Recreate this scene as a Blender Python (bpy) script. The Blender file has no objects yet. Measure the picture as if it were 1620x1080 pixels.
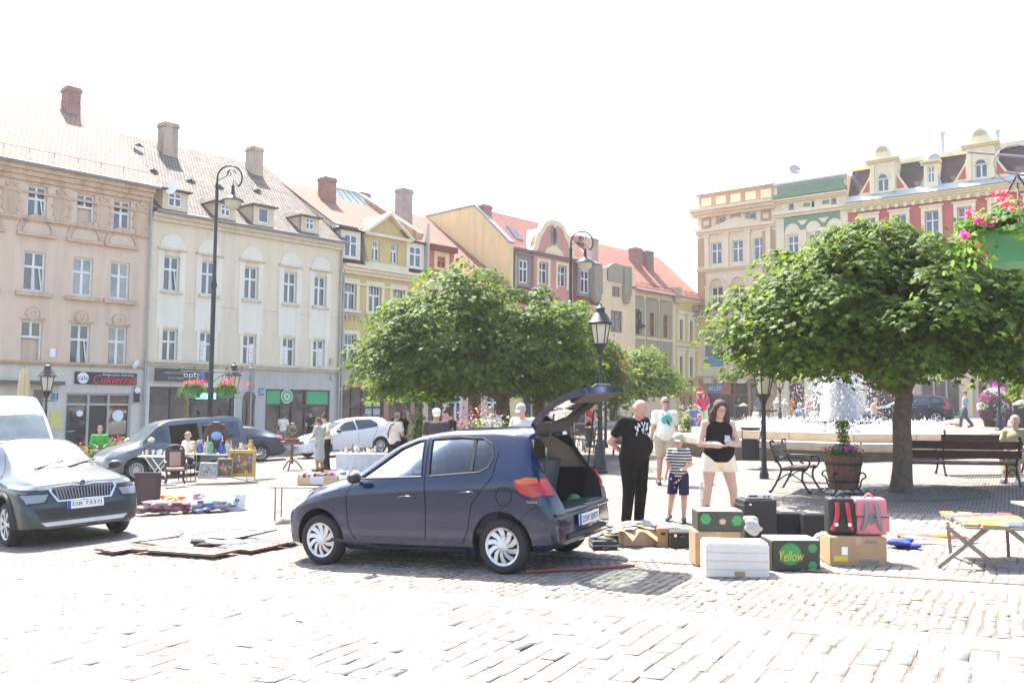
import bpy, bmesh, math, random
import numpy as np
from mathutils import Vector, Matrix
from mathutils.bvhtree import BVHTree
from mathutils.geometry import tessellate_polygon
random.seed(7); RNG=np.random.default_rng(11)
S=bpy.context.scene; COL=S.collection
# ---------------------------------------------------------------- camera
F=1450.0; CH=1.75; PITCH=math.atan(98/1450); ROLL=math.radians(.6)
_fw=Vector((0,math.cos(PITCH),math.sin(PITCH))); _r0=Vector((1,0,0)); _u0=Vector((0,-math.sin(PITCH),math.cos(PITCH)))
_rt=_r0*math.cos(ROLL)+_u0*math.sin(ROLL); _up=_u0*math.cos(ROLL)-_r0*math.sin(ROLL)
EYE=Vector((0,0,CH))
cam=bpy.data.cameras.new('camera'); co=bpy.data.objects.new('camera',cam); COL.objects.link(co)
m=Matrix((( _rt.x,_up.x,-_fw.x),(_rt.y,_up.y,-_fw.y),(_rt.z,_up.z,-_fw.z))).to_4x4(); m.translation=EYE
co.matrix_world=m; cam.sensor_width=36; cam.lens=36*F/1620; cam.clip_start=.1; cam.clip_end=2000
S.camera=co
# ---------------------------------------------------------------- light
SUNV=Vector((-.30,.56,1)).normalized()      # towards the sun: behind the houses, high
w=bpy.data.worlds.new('World'); S.world=w; w.use_nodes=True
nt=w.node_tree; bg=nt.nodes['Background']; sk=nt.nodes.new('ShaderNodeTexSky')
sk.sky_type='NISHITA'; sk.sun_disc=False
sk.sun_elevation=math.asin(SUNV.z); sk.sun_rotation=math.atan2(SUNV.x,SUNV.y)
sk.air_density=1.0; sk.dust_density=2.5; sk.ozone_density=1.0
nt.links.new(sk.outputs[0],bg.inputs[0]); bg.inputs[1].default_value=.15
sl=bpy.data.lights.new('sun','SUN'); sl.energy=5.0; sl.angle=math.radians(.53); sl.color=(1,.955,.89)
so=bpy.data.objects.new('sun',sl); COL.objects.link(so)
so.rotation_euler=(-SUNV).to_track_quat('-Z','Y').to_euler()
S.view_settings.view_transform='Standard'; S.view_settings.look='None'
S.view_settings.exposure=1.9; S.view_settings.gamma=1; S.view_settings.use_curve_mapping=False
S.cycles.max_bounces=6; S.cycles.volume_bounces=4; S.cycles.transparent_max_bounces=8
# ---------------------------------------------------------------- geometry of the place
def g(x):
    x=max(-34.,min(48.,x))
    return .0495*x-.0135*(math.sqrt(x*x+2.25)-1.5)
def ray(px,py): return _fw+_rt*((px-810)/F)+_up*((540-py)/F)
def gpt(px,py):
    r=ray(px,py); z=0
    for _ in range(40):
        t=(z-CH)/r.z; z=g(r.x*t)
    return Vector((r.x*t,r.y*t,z))
def atY(px,py,Y):
    r=ray(px,py); return EYE+r*(Y/r.y)
def gnd(x,y,dz=0): return Vector((x,y,g(x)+dz))
# ---------------------------------------------------------------- materials
def lin(c): return tuple((v/255/12.92 if v/255<=.04045 else ((v/255+.055)/1.055)**2.4) for v in c)
MATS={}
def mat(name,col,rough=.7,metal=0,var=.08,scale=4.0,bump=0,bscale=30,spec=.5,coat=0,emit=None,alpha=1,trans=0,ior=1.45,grime=0):
    """col: linear rgb or sRGB ints"""
    if name in MATS: return MATS[name]
    if max(col)>1.5: col=lin(col)
    m=bpy.data.materials.new(name); m.use_nodes=True; n=m.node_tree.nodes; L=m.node_tree.links
    b=n['Principled BSDF']; b.inputs['Roughness'].default_value=rough; b.inputs['Metallic'].default_value=metal
    b.inputs['Specular IOR Level'].default_value=spec; b.inputs['Coat Weight'].default_value=coat; b.inputs['Coat Roughness'].default_value=.03
    b.inputs['IOR'].default_value=ior; b.inputs['Transmission Weight'].default_value=trans; b.inputs['Alpha'].default_value=alpha
    b.inputs['Base Color'].default_value=(*col,1)
    if emit: b.inputs['Emission Color'].default_value=(*emit[:3],1); b.inputs['Emission Strength'].default_value=emit[3]
    tc=n.new('ShaderNodeTexCoord')
    if var or grime:
        no=n.new('ShaderNodeTexNoise'); no.inputs['Scale'].default_value=scale; no.inputs['Detail'].default_value=6; no.inputs['Roughness'].default_value=.65
        L.new(tc.outputs['Object'],no.inputs['Vector'])
        r=n.new('ShaderNodeValToRGB'); r.color_ramp.elements[0].position=.3; r.color_ramp.elements[1].position=.7
        lo=1-var-grime; hi=1+var
        r.color_ramp.elements[0].color=(*[min(1,c*lo) for c in col],1); r.color_ramp.elements[1].color=(*[min(1,c*hi) for c in col],1)
        L.new(no.outputs['Fac'],r.inputs['Fac']); L.new(r.outputs[0],b.inputs['Base Color'])
    if bump:
        n2=n.new('ShaderNodeTexNoise'); n2.inputs['Scale'].default_value=bscale; n2.inputs['Detail'].default_value=4
        L.new(tc.outputs['Object'],n2.inputs['Vector'])
        bp=n.new('ShaderNodeBump'); bp.inputs['Strength'].default_value=bump; bp.inputs['Distance'].default_value=.02
        L.new(n2.outputs['Fac'],bp.inputs['Height']); L.new(bp.outputs[0],b.inputs['Normal'])
    MATS[name]=m; return m
def W(c,k=1.25):  # base colour of a shaded wall that shows as sRGB c in the photo
    L=lin(c); y=.3*L[0]+.6*L[1]+.1*L[2]
    return tuple(min(.85,(v*.88+y*.12)/k*q) for v,q in zip(L,(1.06,1.0,.87)))
def wallmat(name,c,grime=.10,k=1.25):
    """plaster: large soft blotches, vertical streaks, fine bump"""
    if name in MATS: return MATS[name]
    col=W(c,k); m=mat(name,col,rough=.9,var=.035,scale=1.2,bump=.25,bscale=40,spec=.2)
    n=m.node_tree.nodes; L=m.node_tree.links; b=n['Principled BSDF']
    tc=[x for x in n if x.type=='TEX_COORD'][0]
    mp=n.new('ShaderNodeMapping'); mp.inputs['Scale'].default_value=(2.2,2.2,.22); L.new(tc.outputs['Object'],mp.inputs[0])
    no=n.new('ShaderNodeTexNoise'); no.inputs['Scale'].default_value=1.1; no.inputs['Detail'].default_value=8; no.inputs['Roughness'].default_value=.7; L.new(mp.outputs[0],no.inputs['Vector'])
    r=n.new('ShaderNodeValToRGB'); r.color_ramp.elements[0].position=.28; r.color_ramp.elements[0].color=(1-grime*1.6,1-grime*1.8,1-grime*2.1,1)
    r.color_ramp.elements[1].position=.55; r.color_ramp.elements[1].color=(1,1,1,1); L.new(no.outputs['Fac'],r.inputs['Fac'])
    mx=n.new('ShaderNodeMix'); mx.data_type='RGBA'; mx.blend_type='MULTIPLY'; mx.inputs[0].default_value=1
    old=b.inputs['Base Color'].links[0].from_socket
    L.new(old,mx.inputs[6]); L.new(r.outputs[0],mx.inputs[7]); L.new(mx.outputs[2],b.inputs['Base Color'])
    return m
def uvbrick(name,c1,c2,cm,bw,rh,ms=.01,bump=.6,rough=.85,offset=.5,smooth=.1,vary=.0,distort=0,dist=.02):
    if name in MATS: return MATS[name]
    m=bpy.data.materials.new(name); m.use_nodes=True; n=m.node_tree.nodes; L=m.node_tree.links; b=n['Principled BSDF']
    b.inputs['Roughness'].default_value=rough; b.inputs['Specular IOR Level'].default_value=.25
    uv=n.new('ShaderNodeUVMap'); vec=uv.outputs[0]
    if distort:
        no=n.new('ShaderNodeTexNoise'); no.inputs['Scale'].default_value=3; L.new(vec,no.inputs['Vector'])
        sc=n.new('ShaderNodeVectorMath'); sc.operation='SCALE'; sc.inputs['Scale'].default_value=distort; L.new(no.outputs['Color'],sc.inputs[0])
        ad=n.new('ShaderNodeVectorMath'); L.new(vec,ad.inputs[0]); L.new(sc.outputs[0],ad.inputs[1]); vec=ad.outputs[0]
    t=n.new('ShaderNodeTexBrick'); t.offset=offset; t.inputs['Scale'].default_value=1
    t.inputs['Brick Width'].default_value=bw; t.inputs['Row Height'].default_value=rh; t.inputs['Mortar Size'].default_value=ms; t.inputs['Mortar Smooth'].default_value=smooth
    t.inputs['Color1'].default_value=(*c1,1); t.inputs['Color2'].default_value=(*c2,1); t.inputs['Mortar'].default_value=(*cm,1)
    L.new(vec,t.inputs['Vector'])
    no=n.new('ShaderNodeTexNoise'); no.inputs['Scale'].default_value=.9; no.inputs['Detail'].default_value=8; no.inputs['Roughness'].default_value=.7; L.new(uv.outputs[0],no.inputs['Vector'])
    r=n.new('ShaderNodeValToRGB'); r.color_ramp.elements[0].position=.3; r.color_ramp.elements[1].position=.65
    r.color_ramp.elements[0].color=(1-vary,1-vary,1-vary,1); r.color_ramp.elements[1].color=(1,1,1,1); L.new(no.outputs['Fac'],r.inputs[0])
    mx=n.new('ShaderNodeMix'); mx.data_type='RGBA'; mx.blend_type='MULTIPLY'; mx.inputs[0].default_value=1
    L.new(t.outputs['Color'],mx.inputs[6]); L.new(r.outputs[0],mx.inputs[7]); L.new(mx.outputs[2],b.inputs['Base Color'])
    bp=n.new('ShaderNodeBump'); bp.inputs['Strength'].default_value=bump; bp.inputs['Distance'].default_value=dist; bp.invert=True
    L.new(t.outputs['Fac'],bp.inputs['Height']); L.new(bp.outputs[0],b.inputs['Normal'])
    MATS[name]=m; return m
def island(name,cols,rough=.6,trans=0,spec=.3):
    """every loose piece of the mesh takes its own tint"""
    if name in MATS: return MATS[name]
    m=bpy.data.materials.new(name); m.use_nodes=True; n=m.node_tree.nodes; L=m.node_tree.links; b=n['Principled BSDF']
    b.inputs['Roughness'].default_value=rough; b.inputs['Specular IOR Level'].default_value=spec
    ge=n.new('ShaderNodeNewGeometry'); r=n.new('ShaderNodeValToRGB'); r.color_ramp.interpolation='LINEAR' if trans else 'CONSTANT'
    cr=r.color_ramp; k=len(cols)
    cols=[lin(c) if max(c)>1.5 else c for c in cols]
    while len(cr.elements)<k: cr.elements.new(.5)
    for i,c in enumerate(cols): cr.elements[i].position=i/k; cr.elements[i].color=(*c,1)
    L.new(ge.outputs['Random Per Island'],r.inputs[0]); L.new(r.outputs[0],b.inputs['Base Color'])
    if trans:
        t=n.new('ShaderNodeBsdfTranslucent'); mx=n.new('ShaderNodeMixShader'); mx.inputs[0].default_value=trans
        hs=n.new('ShaderNodeHueSaturation'); hs.inputs['Value'].default_value=1.5; hs.inputs['Hue'].default_value=.48; hs.inputs['Saturation'].default_value=1.1
        L.new(r.outputs[0],hs.inputs['Color']); L.new(hs.outputs[0],t.inputs[0])
        out=n['Material Output']; L.new(b.outputs[0],mx.inputs[1]); L.new(t.outputs[0],mx.inputs[2]); L.new(mx.outputs[0],out.inputs[0])
    MATS[name]=m; return m
# ---------------------------------------------------------------- mesh builder
def link(o,parent=None):
    COL.objects.link(o)
    if parent is not None: o.parent=parent
    return o
def tag(o,label=None,cat=None,group=None,kind=None):
    if label: o['label']=label
    if cat: o['category']=cat
    if group: o['group']=group
    if kind: o['kind']=kind
    return o
def empty(name,loc=(0,0,0),rz=0,label=None,cat=None,group=None,parent=None,s=1):
    o=bpy.data.objects.new(name,None); o.empty_display_size=.2; link(o,parent)
    o.location=loc; o.rotation_euler=(0,0,rz); o.scale=(s,s,s)
    return tag(o,label,cat,group)
def rotz(a): return Matrix.Rotation(a,4,'Z')
class MB:
    def __init__(s,M=None): s.v=[]; s.f=[]; s.mi=[]; s.mats=[]; s.M=M
    def add(s,vs,fs,m):
        if m not in s.mats: s.mats.append(m)
        k=s.mats.index(m); b=len(s.v)
        if s.M is not None: vs=[s.M@Vector(v) for v in vs]
        s.v.extend(tuple(v) for v in vs)
        for f in fs: s.f.append(tuple(i+b for i in f)); s.mi.append(k)
        return s
    def box(s,c,d,m,rz=0,R=None):
        x,y,z=d[0]/2,d[1]/2,d[2]/2
        vs=[Vector((a*x,b*y,e*z)) for a in(-1,1) for b in(-1,1) for e in(-1,1)]
        if rz: R=Matrix.Rotation(rz,3,'Z')
        if R is not None: vs=[R@v for v in vs]
        c=Vector(c); vs=[v+c for v in vs]
        return s.add(vs,[(0,1,3,2),(4,6,7,5),(0,4,5,1),(2,3,7,6),(0,2,6,4),(1,5,7,3)],m)
    def bar(s,a,b,w,h,m):   # rectangular bar from a to b
        a,b=Vector(a),Vector(b); d=(b-a); L=d.length; d.normalize()
        up=Vector((0,0,1)) if abs(d.z)<.95 else Vector((0,1,0)); x=d.cross(up).normalized(); y=x.cross(d)
        R=Matrix((( x.x,d.x,y.x),(x.y,d.y,y.y),(x.z,d.z,y.z)))
        return s.box((a+b)/2,(w,L,h),m,R=R)
    def tube(s,pts,r,m,n=8,cap=True):
        pts=[Vector(p) for p in pts]; k=len(pts); r=r if isinstance(r,(list,tuple)) else [r]*k
        T=[(pts[min(i+1,k-1)]-pts[max(i-1,0)]).normalized() for i in range(k)]
        a=T[0].orthogonal().normalized(); vs=[]; fs=[]
        for i in range(k):
            a=(a-T[i]*a.dot(T[i])); a=a.normalized() if a.length>1e-6 else T[i].orthogonal().normalized()
            b=T[i].cross(a)
            for j in range(n):
                t=2*math.pi*j/n; vs.append(pts[i]+(a*math.cos(t)+b*math.sin(t))*r[i])
        for i in range(k-1):
            for j in range(n):
                j2=(j+1)%n; fs.append((i*n+j,i*n+j2,(i+1)*n+j2,(i+1)*n+j))
        if cap: fs.append(tuple(range(n-1,-1,-1))); fs.append(tuple((k-1)*n+j for j in range(n)))
        return s.add(vs,fs,m)
    def lathe(s,prof,m,n=16,at=(0,0,0),rot0=0,cap=True):
        vs=[];fs=[];k=len(prof);at=Vector(at)
        for (r,z) in prof:
            for j in range(n):
                t=rot0+2*math.pi*j/n; vs.append(at+Vector((r*math.cos(t),r*math.sin(t),z)))
        for i in range(k-1):
            for j in range(n):
                j2=(j+1)%n; fs.append((i*n+j,i*n+j2,(i+1)*n+j2,(i+1)*n+j))
        if cap: fs.append(tuple(range(n-1,-1,-1))); fs.append(tuple((k-1)*n+j for j in range(n)))
        return s.add(vs,fs,m)
    def ball(s,c,r,m,n=8,k=6,sc=(1,1,1)):
        vs=[];fs=[];c=Vector(c)
        for i in range(1,k):
            a=math.pi*i/k
            for j in range(n):
                t=2*math.pi*j/n; vs.append(c+Vector((r*sc[0]*math.sin(a)*math.cos(t),r*sc[1]*math.sin(a)*math.sin(t),r*sc[2]*math.cos(a))))
        for i in range(k-2):
            for j in range(n):
                j2=(j+1)%n; fs.append((i*n+j,(i+1)*n+j,(i+1)*n+j2,i*n+j2))
        a=len(vs); vs.append(c+Vector((0,0,r*sc[2]))); vs.append(c-Vector((0,0,r*sc[2])))
        for j in range(n):
            j2=(j+1)%n; fs.append((a,j,j2)); fs.append((a+1,(k-2)*n+j2,(k-2)*n+j))
        return s.add(vs,fs,m)
    def prism(s,poly,o,ex,ey,ez,m):   # polygon in (ex,ey) at o, extruded by vector ez
        o,ex,ey,ez=Vector(o),Vector(ex),Vector(ey),Vector(ez); k=len(poly)
        A=[o+ex*p[0]+ey*p[1] for p in poly]; B=[a+ez for a in A]
        tris=tessellate_polygon([[Vector((p[0],p[1],0)) for p in poly]])
        fs=[tuple(t) for t in tris]+[tuple(k+i for i in reversed(t)) for t in tris]
        fs+=[(i,(i+1)%k,k+(i+1)%k,k+i) for i in range(k)]
        return s.add(A+B,fs,m)
    def quad(s,a,b,c,d,m): return s.add([a,b,c,d],[(0,1,2,3)],m)
    def build(s,name,parent=None,smooth=None,bevel=0,bseg=1,uv=False,**kw):
        me=bpy.data.meshes.new(name); me.from_pydata(s.v,[],s.f)
        for m in s.mats: me.materials.append(m)
        me.polygons.foreach_set('material_index',s.mi)
        bm=bmesh.new(); bm.from_mesh(me); bmesh.ops.recalc_face_normals(bm,faces=bm.faces)
        if bevel: bmesh.ops.bevel(bm,geom=bm.edges[:],offset=bevel,segments=bseg,affect='EDGES',profile=.7,clamp_overlap=True)
        if uv:
            la=bm.loops.layers.uv.new('UVMap')
            for f in bm.faces:
                nn=f.normal; t=Vector((0,0,1)).cross(nn); t=t.normalized() if t.length>.05 else Vector((1,0,0)); b=nn.cross(t)
                for l in f.loops: l[la].uv=(l.vert.co.dot(t),l.vert.co.dot(b))
        bm.to_mesh(me); bm.free()
        if smooth is not None:
            me.polygons.foreach_set('use_smooth',[True]*len(me.polygons))
            if smooth<180: me.set_sharp_from_angle(angle=math.radians(smooth))
        o=bpy.data.objects.new(name,me); link(o,parent); return tag(o,**kw)
def npmesh(name,V,Fa,mats,parent=None,mi=None,smooth=False,**kw):
    """fast mesh from numpy: Fa (n,k)"""
    me=bpy.data.meshes.new(name); k=Fa.shape[1]; n=len(Fa)
    me.vertices.add(len(V)); me.vertices.foreach_set('co',V.astype(np.float32).ravel())
    me.loops.add(n*k); me.loops.foreach_set('vertex_index',Fa.astype(np.int32).ravel())
    me.polygons.add(n); me.polygons.foreach_set('loop_start',np.arange(0,n*k,k,dtype=np.int32))
    for m in mats: me.materials.append(m)
    if mi is not None: me.polygons.foreach_set('material_index',mi.astype(np.int32))
    if smooth: me.polygons.foreach_set('use_smooth',[True]*n)
    me.update(calc_edges=True); me.validate()
    o=bpy.data.objects.new(name,me); link(o,parent); return tag(o,**kw)
_FONTC={}
def textmesh(txt,size=1,shear=0,ext=.004,space=1):
    key=(txt,shear,space)
    if key not in _FONTC:
        c=bpy.data.curves.new('t','FONT'); c.body=txt; c.size=1; c.shear=shear; c.align_x='CENTER'; c.align_y='CENTER'; c.resolution_u=3; c.space_character=space
        o=bpy.data.objects.new('t',c); COL.objects.link(o); dg=bpy.context.evaluated_depsgraph_get(); me=bpy.data.meshes.new_from_object(o.evaluated_get(dg))
        _FONTC[key]=([v.co.copy() for v in me.vertices],[tuple(p.vertices) for p in me.polygons])
        bpy.data.objects.remove(o); bpy.data.curves.remove(c); bpy.data.meshes.remove(me)
    return _FONTC[key]
def lettering(mb,txt,o,ex,ez,m,width=None,height=None,shear=0,space=1):
    """flat letters centred at o in the plane (ex,ez)"""
    vs,fs=textmesh(txt,shear=shear,space=space)
    if not vs: return
    x0=min(v.x for v in vs);x1=max(v.x for v in vs);y0=min(v.y for v in vs);y1=max(v.y for v in vs)
    sx=width/(x1-x0) if width else None; sy=height/(y1-y0) if height else None
    sx=sx or sy; sy=sy or sx; o,ex,ez=Vector(o),Vector(ex),Vector(ez)
    mb.add([o+ex*((v.x-(x0+x1)/2)*sx)+ez*((v.y-(y0+y1)/2)*sy) for v in vs],fs,m)
def cr(pts,k=4,closed=False):
    """catmull-rom through points"""
    P=[Vector(p) for p in pts]; n=len(P); out=[]
    for i in range(n-1):
        p0=P[max(i-1,0)];p1=P[i];p2=P[i+1];p3=P[min(i+2,n-1)]
        for j in range(k):
            t=j/k; out.append(.5*((2*p1)+(-p0+p2)*t+(2*p0-5*p1+4*p2-p3)*t*t+(-p0+3*p1-3*p2+p3)*t**3))
    out.append(P[-1]); return out
# ================================================================ ground
A28=math.radians(28.6); E1=Vector((math.cos(A28),-math.sin(A28),0)); E2=Vector((math.sin(A28),math.cos(A28),0))
def sheet(name,xs,ys,dz,m,T=None,**kw):
    V=[];nx=len(xs);ny=len(ys)
    for y in ys:
        for x in xs:
            p=Vector((x,y,0)) if T is None else T(x,y)
            V.append((p.x,p.y,g(p.x)+dz))
    Fs=[(j*nx+i,j*nx+i+1,(j+1)*nx+i+1,(j+1)*nx+i) for j in range(ny-1) for i in range(nx-1)]
    me=bpy.data.meshes.new(name); me.from_pydata(V,[],Fs); me.materials.append(m)
    la=me.uv_layers.new(name='UVMap')
    for l in me.loops:
        v=V[l.vertex_index]; p=Vector((v[0],v[1],0)); la.data[l.index].uv=(p.dot(E1),p.dot(E2))
    o=bpy.data.objects.new(name,me); link(o); o['kind']='structure'; return o
mcob=uvbrick('cobbles',(.27,.235,.205),(.19,.165,.145),(.045,.037,.03),.11,.10,.010,bump=.9,distort=.05,vary=.25,rough=.8,smooth=.3)
xs=[-600,-300,-120,-60]+list(np.arange(-34,48.5,1.0))+[70,130,300,600]
ys=[-60,-30,-10]+list(np.arange(0,90,5.0))+[110,150,300,700]
sheet('cobbled_square',xs,ys,0,mcob)
TE=lambda a,b:E1*a+E2*b
mslab=uvbrick('light_slabs',(.36,.32,.285),(.31,.28,.25),(.12,.10,.09),1.1,.5,.008,bump=.3,vary=.12,rough=.75)
sheet('slab_band',list(np.arange(-14,5,.5)),[7.045,7.38],.006,mslab,TE)
sheet('slab_band',list(np.arange(-3.2,4.2,.4)),[9.04,9.44],.006,mslab,lambda a,b:E1*a+E2*(b+.02*(a-1)))
mjnt=mat('joint_sand',(.11,.09,.07),rough=1,var=.3,scale=9)
sheet('joint_bed',list(np.arange(-11.5,4.8,.5)),[3.5,7.05],.004,mjnt,TE); sheet('joint_bed',list(np.arange(-11.6,4.1,.5)),[7.37,9.04],.004,mjnt,TE); sheet('joint_bed',list(np.arange(-9.1,4.1,.5)),[9.48,14.52],.004,mjnt,TE)
def setts(name,a0,a1,b0,b1,wa,wb,dz,cols,jit,gap,skip=None):
    na=int((a1-a0)/wa); V=[];Q=[]
    R=np.random.default_rng(5)
    for i in range(na):
        a=a0+i*wa; b=b0-R.random()*wb
        while b<b1:
            L=wb*(.75+.5*R.random()); bb=max(b,b0); be=min(b+L,b1)
            if be-bb>.35*wb and (skip is None or not skip(a,bb)):
                gp=gap*(.6+.9*R.random()); h=dz+R.normal(0,jit); tx,ty=R.normal(0,.007,2); ins=min(.007,wa*.07)
                cx,cy=a+wa/2,(bb+be)/2; hx,hy=wa/2-gp/2,(be-bb)/2-gp*.62
                k=len(V); j=lambda: R.normal(0,gap*.28)
                wob=.016*math.sin(b*3.1+i*.7)+.008*math.sin(b*9+i)
                for (sx,sy) in ((-1,-1),(1,-1),(1,1),(-1,1)):
                    p=E1*(cx+wob+sx*hx+j())+E2*(cy+sy*hy+j()); V.append((p.x,p.y,g(p.x)+.005))
                for (sx,sy) in ((-1,-1),(1,-1),(1,1),(-1,1)):
                    x_,y_=sx*(hx-ins),sy*(hy-ins); p=E1*(cx+wob+x_+j())+E2*(cy+y_+j()); V.append((p.x,p.y,g(p.x)+h+x_*tx+y_*ty))
                Q+=[(k+4,k+5,k+6,k+7)]+[(k+q,k+(q+1)%4,k+4+(q+1)%4,k+4+q) for q in range(4)]
            b+=L
    mm=island(name+'_stone',cols,rough=.75)
    return npmesh(name,np.array(V),np.array(Q),[mm],kind='structure')
st=[(.27,.23,.20),(.22,.195,.175),(.30,.265,.235),(.25,.21,.175),(.19,.17,.155),(.28,.25,.225)]
setts('large_setts',-11,4.6,3.6,7.04,.165,.205,.0115,st,.0015,.0125)
setts('small_cobbles',-11.5,3.9,7.385,9.03,.088,.095,.010,[(.24,.20,.165),(.20,.17,.145),(.27,.235,.195),(.22,.185,.15)],.002,.013)
setts('middle_cobbles',-9,3.9,9.5,14.5,.105,.115,.010,[(.26,.225,.19),(.21,.185,.16),(.29,.255,.215),(.23,.205,.175)],.002,.011)
# tidy soil colour showing in the joints
# ================================================================ facades
class Facade:
    def __init__(s,ax,Y,vx):
        P=atY(ax,600,Y); s.o=Vector((P.x,P.y,0)); d=ray(vx,638+.0105*(vx-810)); d=Vector((d.x,d.y,0)).normalized()
        if d.x<0: d=-d
        s.u=d; s.n=Vector((d.y,-d.x,0))
    def hit(s,px,py,d=0):
        r=ray(px,py); o=s.o+s.n*d; t=(o-EYE).dot(s.n)/r.dot(s.n); P=EYE+r*t; return (P-s.o).dot(s.u),P.z
    def uhit(s,u,px,py):
        r=ray(px,py); o=s.o+s.u*u; t=(o-EYE).dot(s.u)/r.dot(s.u); P=EYE+r*t; return (P-s.o).dot(s.n),P.z
    def P(s,u,z,d=0): return s.o+s.u*u+s.n*d+Vector((0,0,z))
    def rect(s,x0,x1,y0,y1,d=0):
        xm,ym=(x0+x1)/2,(y0+y1)/2
        return [s.hit(x0,ym,d)[0],s.hit(x1,ym,d)[0],s.hit(xm,y1,d)[1],s.hit(xm,y0,d)[1]]
    def gz(s,u): p=s.o+s.u*u; return g(p.x)
LR=Facade(400,46,2100); RR=Facade(1150,77,-900)
def fbox(mb,fc,u0,u1,z0,z1,d0,d1,m):
    vs=[fc.P(u,z,d) for u in(u0,u1) for z in(z0,z1) for d in(d0,d1)]
    mb.add(vs,[(0,1,3,2),(4,6,7,5),(0,4,5,1),(2,3,7,6),(0,2,6,4),(1,5,7,3)],m)
def row_even(rects):
    """one sill and one head height, one width, for all windows of a storey"""
    z0=sum(r[2] for r in rects)/len(rects); z1=sum(r[3] for r in rects)/len(rects); w=sum(r[1]-r[0] for r in rects)/len(rects)
    return [[(r[0]+r[1])/2-w/2,(r[0]+r[1])/2+w/2,z0,z1] for r in rects]
def wall(mb,fc,u0,u1,z0,z1,holes,m,depth=.24,d=0,mr=None):
    us=sorted({u0,u1,*[h[0] for h in holes],*[h[1] for h in holes]}); zs=sorted({z0,z1,*[h[2] for h in holes],*[h[3] for h in holes]})
    us=[u for u in us if u0-1e-6<=u<=u1+1e-6]; zs=[z for z in zs if z0-1e-6<=z<=z1+1e-6]
    for i in range(len(us)-1):
        run=None
        for j in range(len(zs)-1):
            um,zm=(us[i]+us[i+1])/2,(zs[j]+zs[j+1])/2
            inh=any(h[0]<um<h[1] and h[2]<zm<h[3] for h in holes)
            if not inh:
                mb.quad(fc.P(us[i],zs[j],d),fc.P(us[i+1],zs[j],d),fc.P(us[i+1],zs[j+1],d),fc.P(us[i],zs[j+1],d),m)
    for h in holes:
        a,b,c,e=h; mm=mr or m
        for (p,q) in (((a,c),(a,e)),((a,e),(b,e)),((b,e),(b,c)),((b,c),(a,c))):
            mb.quad(fc.P(p[0],p[1],d),fc.P(q[0],q[1],d),fc.P(q[0],q[1],d-depth),fc.P(p[0],p[1],d-depth),mm)
mframe=mat('white_window_frame',(.74,.74,.72),rough=.45,var=.03)
mbrownf=mat('brown_window_frame',W((140,95,75)),rough=.5)
mgreyf=mat('grey_window_frame',W((190,188,190)),rough=.5)
def glassm(name,c,ior=1.75,r=.03): return mat(name,c,rough=r,var=.5,scale=.9,spec=.5,ior=ior)
gdark=glassm('window_glass_dark',(.035,.04,.05)); gcur=glassm('window_glass_curtain',(.22,.21,.20)); gbrn=glassm('window_glass_room',(.06,.05,.045))
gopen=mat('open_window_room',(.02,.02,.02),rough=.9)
PANES=[gdark,gdark,gbrn,gcur]
def window(fc,par,r,kind='cross',fm=None,pane=None,d=0,depth=.16,sill=None,fw=.075):
    fm=fm or mframe; a,b,c,e=r; w=b-a; h=e-c; mb=MB(); D0,D1=d-depth-.05,d-depth+.02
    fbox(mb,fc,a,a+fw,c,e,D0,D1,fm); fbox(mb,fc,b-fw,b,c,e,D0,D1,fm); fbox(mb,fc,a+fw,b-fw,c,c+fw,D0,D1,fm); fbox(mb,fc,a+fw,b-fw,e-fw,e,D0,D1,fm)
    um=(a+b)/2; zt=c+h*(.62 if kind!='plain' else .5); D2=D1-.012
    if kind in('cross','cross3','open','tilt'):
        fbox(mb,fc,a+fw,b-fw,zt-.045,zt+.045,D0,D1+.012,fm)
        if kind!='open': fbox(mb,fc,um-.055,um+.055,c+fw,zt-.045,D0,D2,fm)
        n=2 if kind!='cross3' else 4
        for i in range(1,n): x=a+w*i/n; q=.045 if n==2 else .02; fbox(mb,fc,x-q,x+q,zt+.045,e-fw,D0,D2,fm)
    elif kind=='two': fbox(mb,fc,um-.05,um+.05,c+fw,e-fw,D0,D2,fm)
    elif kind=='grid':
        fbox(mb,fc,um-.04,um+.04,c+fw,e-fw,D0,D2,fm); fbox(mb,fc,a+fw,b-fw,zt-.04,zt+.04,D0,D1+.01,fm)
    o=mb.build('window',par)
    pm=pane or random.choice(PANES)
    q=MB()
    if kind=='open':
        q.quad(fc.P(a,zt,D0+.03),fc.P(b,zt,D0+.03),fc.P(b,e,D0+.03),fc.P(a,e,D0+.03),pm); q.build('pane',o)
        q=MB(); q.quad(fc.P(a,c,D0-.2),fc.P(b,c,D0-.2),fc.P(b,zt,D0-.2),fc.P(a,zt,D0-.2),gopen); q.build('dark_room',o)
    else:
        q.quad(fc.P(a,c,D0+.03),fc.P(b,c,D0+.03),fc.P(b,e,D0+.03),fc.P(a,e,D0+.03),pm); q.build('pane',o)
    if kind=='tilt':   # one casement tipped inwards at the top: a slanting white stile
        q=MB(); q.bar(fc.P(b-fw-.02,c+fw,D1+.02),fc.P(b-fw-.14,zt-.05,D1+.02),.05,.04,fm); q.bar(fc.P(um+.05,c+fw,D1+.02),fc.P(um+.0,zt-.05,D1+.02),.05,.04,fm); q.build('casement',o)
    if sill:
        q=MB(); fbox(q,fc,a-.14,b+.14,c-.13,c-.003,d-.05,d+.16,sill); q.build('sill',o)
    return o
def slab(mb,a,b,c,d,th,m):
    a,b,c,d=map(Vector,(a,b,c,d)); n=(b-a).cross(d-a).normalized()
    if n.z<0: n=-n
    mb.add([a,b,c,d]+[p-n*th for p in (a,b,c,d)],[(0,1,2,3),(7,6,5,4),(0,4,5,1),(1,5,6,2),(2,6,7,3),(3,7,4,0)],m)
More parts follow.
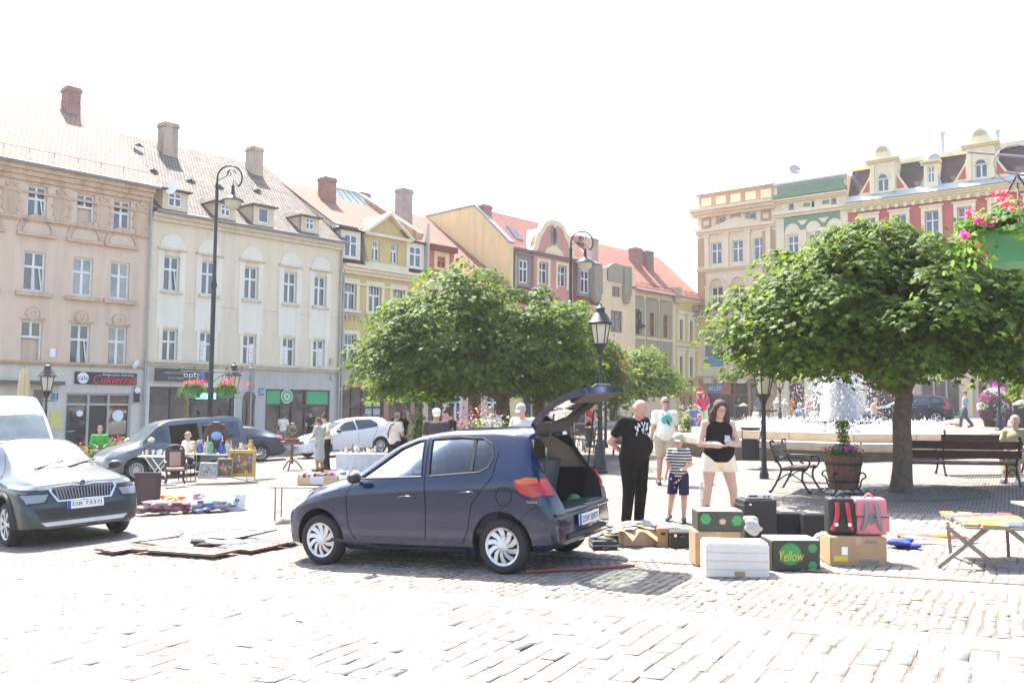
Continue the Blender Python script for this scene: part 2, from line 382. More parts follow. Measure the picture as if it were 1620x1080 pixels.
def bodybox(mb,fc,u0,u1,zt,dep,m,d0=-.3,z0=-2.5):
    fbox(mb,fc,u0+.01,u1-.01,z0,zt,-dep,d0,m)
    for u in(u0,u1): mb.quad(fc.P(u,z0,0),fc.P(u,zt,0),fc.P(u,zt,d0),fc.P(u,z0,d0),m)
def roofmesh(fc,par,u0,u1,e,rdg,m,back=None,th=.14,name='roof'):
    """e=(d,z) eave, rdg=(d,z) ridge; back slope mirrored"""
    mb=MB(); slab(mb,fc.P(u0,e[1],e[0]),fc.P(u1,e[1],e[0]),fc.P(u1,rdg[1],rdg[0]),fc.P(u0,rdg[1],rdg[0]),th,m)
    bd=2*rdg[0]-e[0]; slab(mb,fc.P(u0,rdg[1],rdg[0]-.002),fc.P(u1,rdg[1],rdg[0]-.002),fc.P(u1,e[1],bd),fc.P(u0,e[1],bd),th,m)
    return mb.build(name,par,uv=True)
def gable(mb,fc,u,e,rdg,m,t=.25,drop=.13):
    pts=[(0,e[1]-.3-drop),(rdg[0],rdg[1]-drop),(2*rdg[0],e[1]-.3-drop)]
    mb.prism([(p[0],p[1]) for p in pts],fc.P(u,0,0),fc.n,Vector((0,0,1)),fc.u*t,m)
def chimney(fc,par,u,d,z0,z1,wu,wd,m,cap=None,pots=0):
    mb=MB(); fbox(mb,fc,u-wu/2,u+wu/2,z0,z1-.25,d-wd/2,d+wd/2,m); o=mb.build('chimney',par,uv=True)
    q=MB(); fbox(q,fc,u-wu/2-.06,u+wu/2+.06,z1-.25,z1-.12,d-wd/2-.06,d+wd/2+.06,cap or m); fbox(q,fc,u-wu/2-.02,u+wu/2+.02,z1-.12,z1,d-wd/2-.02,d+wd/2+.02,m)
    for i in range(pots): q.lathe([(.1,0),(.1,.3),(.08,.3)],cap or m,8,at=fc.P(u-wu/4+wu/2*i/max(1,pots-1),z1,d))
    q.build('chimney_cap',o,uv=True); return o
def chim_px(fc,par,x0,x1,ytop,d,e,rdg,m,**k):
    u0,z1=fc.hit(x0,ytop,d); u1,_=fc.hit(x1,ytop,d); wu=(u1-u0)*.72; u=(u0+u1)/2+.04
    zr=e[1]+(rdg[1]-e[1])*(e[0]-d)/(e[0]-rdg[0]); return chimney(fc,par,u,d,zr-1.2,z1,wu,.75,m,**k)
def pipe(fc,par,u,z0,z1,d=.14,m=None,r=.06,name='drainpipe'):
    mb=MB(); mb.tube([fc.P(u,z0,d),fc.P(u,z1,d)],r,m or mpipe,8); z=z0+1
    while z<z1: mb.tube([fc.P(u,z,d),fc.P(u,z+.08,d)],r*1.35,m or mpipe,8); z+=2
    return mb.build(name,par,smooth=40)
def cornice(mb,fc,u0,u1,z,h,p,m,steps=2):
    for i in range(steps):
        q=p*(i+1)/steps; fbox(mb,fc,u0,u1,z+h*i/steps+.001*i,z+h*(i+1)/steps,-.02,q,m)
def disc(mb,fc,u,z,r,d0,d1,m,n=24,a0=0,a1=2*math.pi,ry=None):
    ry=ry or r; k=n if a1-a0>6 else n+1
    pts=[(math.cos(a0+(a1-a0)*i/n)*r,math.sin(a0+(a1-a0)*i/n)*ry) for i in range(k)]
    mb.prism(pts,fc.P(u,z,d0),fc.u,Vector((0,0,1)),fc.n*(d1-d0),m)
def arch(mb,fc,u,z,r0,r1,d0,d1,m,n=14,a0=0,a1=math.pi):
    pts=[(math.cos(a0+(a1-a0)*i/n)*r1,math.sin(a0+(a1-a0)*i/n)*r1) for i in range(n+1)]+[(math.cos(a0+(a1-a0)*i/n)*r0,math.sin(a0+(a1-a0)*i/n)*r0) for i in range(n,-1,-1)]
    mb.prism(pts,fc.P(u,z,d0),fc.u,Vector((0,0,1)),fc.n*(d1-d0),m)
mpipe=mat('zinc_pipe',W((175,175,178)),rough=.5,metal=.2)
mgut=mat('zinc_gutter',W((150,150,155)),rough=.5,metal=.3)
mblk=mat('black_paint',(.012,.012,.013),rough=.45); mwht=mat('white_paint',(.78,.78,.76),rough=.5)
mdark=mat('dark_interior',(.02,.018,.017),rough=.9)
def gutter(fc,par,u0,u1,e):
    mb=MB(); mb.tube([fc.P(u0,e[1]-.1,e[0]+.04),fc.P(u1,e[1]-.1,e[0]+.04)],.085,mgut,8); return mb.build('gutter',par,smooth=40)
def newb(fc,u,name,label,cat='building'): return empty(name,fc.P(u,fc.gz(u),0),0,label,cat)
def attach(root):   # children were built in world space: keep them there
    inv=Matrix.Translation(-root.location)
    for c in root.children: c.matrix_parent_inverse=inv
U=lambda fc,x,y=500:fc.hit(x,y)[0]
trt=uvbrick('roof_tiles_old',(.255,.205,.165),(.14,.12,.10),(.03,.024,.02),.18,.26,.022,bump=1.0,vary=.5,dist=.05)
trr=uvbrick('roof_tiles_red',(.40,.17,.125),(.33,.14,.10),(.07,.02,.015),.22,.30,.014,bump=1.0,vary=.2,dist=.05)
trp=uvbrick('roof_tiles_pale',(.30,.15,.105),(.25,.12,.085),(.07,.03,.02),.22,.30,.014,bump=1.0,vary=.2,dist=.05)
brk=uvbrick('chimney_brick',(.42,.17,.12),(.34,.13,.10),(.42,.36,.30),.26,.085,.010,bump=.5,vary=.35)
brkp=uvbrick('chimney_brick_pale',(.50,.38,.31),(.42,.31,.26),(.48,.43,.37),.26,.085,.010,bump=.5,vary=.35)
mred=mat('red_render',W((128,52,55)),rough=.8)
# ---------------------------------------------------------------- 1 beige house with the cake shop
def house_beige():
    f=LR; u0,u1=U(f,-75),U(f,232); root=newb(f,(u0+u1)/2,'town_house','four storey beige town house with a cake shop, at the left edge of the photo')
    mw=wallmat('beige_render',(231,208,192)); mt=wallmat('beige_trim',(216,188,168),.2); mgf=wallmat('pale_ground_floor_render',(226,222,218))
    E=(.5,11.55); Rg=f.uhit(u1+.25,150,172)
    w3=row_even([f.rect(43,75,295,349),f.rect(121,150,307.5,360),f.rect(180,206,317,368)])
    w2=row_even([f.rect(37.5,71,399,462),f.rect(115,147,407,467.5),f.rect(174,205.5,414,472)])
    w1=row_even([f.rect(32,67,506,573),f.rect(111,142,513,578),f.rect(171,200.5,517,579)])
    du=w2[1][0]-w2[0][0]
    for r in (w3,w2,w1): r.append([r[0][0]-du*1.02,r[0][1]-du*1.02,r[0][2],r[0][3]])
    zg=3.17; sh=[f.rect(103,207,622,690)]; zs0=f.gz(u1)+.1; zt=f.hit(150,622)[1]
    shop=[f.hit(103,650)[0],f.hit(207,650)[0],zs0-.2,zt]; door=[f.hit(52,640)[0],f.hit(70,640)[0],zs0-.3,f.hit(60,616)[1]]
    mb=MB(); wall(mb,f,u0,u1,zg,E[1]-.1,w3+w2+w1,mw); wall(mb,f,u0,u1,-2.5,zg,[shop,door],mgf); bodybox(mb,f,u0,u1,E[1]-.15,13.5,mw)
    gable(mb,f,u1-.25,E,Rg,mw); gable(mb,f,u0,E,Rg,mw)
    mb.build('wall',root)
    mb=MB(); cornice(mb,f,u0,u1,E[1]-.75,.6,.42,mt,3); cornice(mb,f,u0,u1,9.1,.16,.16,mt); cornice(mb,f,u0,u1,zg-.02,.16,.2,mt)
    cornice(mb,f,u0,u1,E[1]-1.25,.1,.08,mt,1)
    for r in w2:
        c=(r[0]+r[1])/2; fbox(mb,f,r[0]-.35,r[1]+.35,r[3]+.62,r[3]+.76,-.01,.2,mt); arch(mb,f,c,r[3]+.78,.62,.78,-.01,.08,mt); disc(mb,f,c,r[3]+.765,.56,-.01,.035,mw,14,0,math.pi)
        fbox(mb,f,r[0]-.3,r[1]+.3,r[2]-.22,r[2]-.05,-.01,.22,mt)
        disc(mb,f,c,r[2]-.95,.30,-.01,.09,mt); disc(mb,f,c,r[2]-.95,.21,.0,.13,mw); 
        for k in range(7): a=k*2*math.pi/7; disc(mb,f,c+.1*math.cos(a),r[2]-.95+.1*math.sin(a),.035,.1,.16,mt,8)
    us=sorted((r[0]+r[1])/2 for r in w3); zc=(w3[0][2]+w3[0][3])/2
    for c in [(us[i]+us[i+1])/2 for i in range(3)]+[us[-1]+1.45]:
        if c+.4>u1: c=u1-.45
        disc(mb,f,c,zc,.36,-.01,.03,mt,20,ry=.78)
        for k in range(12): a=k*2*math.pi/12; disc(mb,f,c+.33*math.cos(a),zc+.74*math.sin(a),.1,.0,.07,mt,8)
    for r in w3+w1: fbox(mb,f,r[0]-.1,r[1]+.1,r[3]+.04,r[3]+.12,-.01,.05,mt)
    mb.build('moulding',root)
    for i,r in enumerate(w3): window(f,root,r,['tilt','open','cross','cross'][i],pane=gdark)
    for i,r in enumerate(w2): window(f,root,r,['tilt','cross','cross','cross'][i],pane=[gbrn,gcur,gcur,gdark][i])
    for i,r in enumerate(w1): window(f,root,r,['open','tilt','cross','cross'][i],pane=[gbrn,gdark,gcur,gdark][i])
    ro=roofmesh(f,root,u0-.1,u1+.3,E,Rg,uvbrick('roof_tiles_russet',(.31,.175,.14),(.25,.135,.105),(.05,.015,.01),.22,.30,.012,bump=1,vary=.15,dist=.05))  # this roof's own red-brown tile colours
    c=chim_px(f,ro,97,127,136,Rg[0]+1.0,E,Rg,brk)
    mb=MB(); t=.12
    for k in range(14): u=u0+.4+k*1.05; 
    for k in range(int((u1-u0)/1.0)): u=u0+.5+k; mb.bar(f.P(u,E[1]+.38,E[0]-.35),f.P(u,E[1]+.62,E[0]-.35),.025,.025,mgut)
    mb.tube([f.P(u0,E[1]+.6,E[0]-.35),f.P(u1,E[1]+.6,E[0]-.35)],.013,mgut,5); mb.build('snow_guard',ro)
    gutter(f,root,u0,u1+.2,E); pipe(f,root,u1-.02,-1.2,E[1]-.3)
    # shop front
    a,b,c0,e=shop; mb=MB(); fr=mgreyf; ua=f.hit(139,650)[0]; ub=f.hit(171,650)[0]; zt2=f.hit(150,641)[1]
    for u in(a,ua,ub,b-.07): fbox(mb,f,u,u+.09,c0,e,-.2,-.08,fr)
    fbox(mb,f,a,b,zt2,zt2+.09,-.2,-.085,fr); fbox(mb,f,a,b,e-.08,e,-.2,-.085,fr); sf=mb.build('shop_front',root)
    mb=MB(); mb.quad(f.P(a,c0,-.18),f.P(b,c0,-.18),f.P(b,e,-.18),f.P(a,e,-.18),glassm('shop_glass',(.05,.04,.04))); mb.build('pane',sf)
    mb=MB(); fbox(mb,f,ua+.12,ub-.03,c0,zt2-.02,-.17,-.12,mat('dark_brown_door',(.035,.022,.02),rough=.5)); mb.build('door',sf)
    mb=MB(); disc(mb,f,ub+.5,zt2-.45,.25,-.17,-.1,mwht,16); mb.build('round_sticker',sf); mb=MB(); disc(mb,f,ua-.3,zt2-.35,.14,-.17,-.1,mwht,12); mb.build('round_sticker',sf)
    mb=MB(); fbox(mb,f,door[0],door[1],door[2],door[3],-.3,-.2,mat('grey_brown_door',W((150,135,120)),rough=.6)); mb.build('door',root)
    s=f.rect(117.5,215,589,608); mb=MB(); fbox(mb,f,s[0],s[1],s[2],s[3],.02,.1,mblk); zc=(s[2]+s[3])/2; h=s[3]-s[2]
    so_=mb.build('shop_sign',root); mb=MB(); disc(mb,f,s[0]+h*.62,zc,h*.46,.1,.108,mwht,20); mb.build('sign_emblem',so_)
    mb=MB(); ex,ez=f.u,Vector((0,0,1)); mpk=mat('pink_red_letters',(.75,.02,.08),rough=.5)
    lettering(mb,'Cukiernia',f.P((s[0]+h+s[1])/2+.1,zc-.03,.11),ex,ez,mpk,width=(s[1]-s[0]-h)*.88,height=h*.72,shear=.35); mb.build('lettering',so_)
    mb=MB(); lettering(mb,'Restauracja Literacka',f.P(s[1]-.85,s[3]-h*.2,.11),ex,ez,mwht,width=1.4,height=.12); lettering(mb,'cafe',f.P(s[0]+h*.62,zc,.112),ex,ez,mblk,height=.2); mb.build('lettering',so_)
    q=f.rect(104,198,613,621); mb=MB(); lettering(mb,'CIASTECZKARNIA',f.P((q[0]+q[1])/2,(q[2]+q[3])/2,.01),ex,ez,mat('pale_pink_letters',W((232,196,205))),width=q[1]-q[0],height=.26); mb.build('lettering',root)
    q=f.rect(80,91,622,634); mb=MB(); fbox(mb,f,q[0],q[1],q[2],q[3],.02,.05,mat('blue_plate',W((150,180,225)))); o=mb.build('house_number_plate',root); mb=MB(); lettering(mb,'21',f.P((q[0]+q[1])/2,(q[2]+q[3])/2+.05,.056),ex,ez,mat('navy_letters',(.02,.04,.2)),height=.26); mb.build('lettering',o)
    q=f.rect(79,97,649,679); mb=MB(); fbox(mb,f,*q,.01,.04,mat('yellow_poster',W((240,225,130)))); o=mb.build('poster',root)
    mb=MB()
    for k in range(7): fbox(mb,f,q[0]+.12,q[1]-.12-.1*(k%3),q[3]-.2-.14*k,q[3]-.17-.14*k,.04,.045,mgreyf)
    mb.build('print',o)
    mb=MB(); q=f.rect(-30,95,603,608); fbox(mb,f,q[0],q[1],q[2],q[3]+.03,.0,.55,mat('dark_canopy',W((110,100,98)))); mb.build('canopy_box',root)
    mb=MB(); q=f.rect(210,218,612,636); fbox(mb,f,q[0],q[1],q[2],q[3],.1,.2,mblk); o=mb.build('hanging_sign',root); mb=MB(); disc(mb,f,(q[0]+q[1])/2,(q[2]+q[3])/2+.2,.14,.2,.206,mwht,14); mb.build('sign_emblem',o)
    mb=MB(); q=f.hit(216,572); mb.bar(f.P(q[0],q[1],.1),f.P(q[0]-.3,q[1]-.25,.4),.14,.14,mwht); mb.build('security_camera',root)
    mb=MB(); q=f.hit(82,558); fbox(mb,f,q[0]-.1,q[0]+.1,q[1]-.18,q[1]+.18,.0,.12,mwht); mb.build('alarm_box',root)
    attach(root)
house_beige()
# ---------------------------------------------------------------- 2 cream house
def dormer(f,ro,r,E,Rg,mw,mr,w=None,pane=None,fm=None):
    """small hipped dormer standing in the roof slope; r = window rect"""
    a,b,c,e=r; slope=(Rg[1]-E[1])/(E[0]-Rg[0]); dat=lambda z:E[0]-(z-E[1])/slope
    df=dat(c-.12)+.05; m=MB(); zt=e+.12; db=dat(zt+.25)
    for (p,q) in ((a-.28,a),(b,b+.28)): fbox(m,f,p,q,c-.15,zt,df-.2,df,mw)
    fbox(m,f,a,b,zt-.1,zt,df-.2,df,mw); fbox(m,f,a,b,c-.15,c,df-.2,df,mw)
    for u in(a-.28,b+.28):
        m.add([f.P(u,c-.15,df),f.P(u,zt,df),f.P(u,zt,dat(zt))],[(0,1,2)],mw)
    o=m.build('dormer',ro); window(f,o,[a,b,c,e],w or 'plain',fm=fm,pane=pane or gdark,d=df,depth=.06)
    m=MB(); L,Rr=a-.42,b+.42
    m.add([f.P(L,zt,df+.22),f.P(Rr,zt,df+.22),f.P(Rr-.35,zt+.42,db-.2),f.P(L+.35,zt+.42,db-.2),f.P(L,zt-.02,dat(zt)-.1),f.P(Rr,zt-.02,dat(zt)-.1),f.P(L,zt-.08,df+.22),f.P(Rr,zt-.08,df+.22)],[(0,1,2,3),(0,3,4),(1,5,2),(6,7,1,0),(6,0,4),(7,5,1),(4,3,2,5),(6,4,5,7)],mr); m.build('dormer_roof',o,uv=True)
def house_cream():
    f=LR; u0,u1=U(f,232),U(f,537); root=newb(f,(u0+u1)/2,'town_house','long cream town house with old tiled roof and a green shop front')
    mw=wallmat('cream_render',(237,224,206),.08); ml=wallmat('light_strip_render',(243,238,231),.06); mg=wallmat('grey_ground_floor_render',(206,203,205)); mt=wallmat('cream_trim',(226,216,202),.15)
    E=(.42,10.52); Rg=f.uhit(u1,415,262)
    w2=row_even([f.rect(259,284,405,460.5),f.rect(318,343,413,465),f.rect(387,408,422,473.6),f.rect(449,469,430.5,480.5),f.rect(497,516,437,485.5)])
    w1=row_even([f.rect(256,281,520,571),f.rect(315,339,526,574.5),f.rect(384,405,530,577),f.rect(447,466,534.5,580),f.rect(495,513,536.7,581)])
    zg=3.38; za=f.gz(u0)-.6
    shA=[f.hit(236,640)[0],f.hit(370,640)[0],za,f.hit(300,612)[1]]; arc=[f.hit(383,640)[0],f.hit(404,640)[0],za,f.hit(393,630)[1]]; shB=[f.hit(420,640)[0],f.hit(522,640)[0],za,f.hit(470,616)[1]]
    mb=MB(); wall(mb,f,u0,u1,zg,E[1]-.1,w2+w1,mw); um=f.hit(373,600)[0]
    wall(mb,f,u0,um,-2.5,zg,[shA],ml); wall(mb,f,um,u1,-2.5,zg,[arc,shB],mg); bodybox(mb,f,u0,u1,E[1]-.15,16,mw); gable(mb,f,u1-.25,E,Rg,mt); gable(mb,f,u0,E,Rg,mt); mb.build('wall',root)
    mb=MB(); cornice(mb,f,u0+.05,u1,E[1]-.5,.36,.34,mt,2); cornice(mb,f,u0,u1,zg-.05,.26,.3,mt,2)
    for r,q in zip(w2,w1):
        c=(r[0]+r[1])/2; fbox(mb,f,r[0]-.3,r[0]-.003,q[3],r[3]+.25,-.01,.03,ml); fbox(mb,f,r[1]+.003,r[1]+.3,q[3],r[3]+.25,-.01,.03,ml); fbox(mb,f,r[0],r[1],q[3]+.1,r[2]-.12,-.01,.028,ml)
        fbox(mb,f,r[0]-.34,r[1]+.34,r[3]+.26,r[3]+.36,-.01,.14,mt); disc(mb,f,c,r[3]+.37,.62,-.01,.04,ml,16,0,math.pi,ry=.66)
        fbox(mb,f,q[0]-.18,q[0],q[2]-.1,q[3]+.12,-.01,.035,ml); fbox(mb,f,q[1],q[1]+.18,q[2]-.1,q[3]+.12,-.01,.035,ml)
    fbox(mb,f,u0+.1,u1,6.3,6.34,-.01,.025,mt); mb.build('moulding',root)
    for i,r in enumerate(w2): window(f,root,r,'tilt' if i==0 else 'cross',pane=[gdark,gdark,gdark,gdark,gdark][i],sill=mt)
    for i,r in enumerate(w1):
        o=window(f,root,r,'cross',pane=gdark)
        if i>0:
            s=r[0]+.12 if i in(1,3) else (r[0]+r[1])/2+.07; w_=(r[1]-r[0])/2-.17; z0,z1=r[2]+.1,r[2]+1.05
            mb=MB(); fbox(mb,f,s,s+w_,z0,z1,-.14,-.125,mwht); b=mb.build('paper_notice',o); mb=MB()
            for k,ch in enumerate('LOKAL'): lettering(mb,ch,f.P(s+w_/2,z1-.1-.18*k,-.12),f.u,Vector((0,0,1)),mat('red_letters',(.5,.02,.03)),height=.11)
            mb.build('lettering',b)
    ro=roofmesh(f,root,u0+.02,u1+.3,E,Rg,trt)
    for (x0,x1,y) in ((250,281,192),(390,414,231)): chim_px(f,ro,x0,x1,y,Rg[0]+1.4,E,Rg,wallmat('patched_chimney_plaster',(205,185,170),.35))
    for q in ((262,284,306,329),(345,361,325,343),(404,421,330,354),(482,496,346,364)):
        r=f.rect(*q,d=.1); dormer(f,ro,r,E,Rg,wallmat('dormer_plaster',(232,214,190)),trt,w='grid' if q[0]!=404 else 'plain')
    sl_=(Rg[1]-E[1])/(E[0]-Rg[0])
    for (x,y) in ((220,232),(243,272),(302,288),(347,297),(408,303)):   # little bat-wing vents in the tiles
        u,z=f.hit(x,y,-3); d=E[0]-(z-E[1])/sl_; u,z=f.hit(x,y,d); d=E[0]-(z-E[1])/sl_; u,z=f.hit(x,y,d)
        mb=MB(); mb.add([f.P(u-.3,z,d+.02),f.P(u+.3,z,d+.02),f.P(u,z+.17,d+.06),f.P(u,z+.5,d-.5/sl_+.05)],[(0,1,2),(0,2,3),(1,3,2)],trt); mb.build('roof_vent',ro,uv=True)
    # satellite dish
    u,z=f.hit(269,300,.5); mb=MB(); mb.lathe([(.02,0),(.2,.02),(.31,.07),(.32,.08),(.17,.03)],mwht,16); o=mb.build('satellite_dish',ro,smooth=40)
    o.matrix_world=Matrix.Translation(f.P(u,z,.75))@Matrix.Rotation(math.radians(-20),4,'Z')@Matrix.Rotation(math.radians(75),4,'X')
    gutter(f,root,u0+.1,u1+.2,E); pipe(f,root,u1-.03,-.8,E[1]-.3)
    ex,ez=f.u,Vector((0,0,1))
    # dark shop, left
    a,b,c0,e=shA; mb=MB(); fr=mat('anthracite_frame',(.05,.05,.055),rough=.4)
    for k in range(5): u=a+(b-a-.1)*k/4; fbox(mb,f,u,u+.1,c0,e,-.2,-.08,fr)
    zm=f.hit(300,638)[1]; fbox(mb,f,a,b,zm,zm+.09,-.2,-.075,fr); fbox(mb,f,a,b,e-.1,e,-.2,-.07,fr); sf=mb.build('shop_front',root)
    mb=MB(); mb.quad(f.P(a,c0,-.18),f.P(b,c0,-.18),f.P(b,e,-.18),f.P(a,e,-.18),glassm('shop_glass_dark',(.035,.032,.035))); mb.build('pane',sf)
    mb=MB()
    mb=None
    for k,(dx,hh,cc) in enumerate(((.5,1.5,(190,90,90)),(.95,1.7,(60,60,65)),(1.5,1.5,(150,120,170)),(4.2,1.5,(120,110,105)))):
        mm=mat('display_cloth_%s'%'abcd'[k],W(cc)); mb=MB(); mb.lathe([(.2,0),(.22,.4),(.14,.9),(.2,hh-.3),(.06,hh-.2),(.08,hh)],mm,10,at=f.P(a+dx,c0+.5,.02)); mb.build('display_figure',sf,smooth=50)
    s=f.rect(239.5,330,583.5,603.5); mb=MB(); fbox(mb,f,s[0],s[1],s[2],s[3],.3,.38,mat('dark_sign_board',(.035,.03,.03),rough=.4)); o=mb.build('shop_sign',root)
    mb=MB(); zc=(s[2]+s[3])/2; mgl=mat('grey_letters',(.5,.5,.52)); lettering(mb,'JUBILER ZEGARMISTRZ',f.P(s[0]+1,zc+.08,.387),ex,ez,mgl,width=1.2,height=.12); lettering(mb,'ZLOTO SREBRO',f.P(s[0]+1,zc-.14,.387),ex,ez,mgl,width=.8,height=.09)
    lettering(mb,'optyk',f.P(s[1]-.95,zc,.387),ex,ez,mwht,height=.36,width=1.1); mb.add([f.P(s[0]+2.1,zc,.387),f.P(s[0]+2.35,zc+.22,.387),f.P(s[0]+2.5,zc-.22,.387)],[(0,1,2)],mat('blue_mark',(.05,.15,.6))); mb.build('lettering',o)
    mb=MB(); u,z=f.hit(325,626,-.15); fbox(mb,f,u-.5,u+.55,z-.14,z+.14,-.17,-.13,mat('cyan_lit_sign',(.1,.5,.6),emit=(.2,.85,1,.9))); b_=mb.build('lit_sign',sf); mb=MB(); lettering(mb,'VISION EXPRESS',f.P(u,z,-.125),ex,ez,mwht,width=.9,height=.13); mb.build('lettering',b_)
    # arched window
    a,b,c0,e=arc; mb=MB(); disc(mb,f,(a+b)/2,e,(b-a)/2,-.0,.012,glassm('arch_glass',(.05,.05,.055)),16,0,math.pi); arch(mb,f,(a+b)/2,e,(b-a)/2,(b-a)/2+.12,-.01,.05,mg); mb.build('arch_head',root)
    mb=MB(); fbox(mb,f,a,b,c0,e,-.2,-.15,glassm('arch_glass',(.05,.05,.055))); fbox(mb,f,(a+b)/2-.04,(a+b)/2+.04,c0,e,-.15,-.1,fr); mb.build('window',root)
    # green shop
    a,b,c0,e=shB; mgr=mat('green_board',W((20,150,95),.8),rough=.5); mbr=mat('brown_shop_frame',(.06,.04,.035),rough=.5); zl=f.hit(470,639)[1]
    cols=[a,f.hit(445,630)[0],f.hit(484,630)[0],b]; mb=MB()
    for u in (a,cols[1],f.hit(463,630)[0],cols[2],b-.1): fbox(mb,f,u,u+.1,c0,e,-.2,-.07,mbr)
    fbox(mb,f,a,b,zl-.12,zl,-.2,-.06,mbr); fbox(mb,f,a,b,e-.08,e,-.2,-.06,mbr); sf=mb.build('shop_front',root)
    mb=MB(); mb.quad(f.P(a,c0,-.18),f.P(b,c0,-.18),f.P(b,e,-.18),f.P(a,e,-.18),glassm('shop_glass',(.05,.04,.04))); mb.build('pane',sf)
    for (p,q) in ((cols[0]+.1,cols[1]),(cols[2]+.1,cols[3]-.1)): mb=MB(); fbox(mb,f,p,q,zl,e-.08,-.16,-.09,mgr); mb.build('green_panel',sf)
    mb=MB(); u,z=f.hit(455,627); disc(mb,f,u,z,.36,-.14,-.05,mat('pale_green_disc',W((225,235,220))),24); arch(mb,f,u,z,.2,.3,-.05,-.044,mgr,20,0,2*math.pi*.999); disc(mb,f,u,z,.08,-.05,-.043,mgr,10)
    for k in range(8): a_=k*math.pi/4; mb.bar(f.P(u+.09*math.cos(a_),z+.09*math.sin(a_),-.046),f.P(u+.2*math.cos(a_),z+.2*math.sin(a_),-.046),.02,.01,mgr)
    mb.build('sign_emblem',sf)
    mb=MB(); 
    for k in range(5): fbox(mb,f,cols[0]+.25+.28*k,cols[0]+.45+.28*k,c0+1.2,c0+1.5+.2*(k%3),-.17,-.14,mat('shelf_goods_%s'%'abcde'[k],W([(190,120,80),(150,60,50),(200,170,120),(90,80,60),(170,140,100)][k])))
    mb.build('display_goods',sf)
    q=f.rect(409,417,614,625); mb=MB(); fbox(mb,f,*q,.02,.05,mat('blue_plate_dark',W((90,110,170)))); o=mb.build('house_number_plate',root); mb=MB(); lettering(mb,'20',f.P((q[0]+q[1])/2,(q[2]+q[3])/2,.056),ex,ez,mwht,height=.2); mb.build('lettering',o)
    mb=MB()
    for (x,y) in ((524,597),(523,572)): u,z=f.hit(x,y); fbox(mb,f,u-.1,u+.1,z-.17,z+.17,0,.14,mat('lamp_box',W((200,190,180))))
    mb.build('alarm_box',root)
    attach(root)
house_cream()
ZUP=Vector((0,0,1))
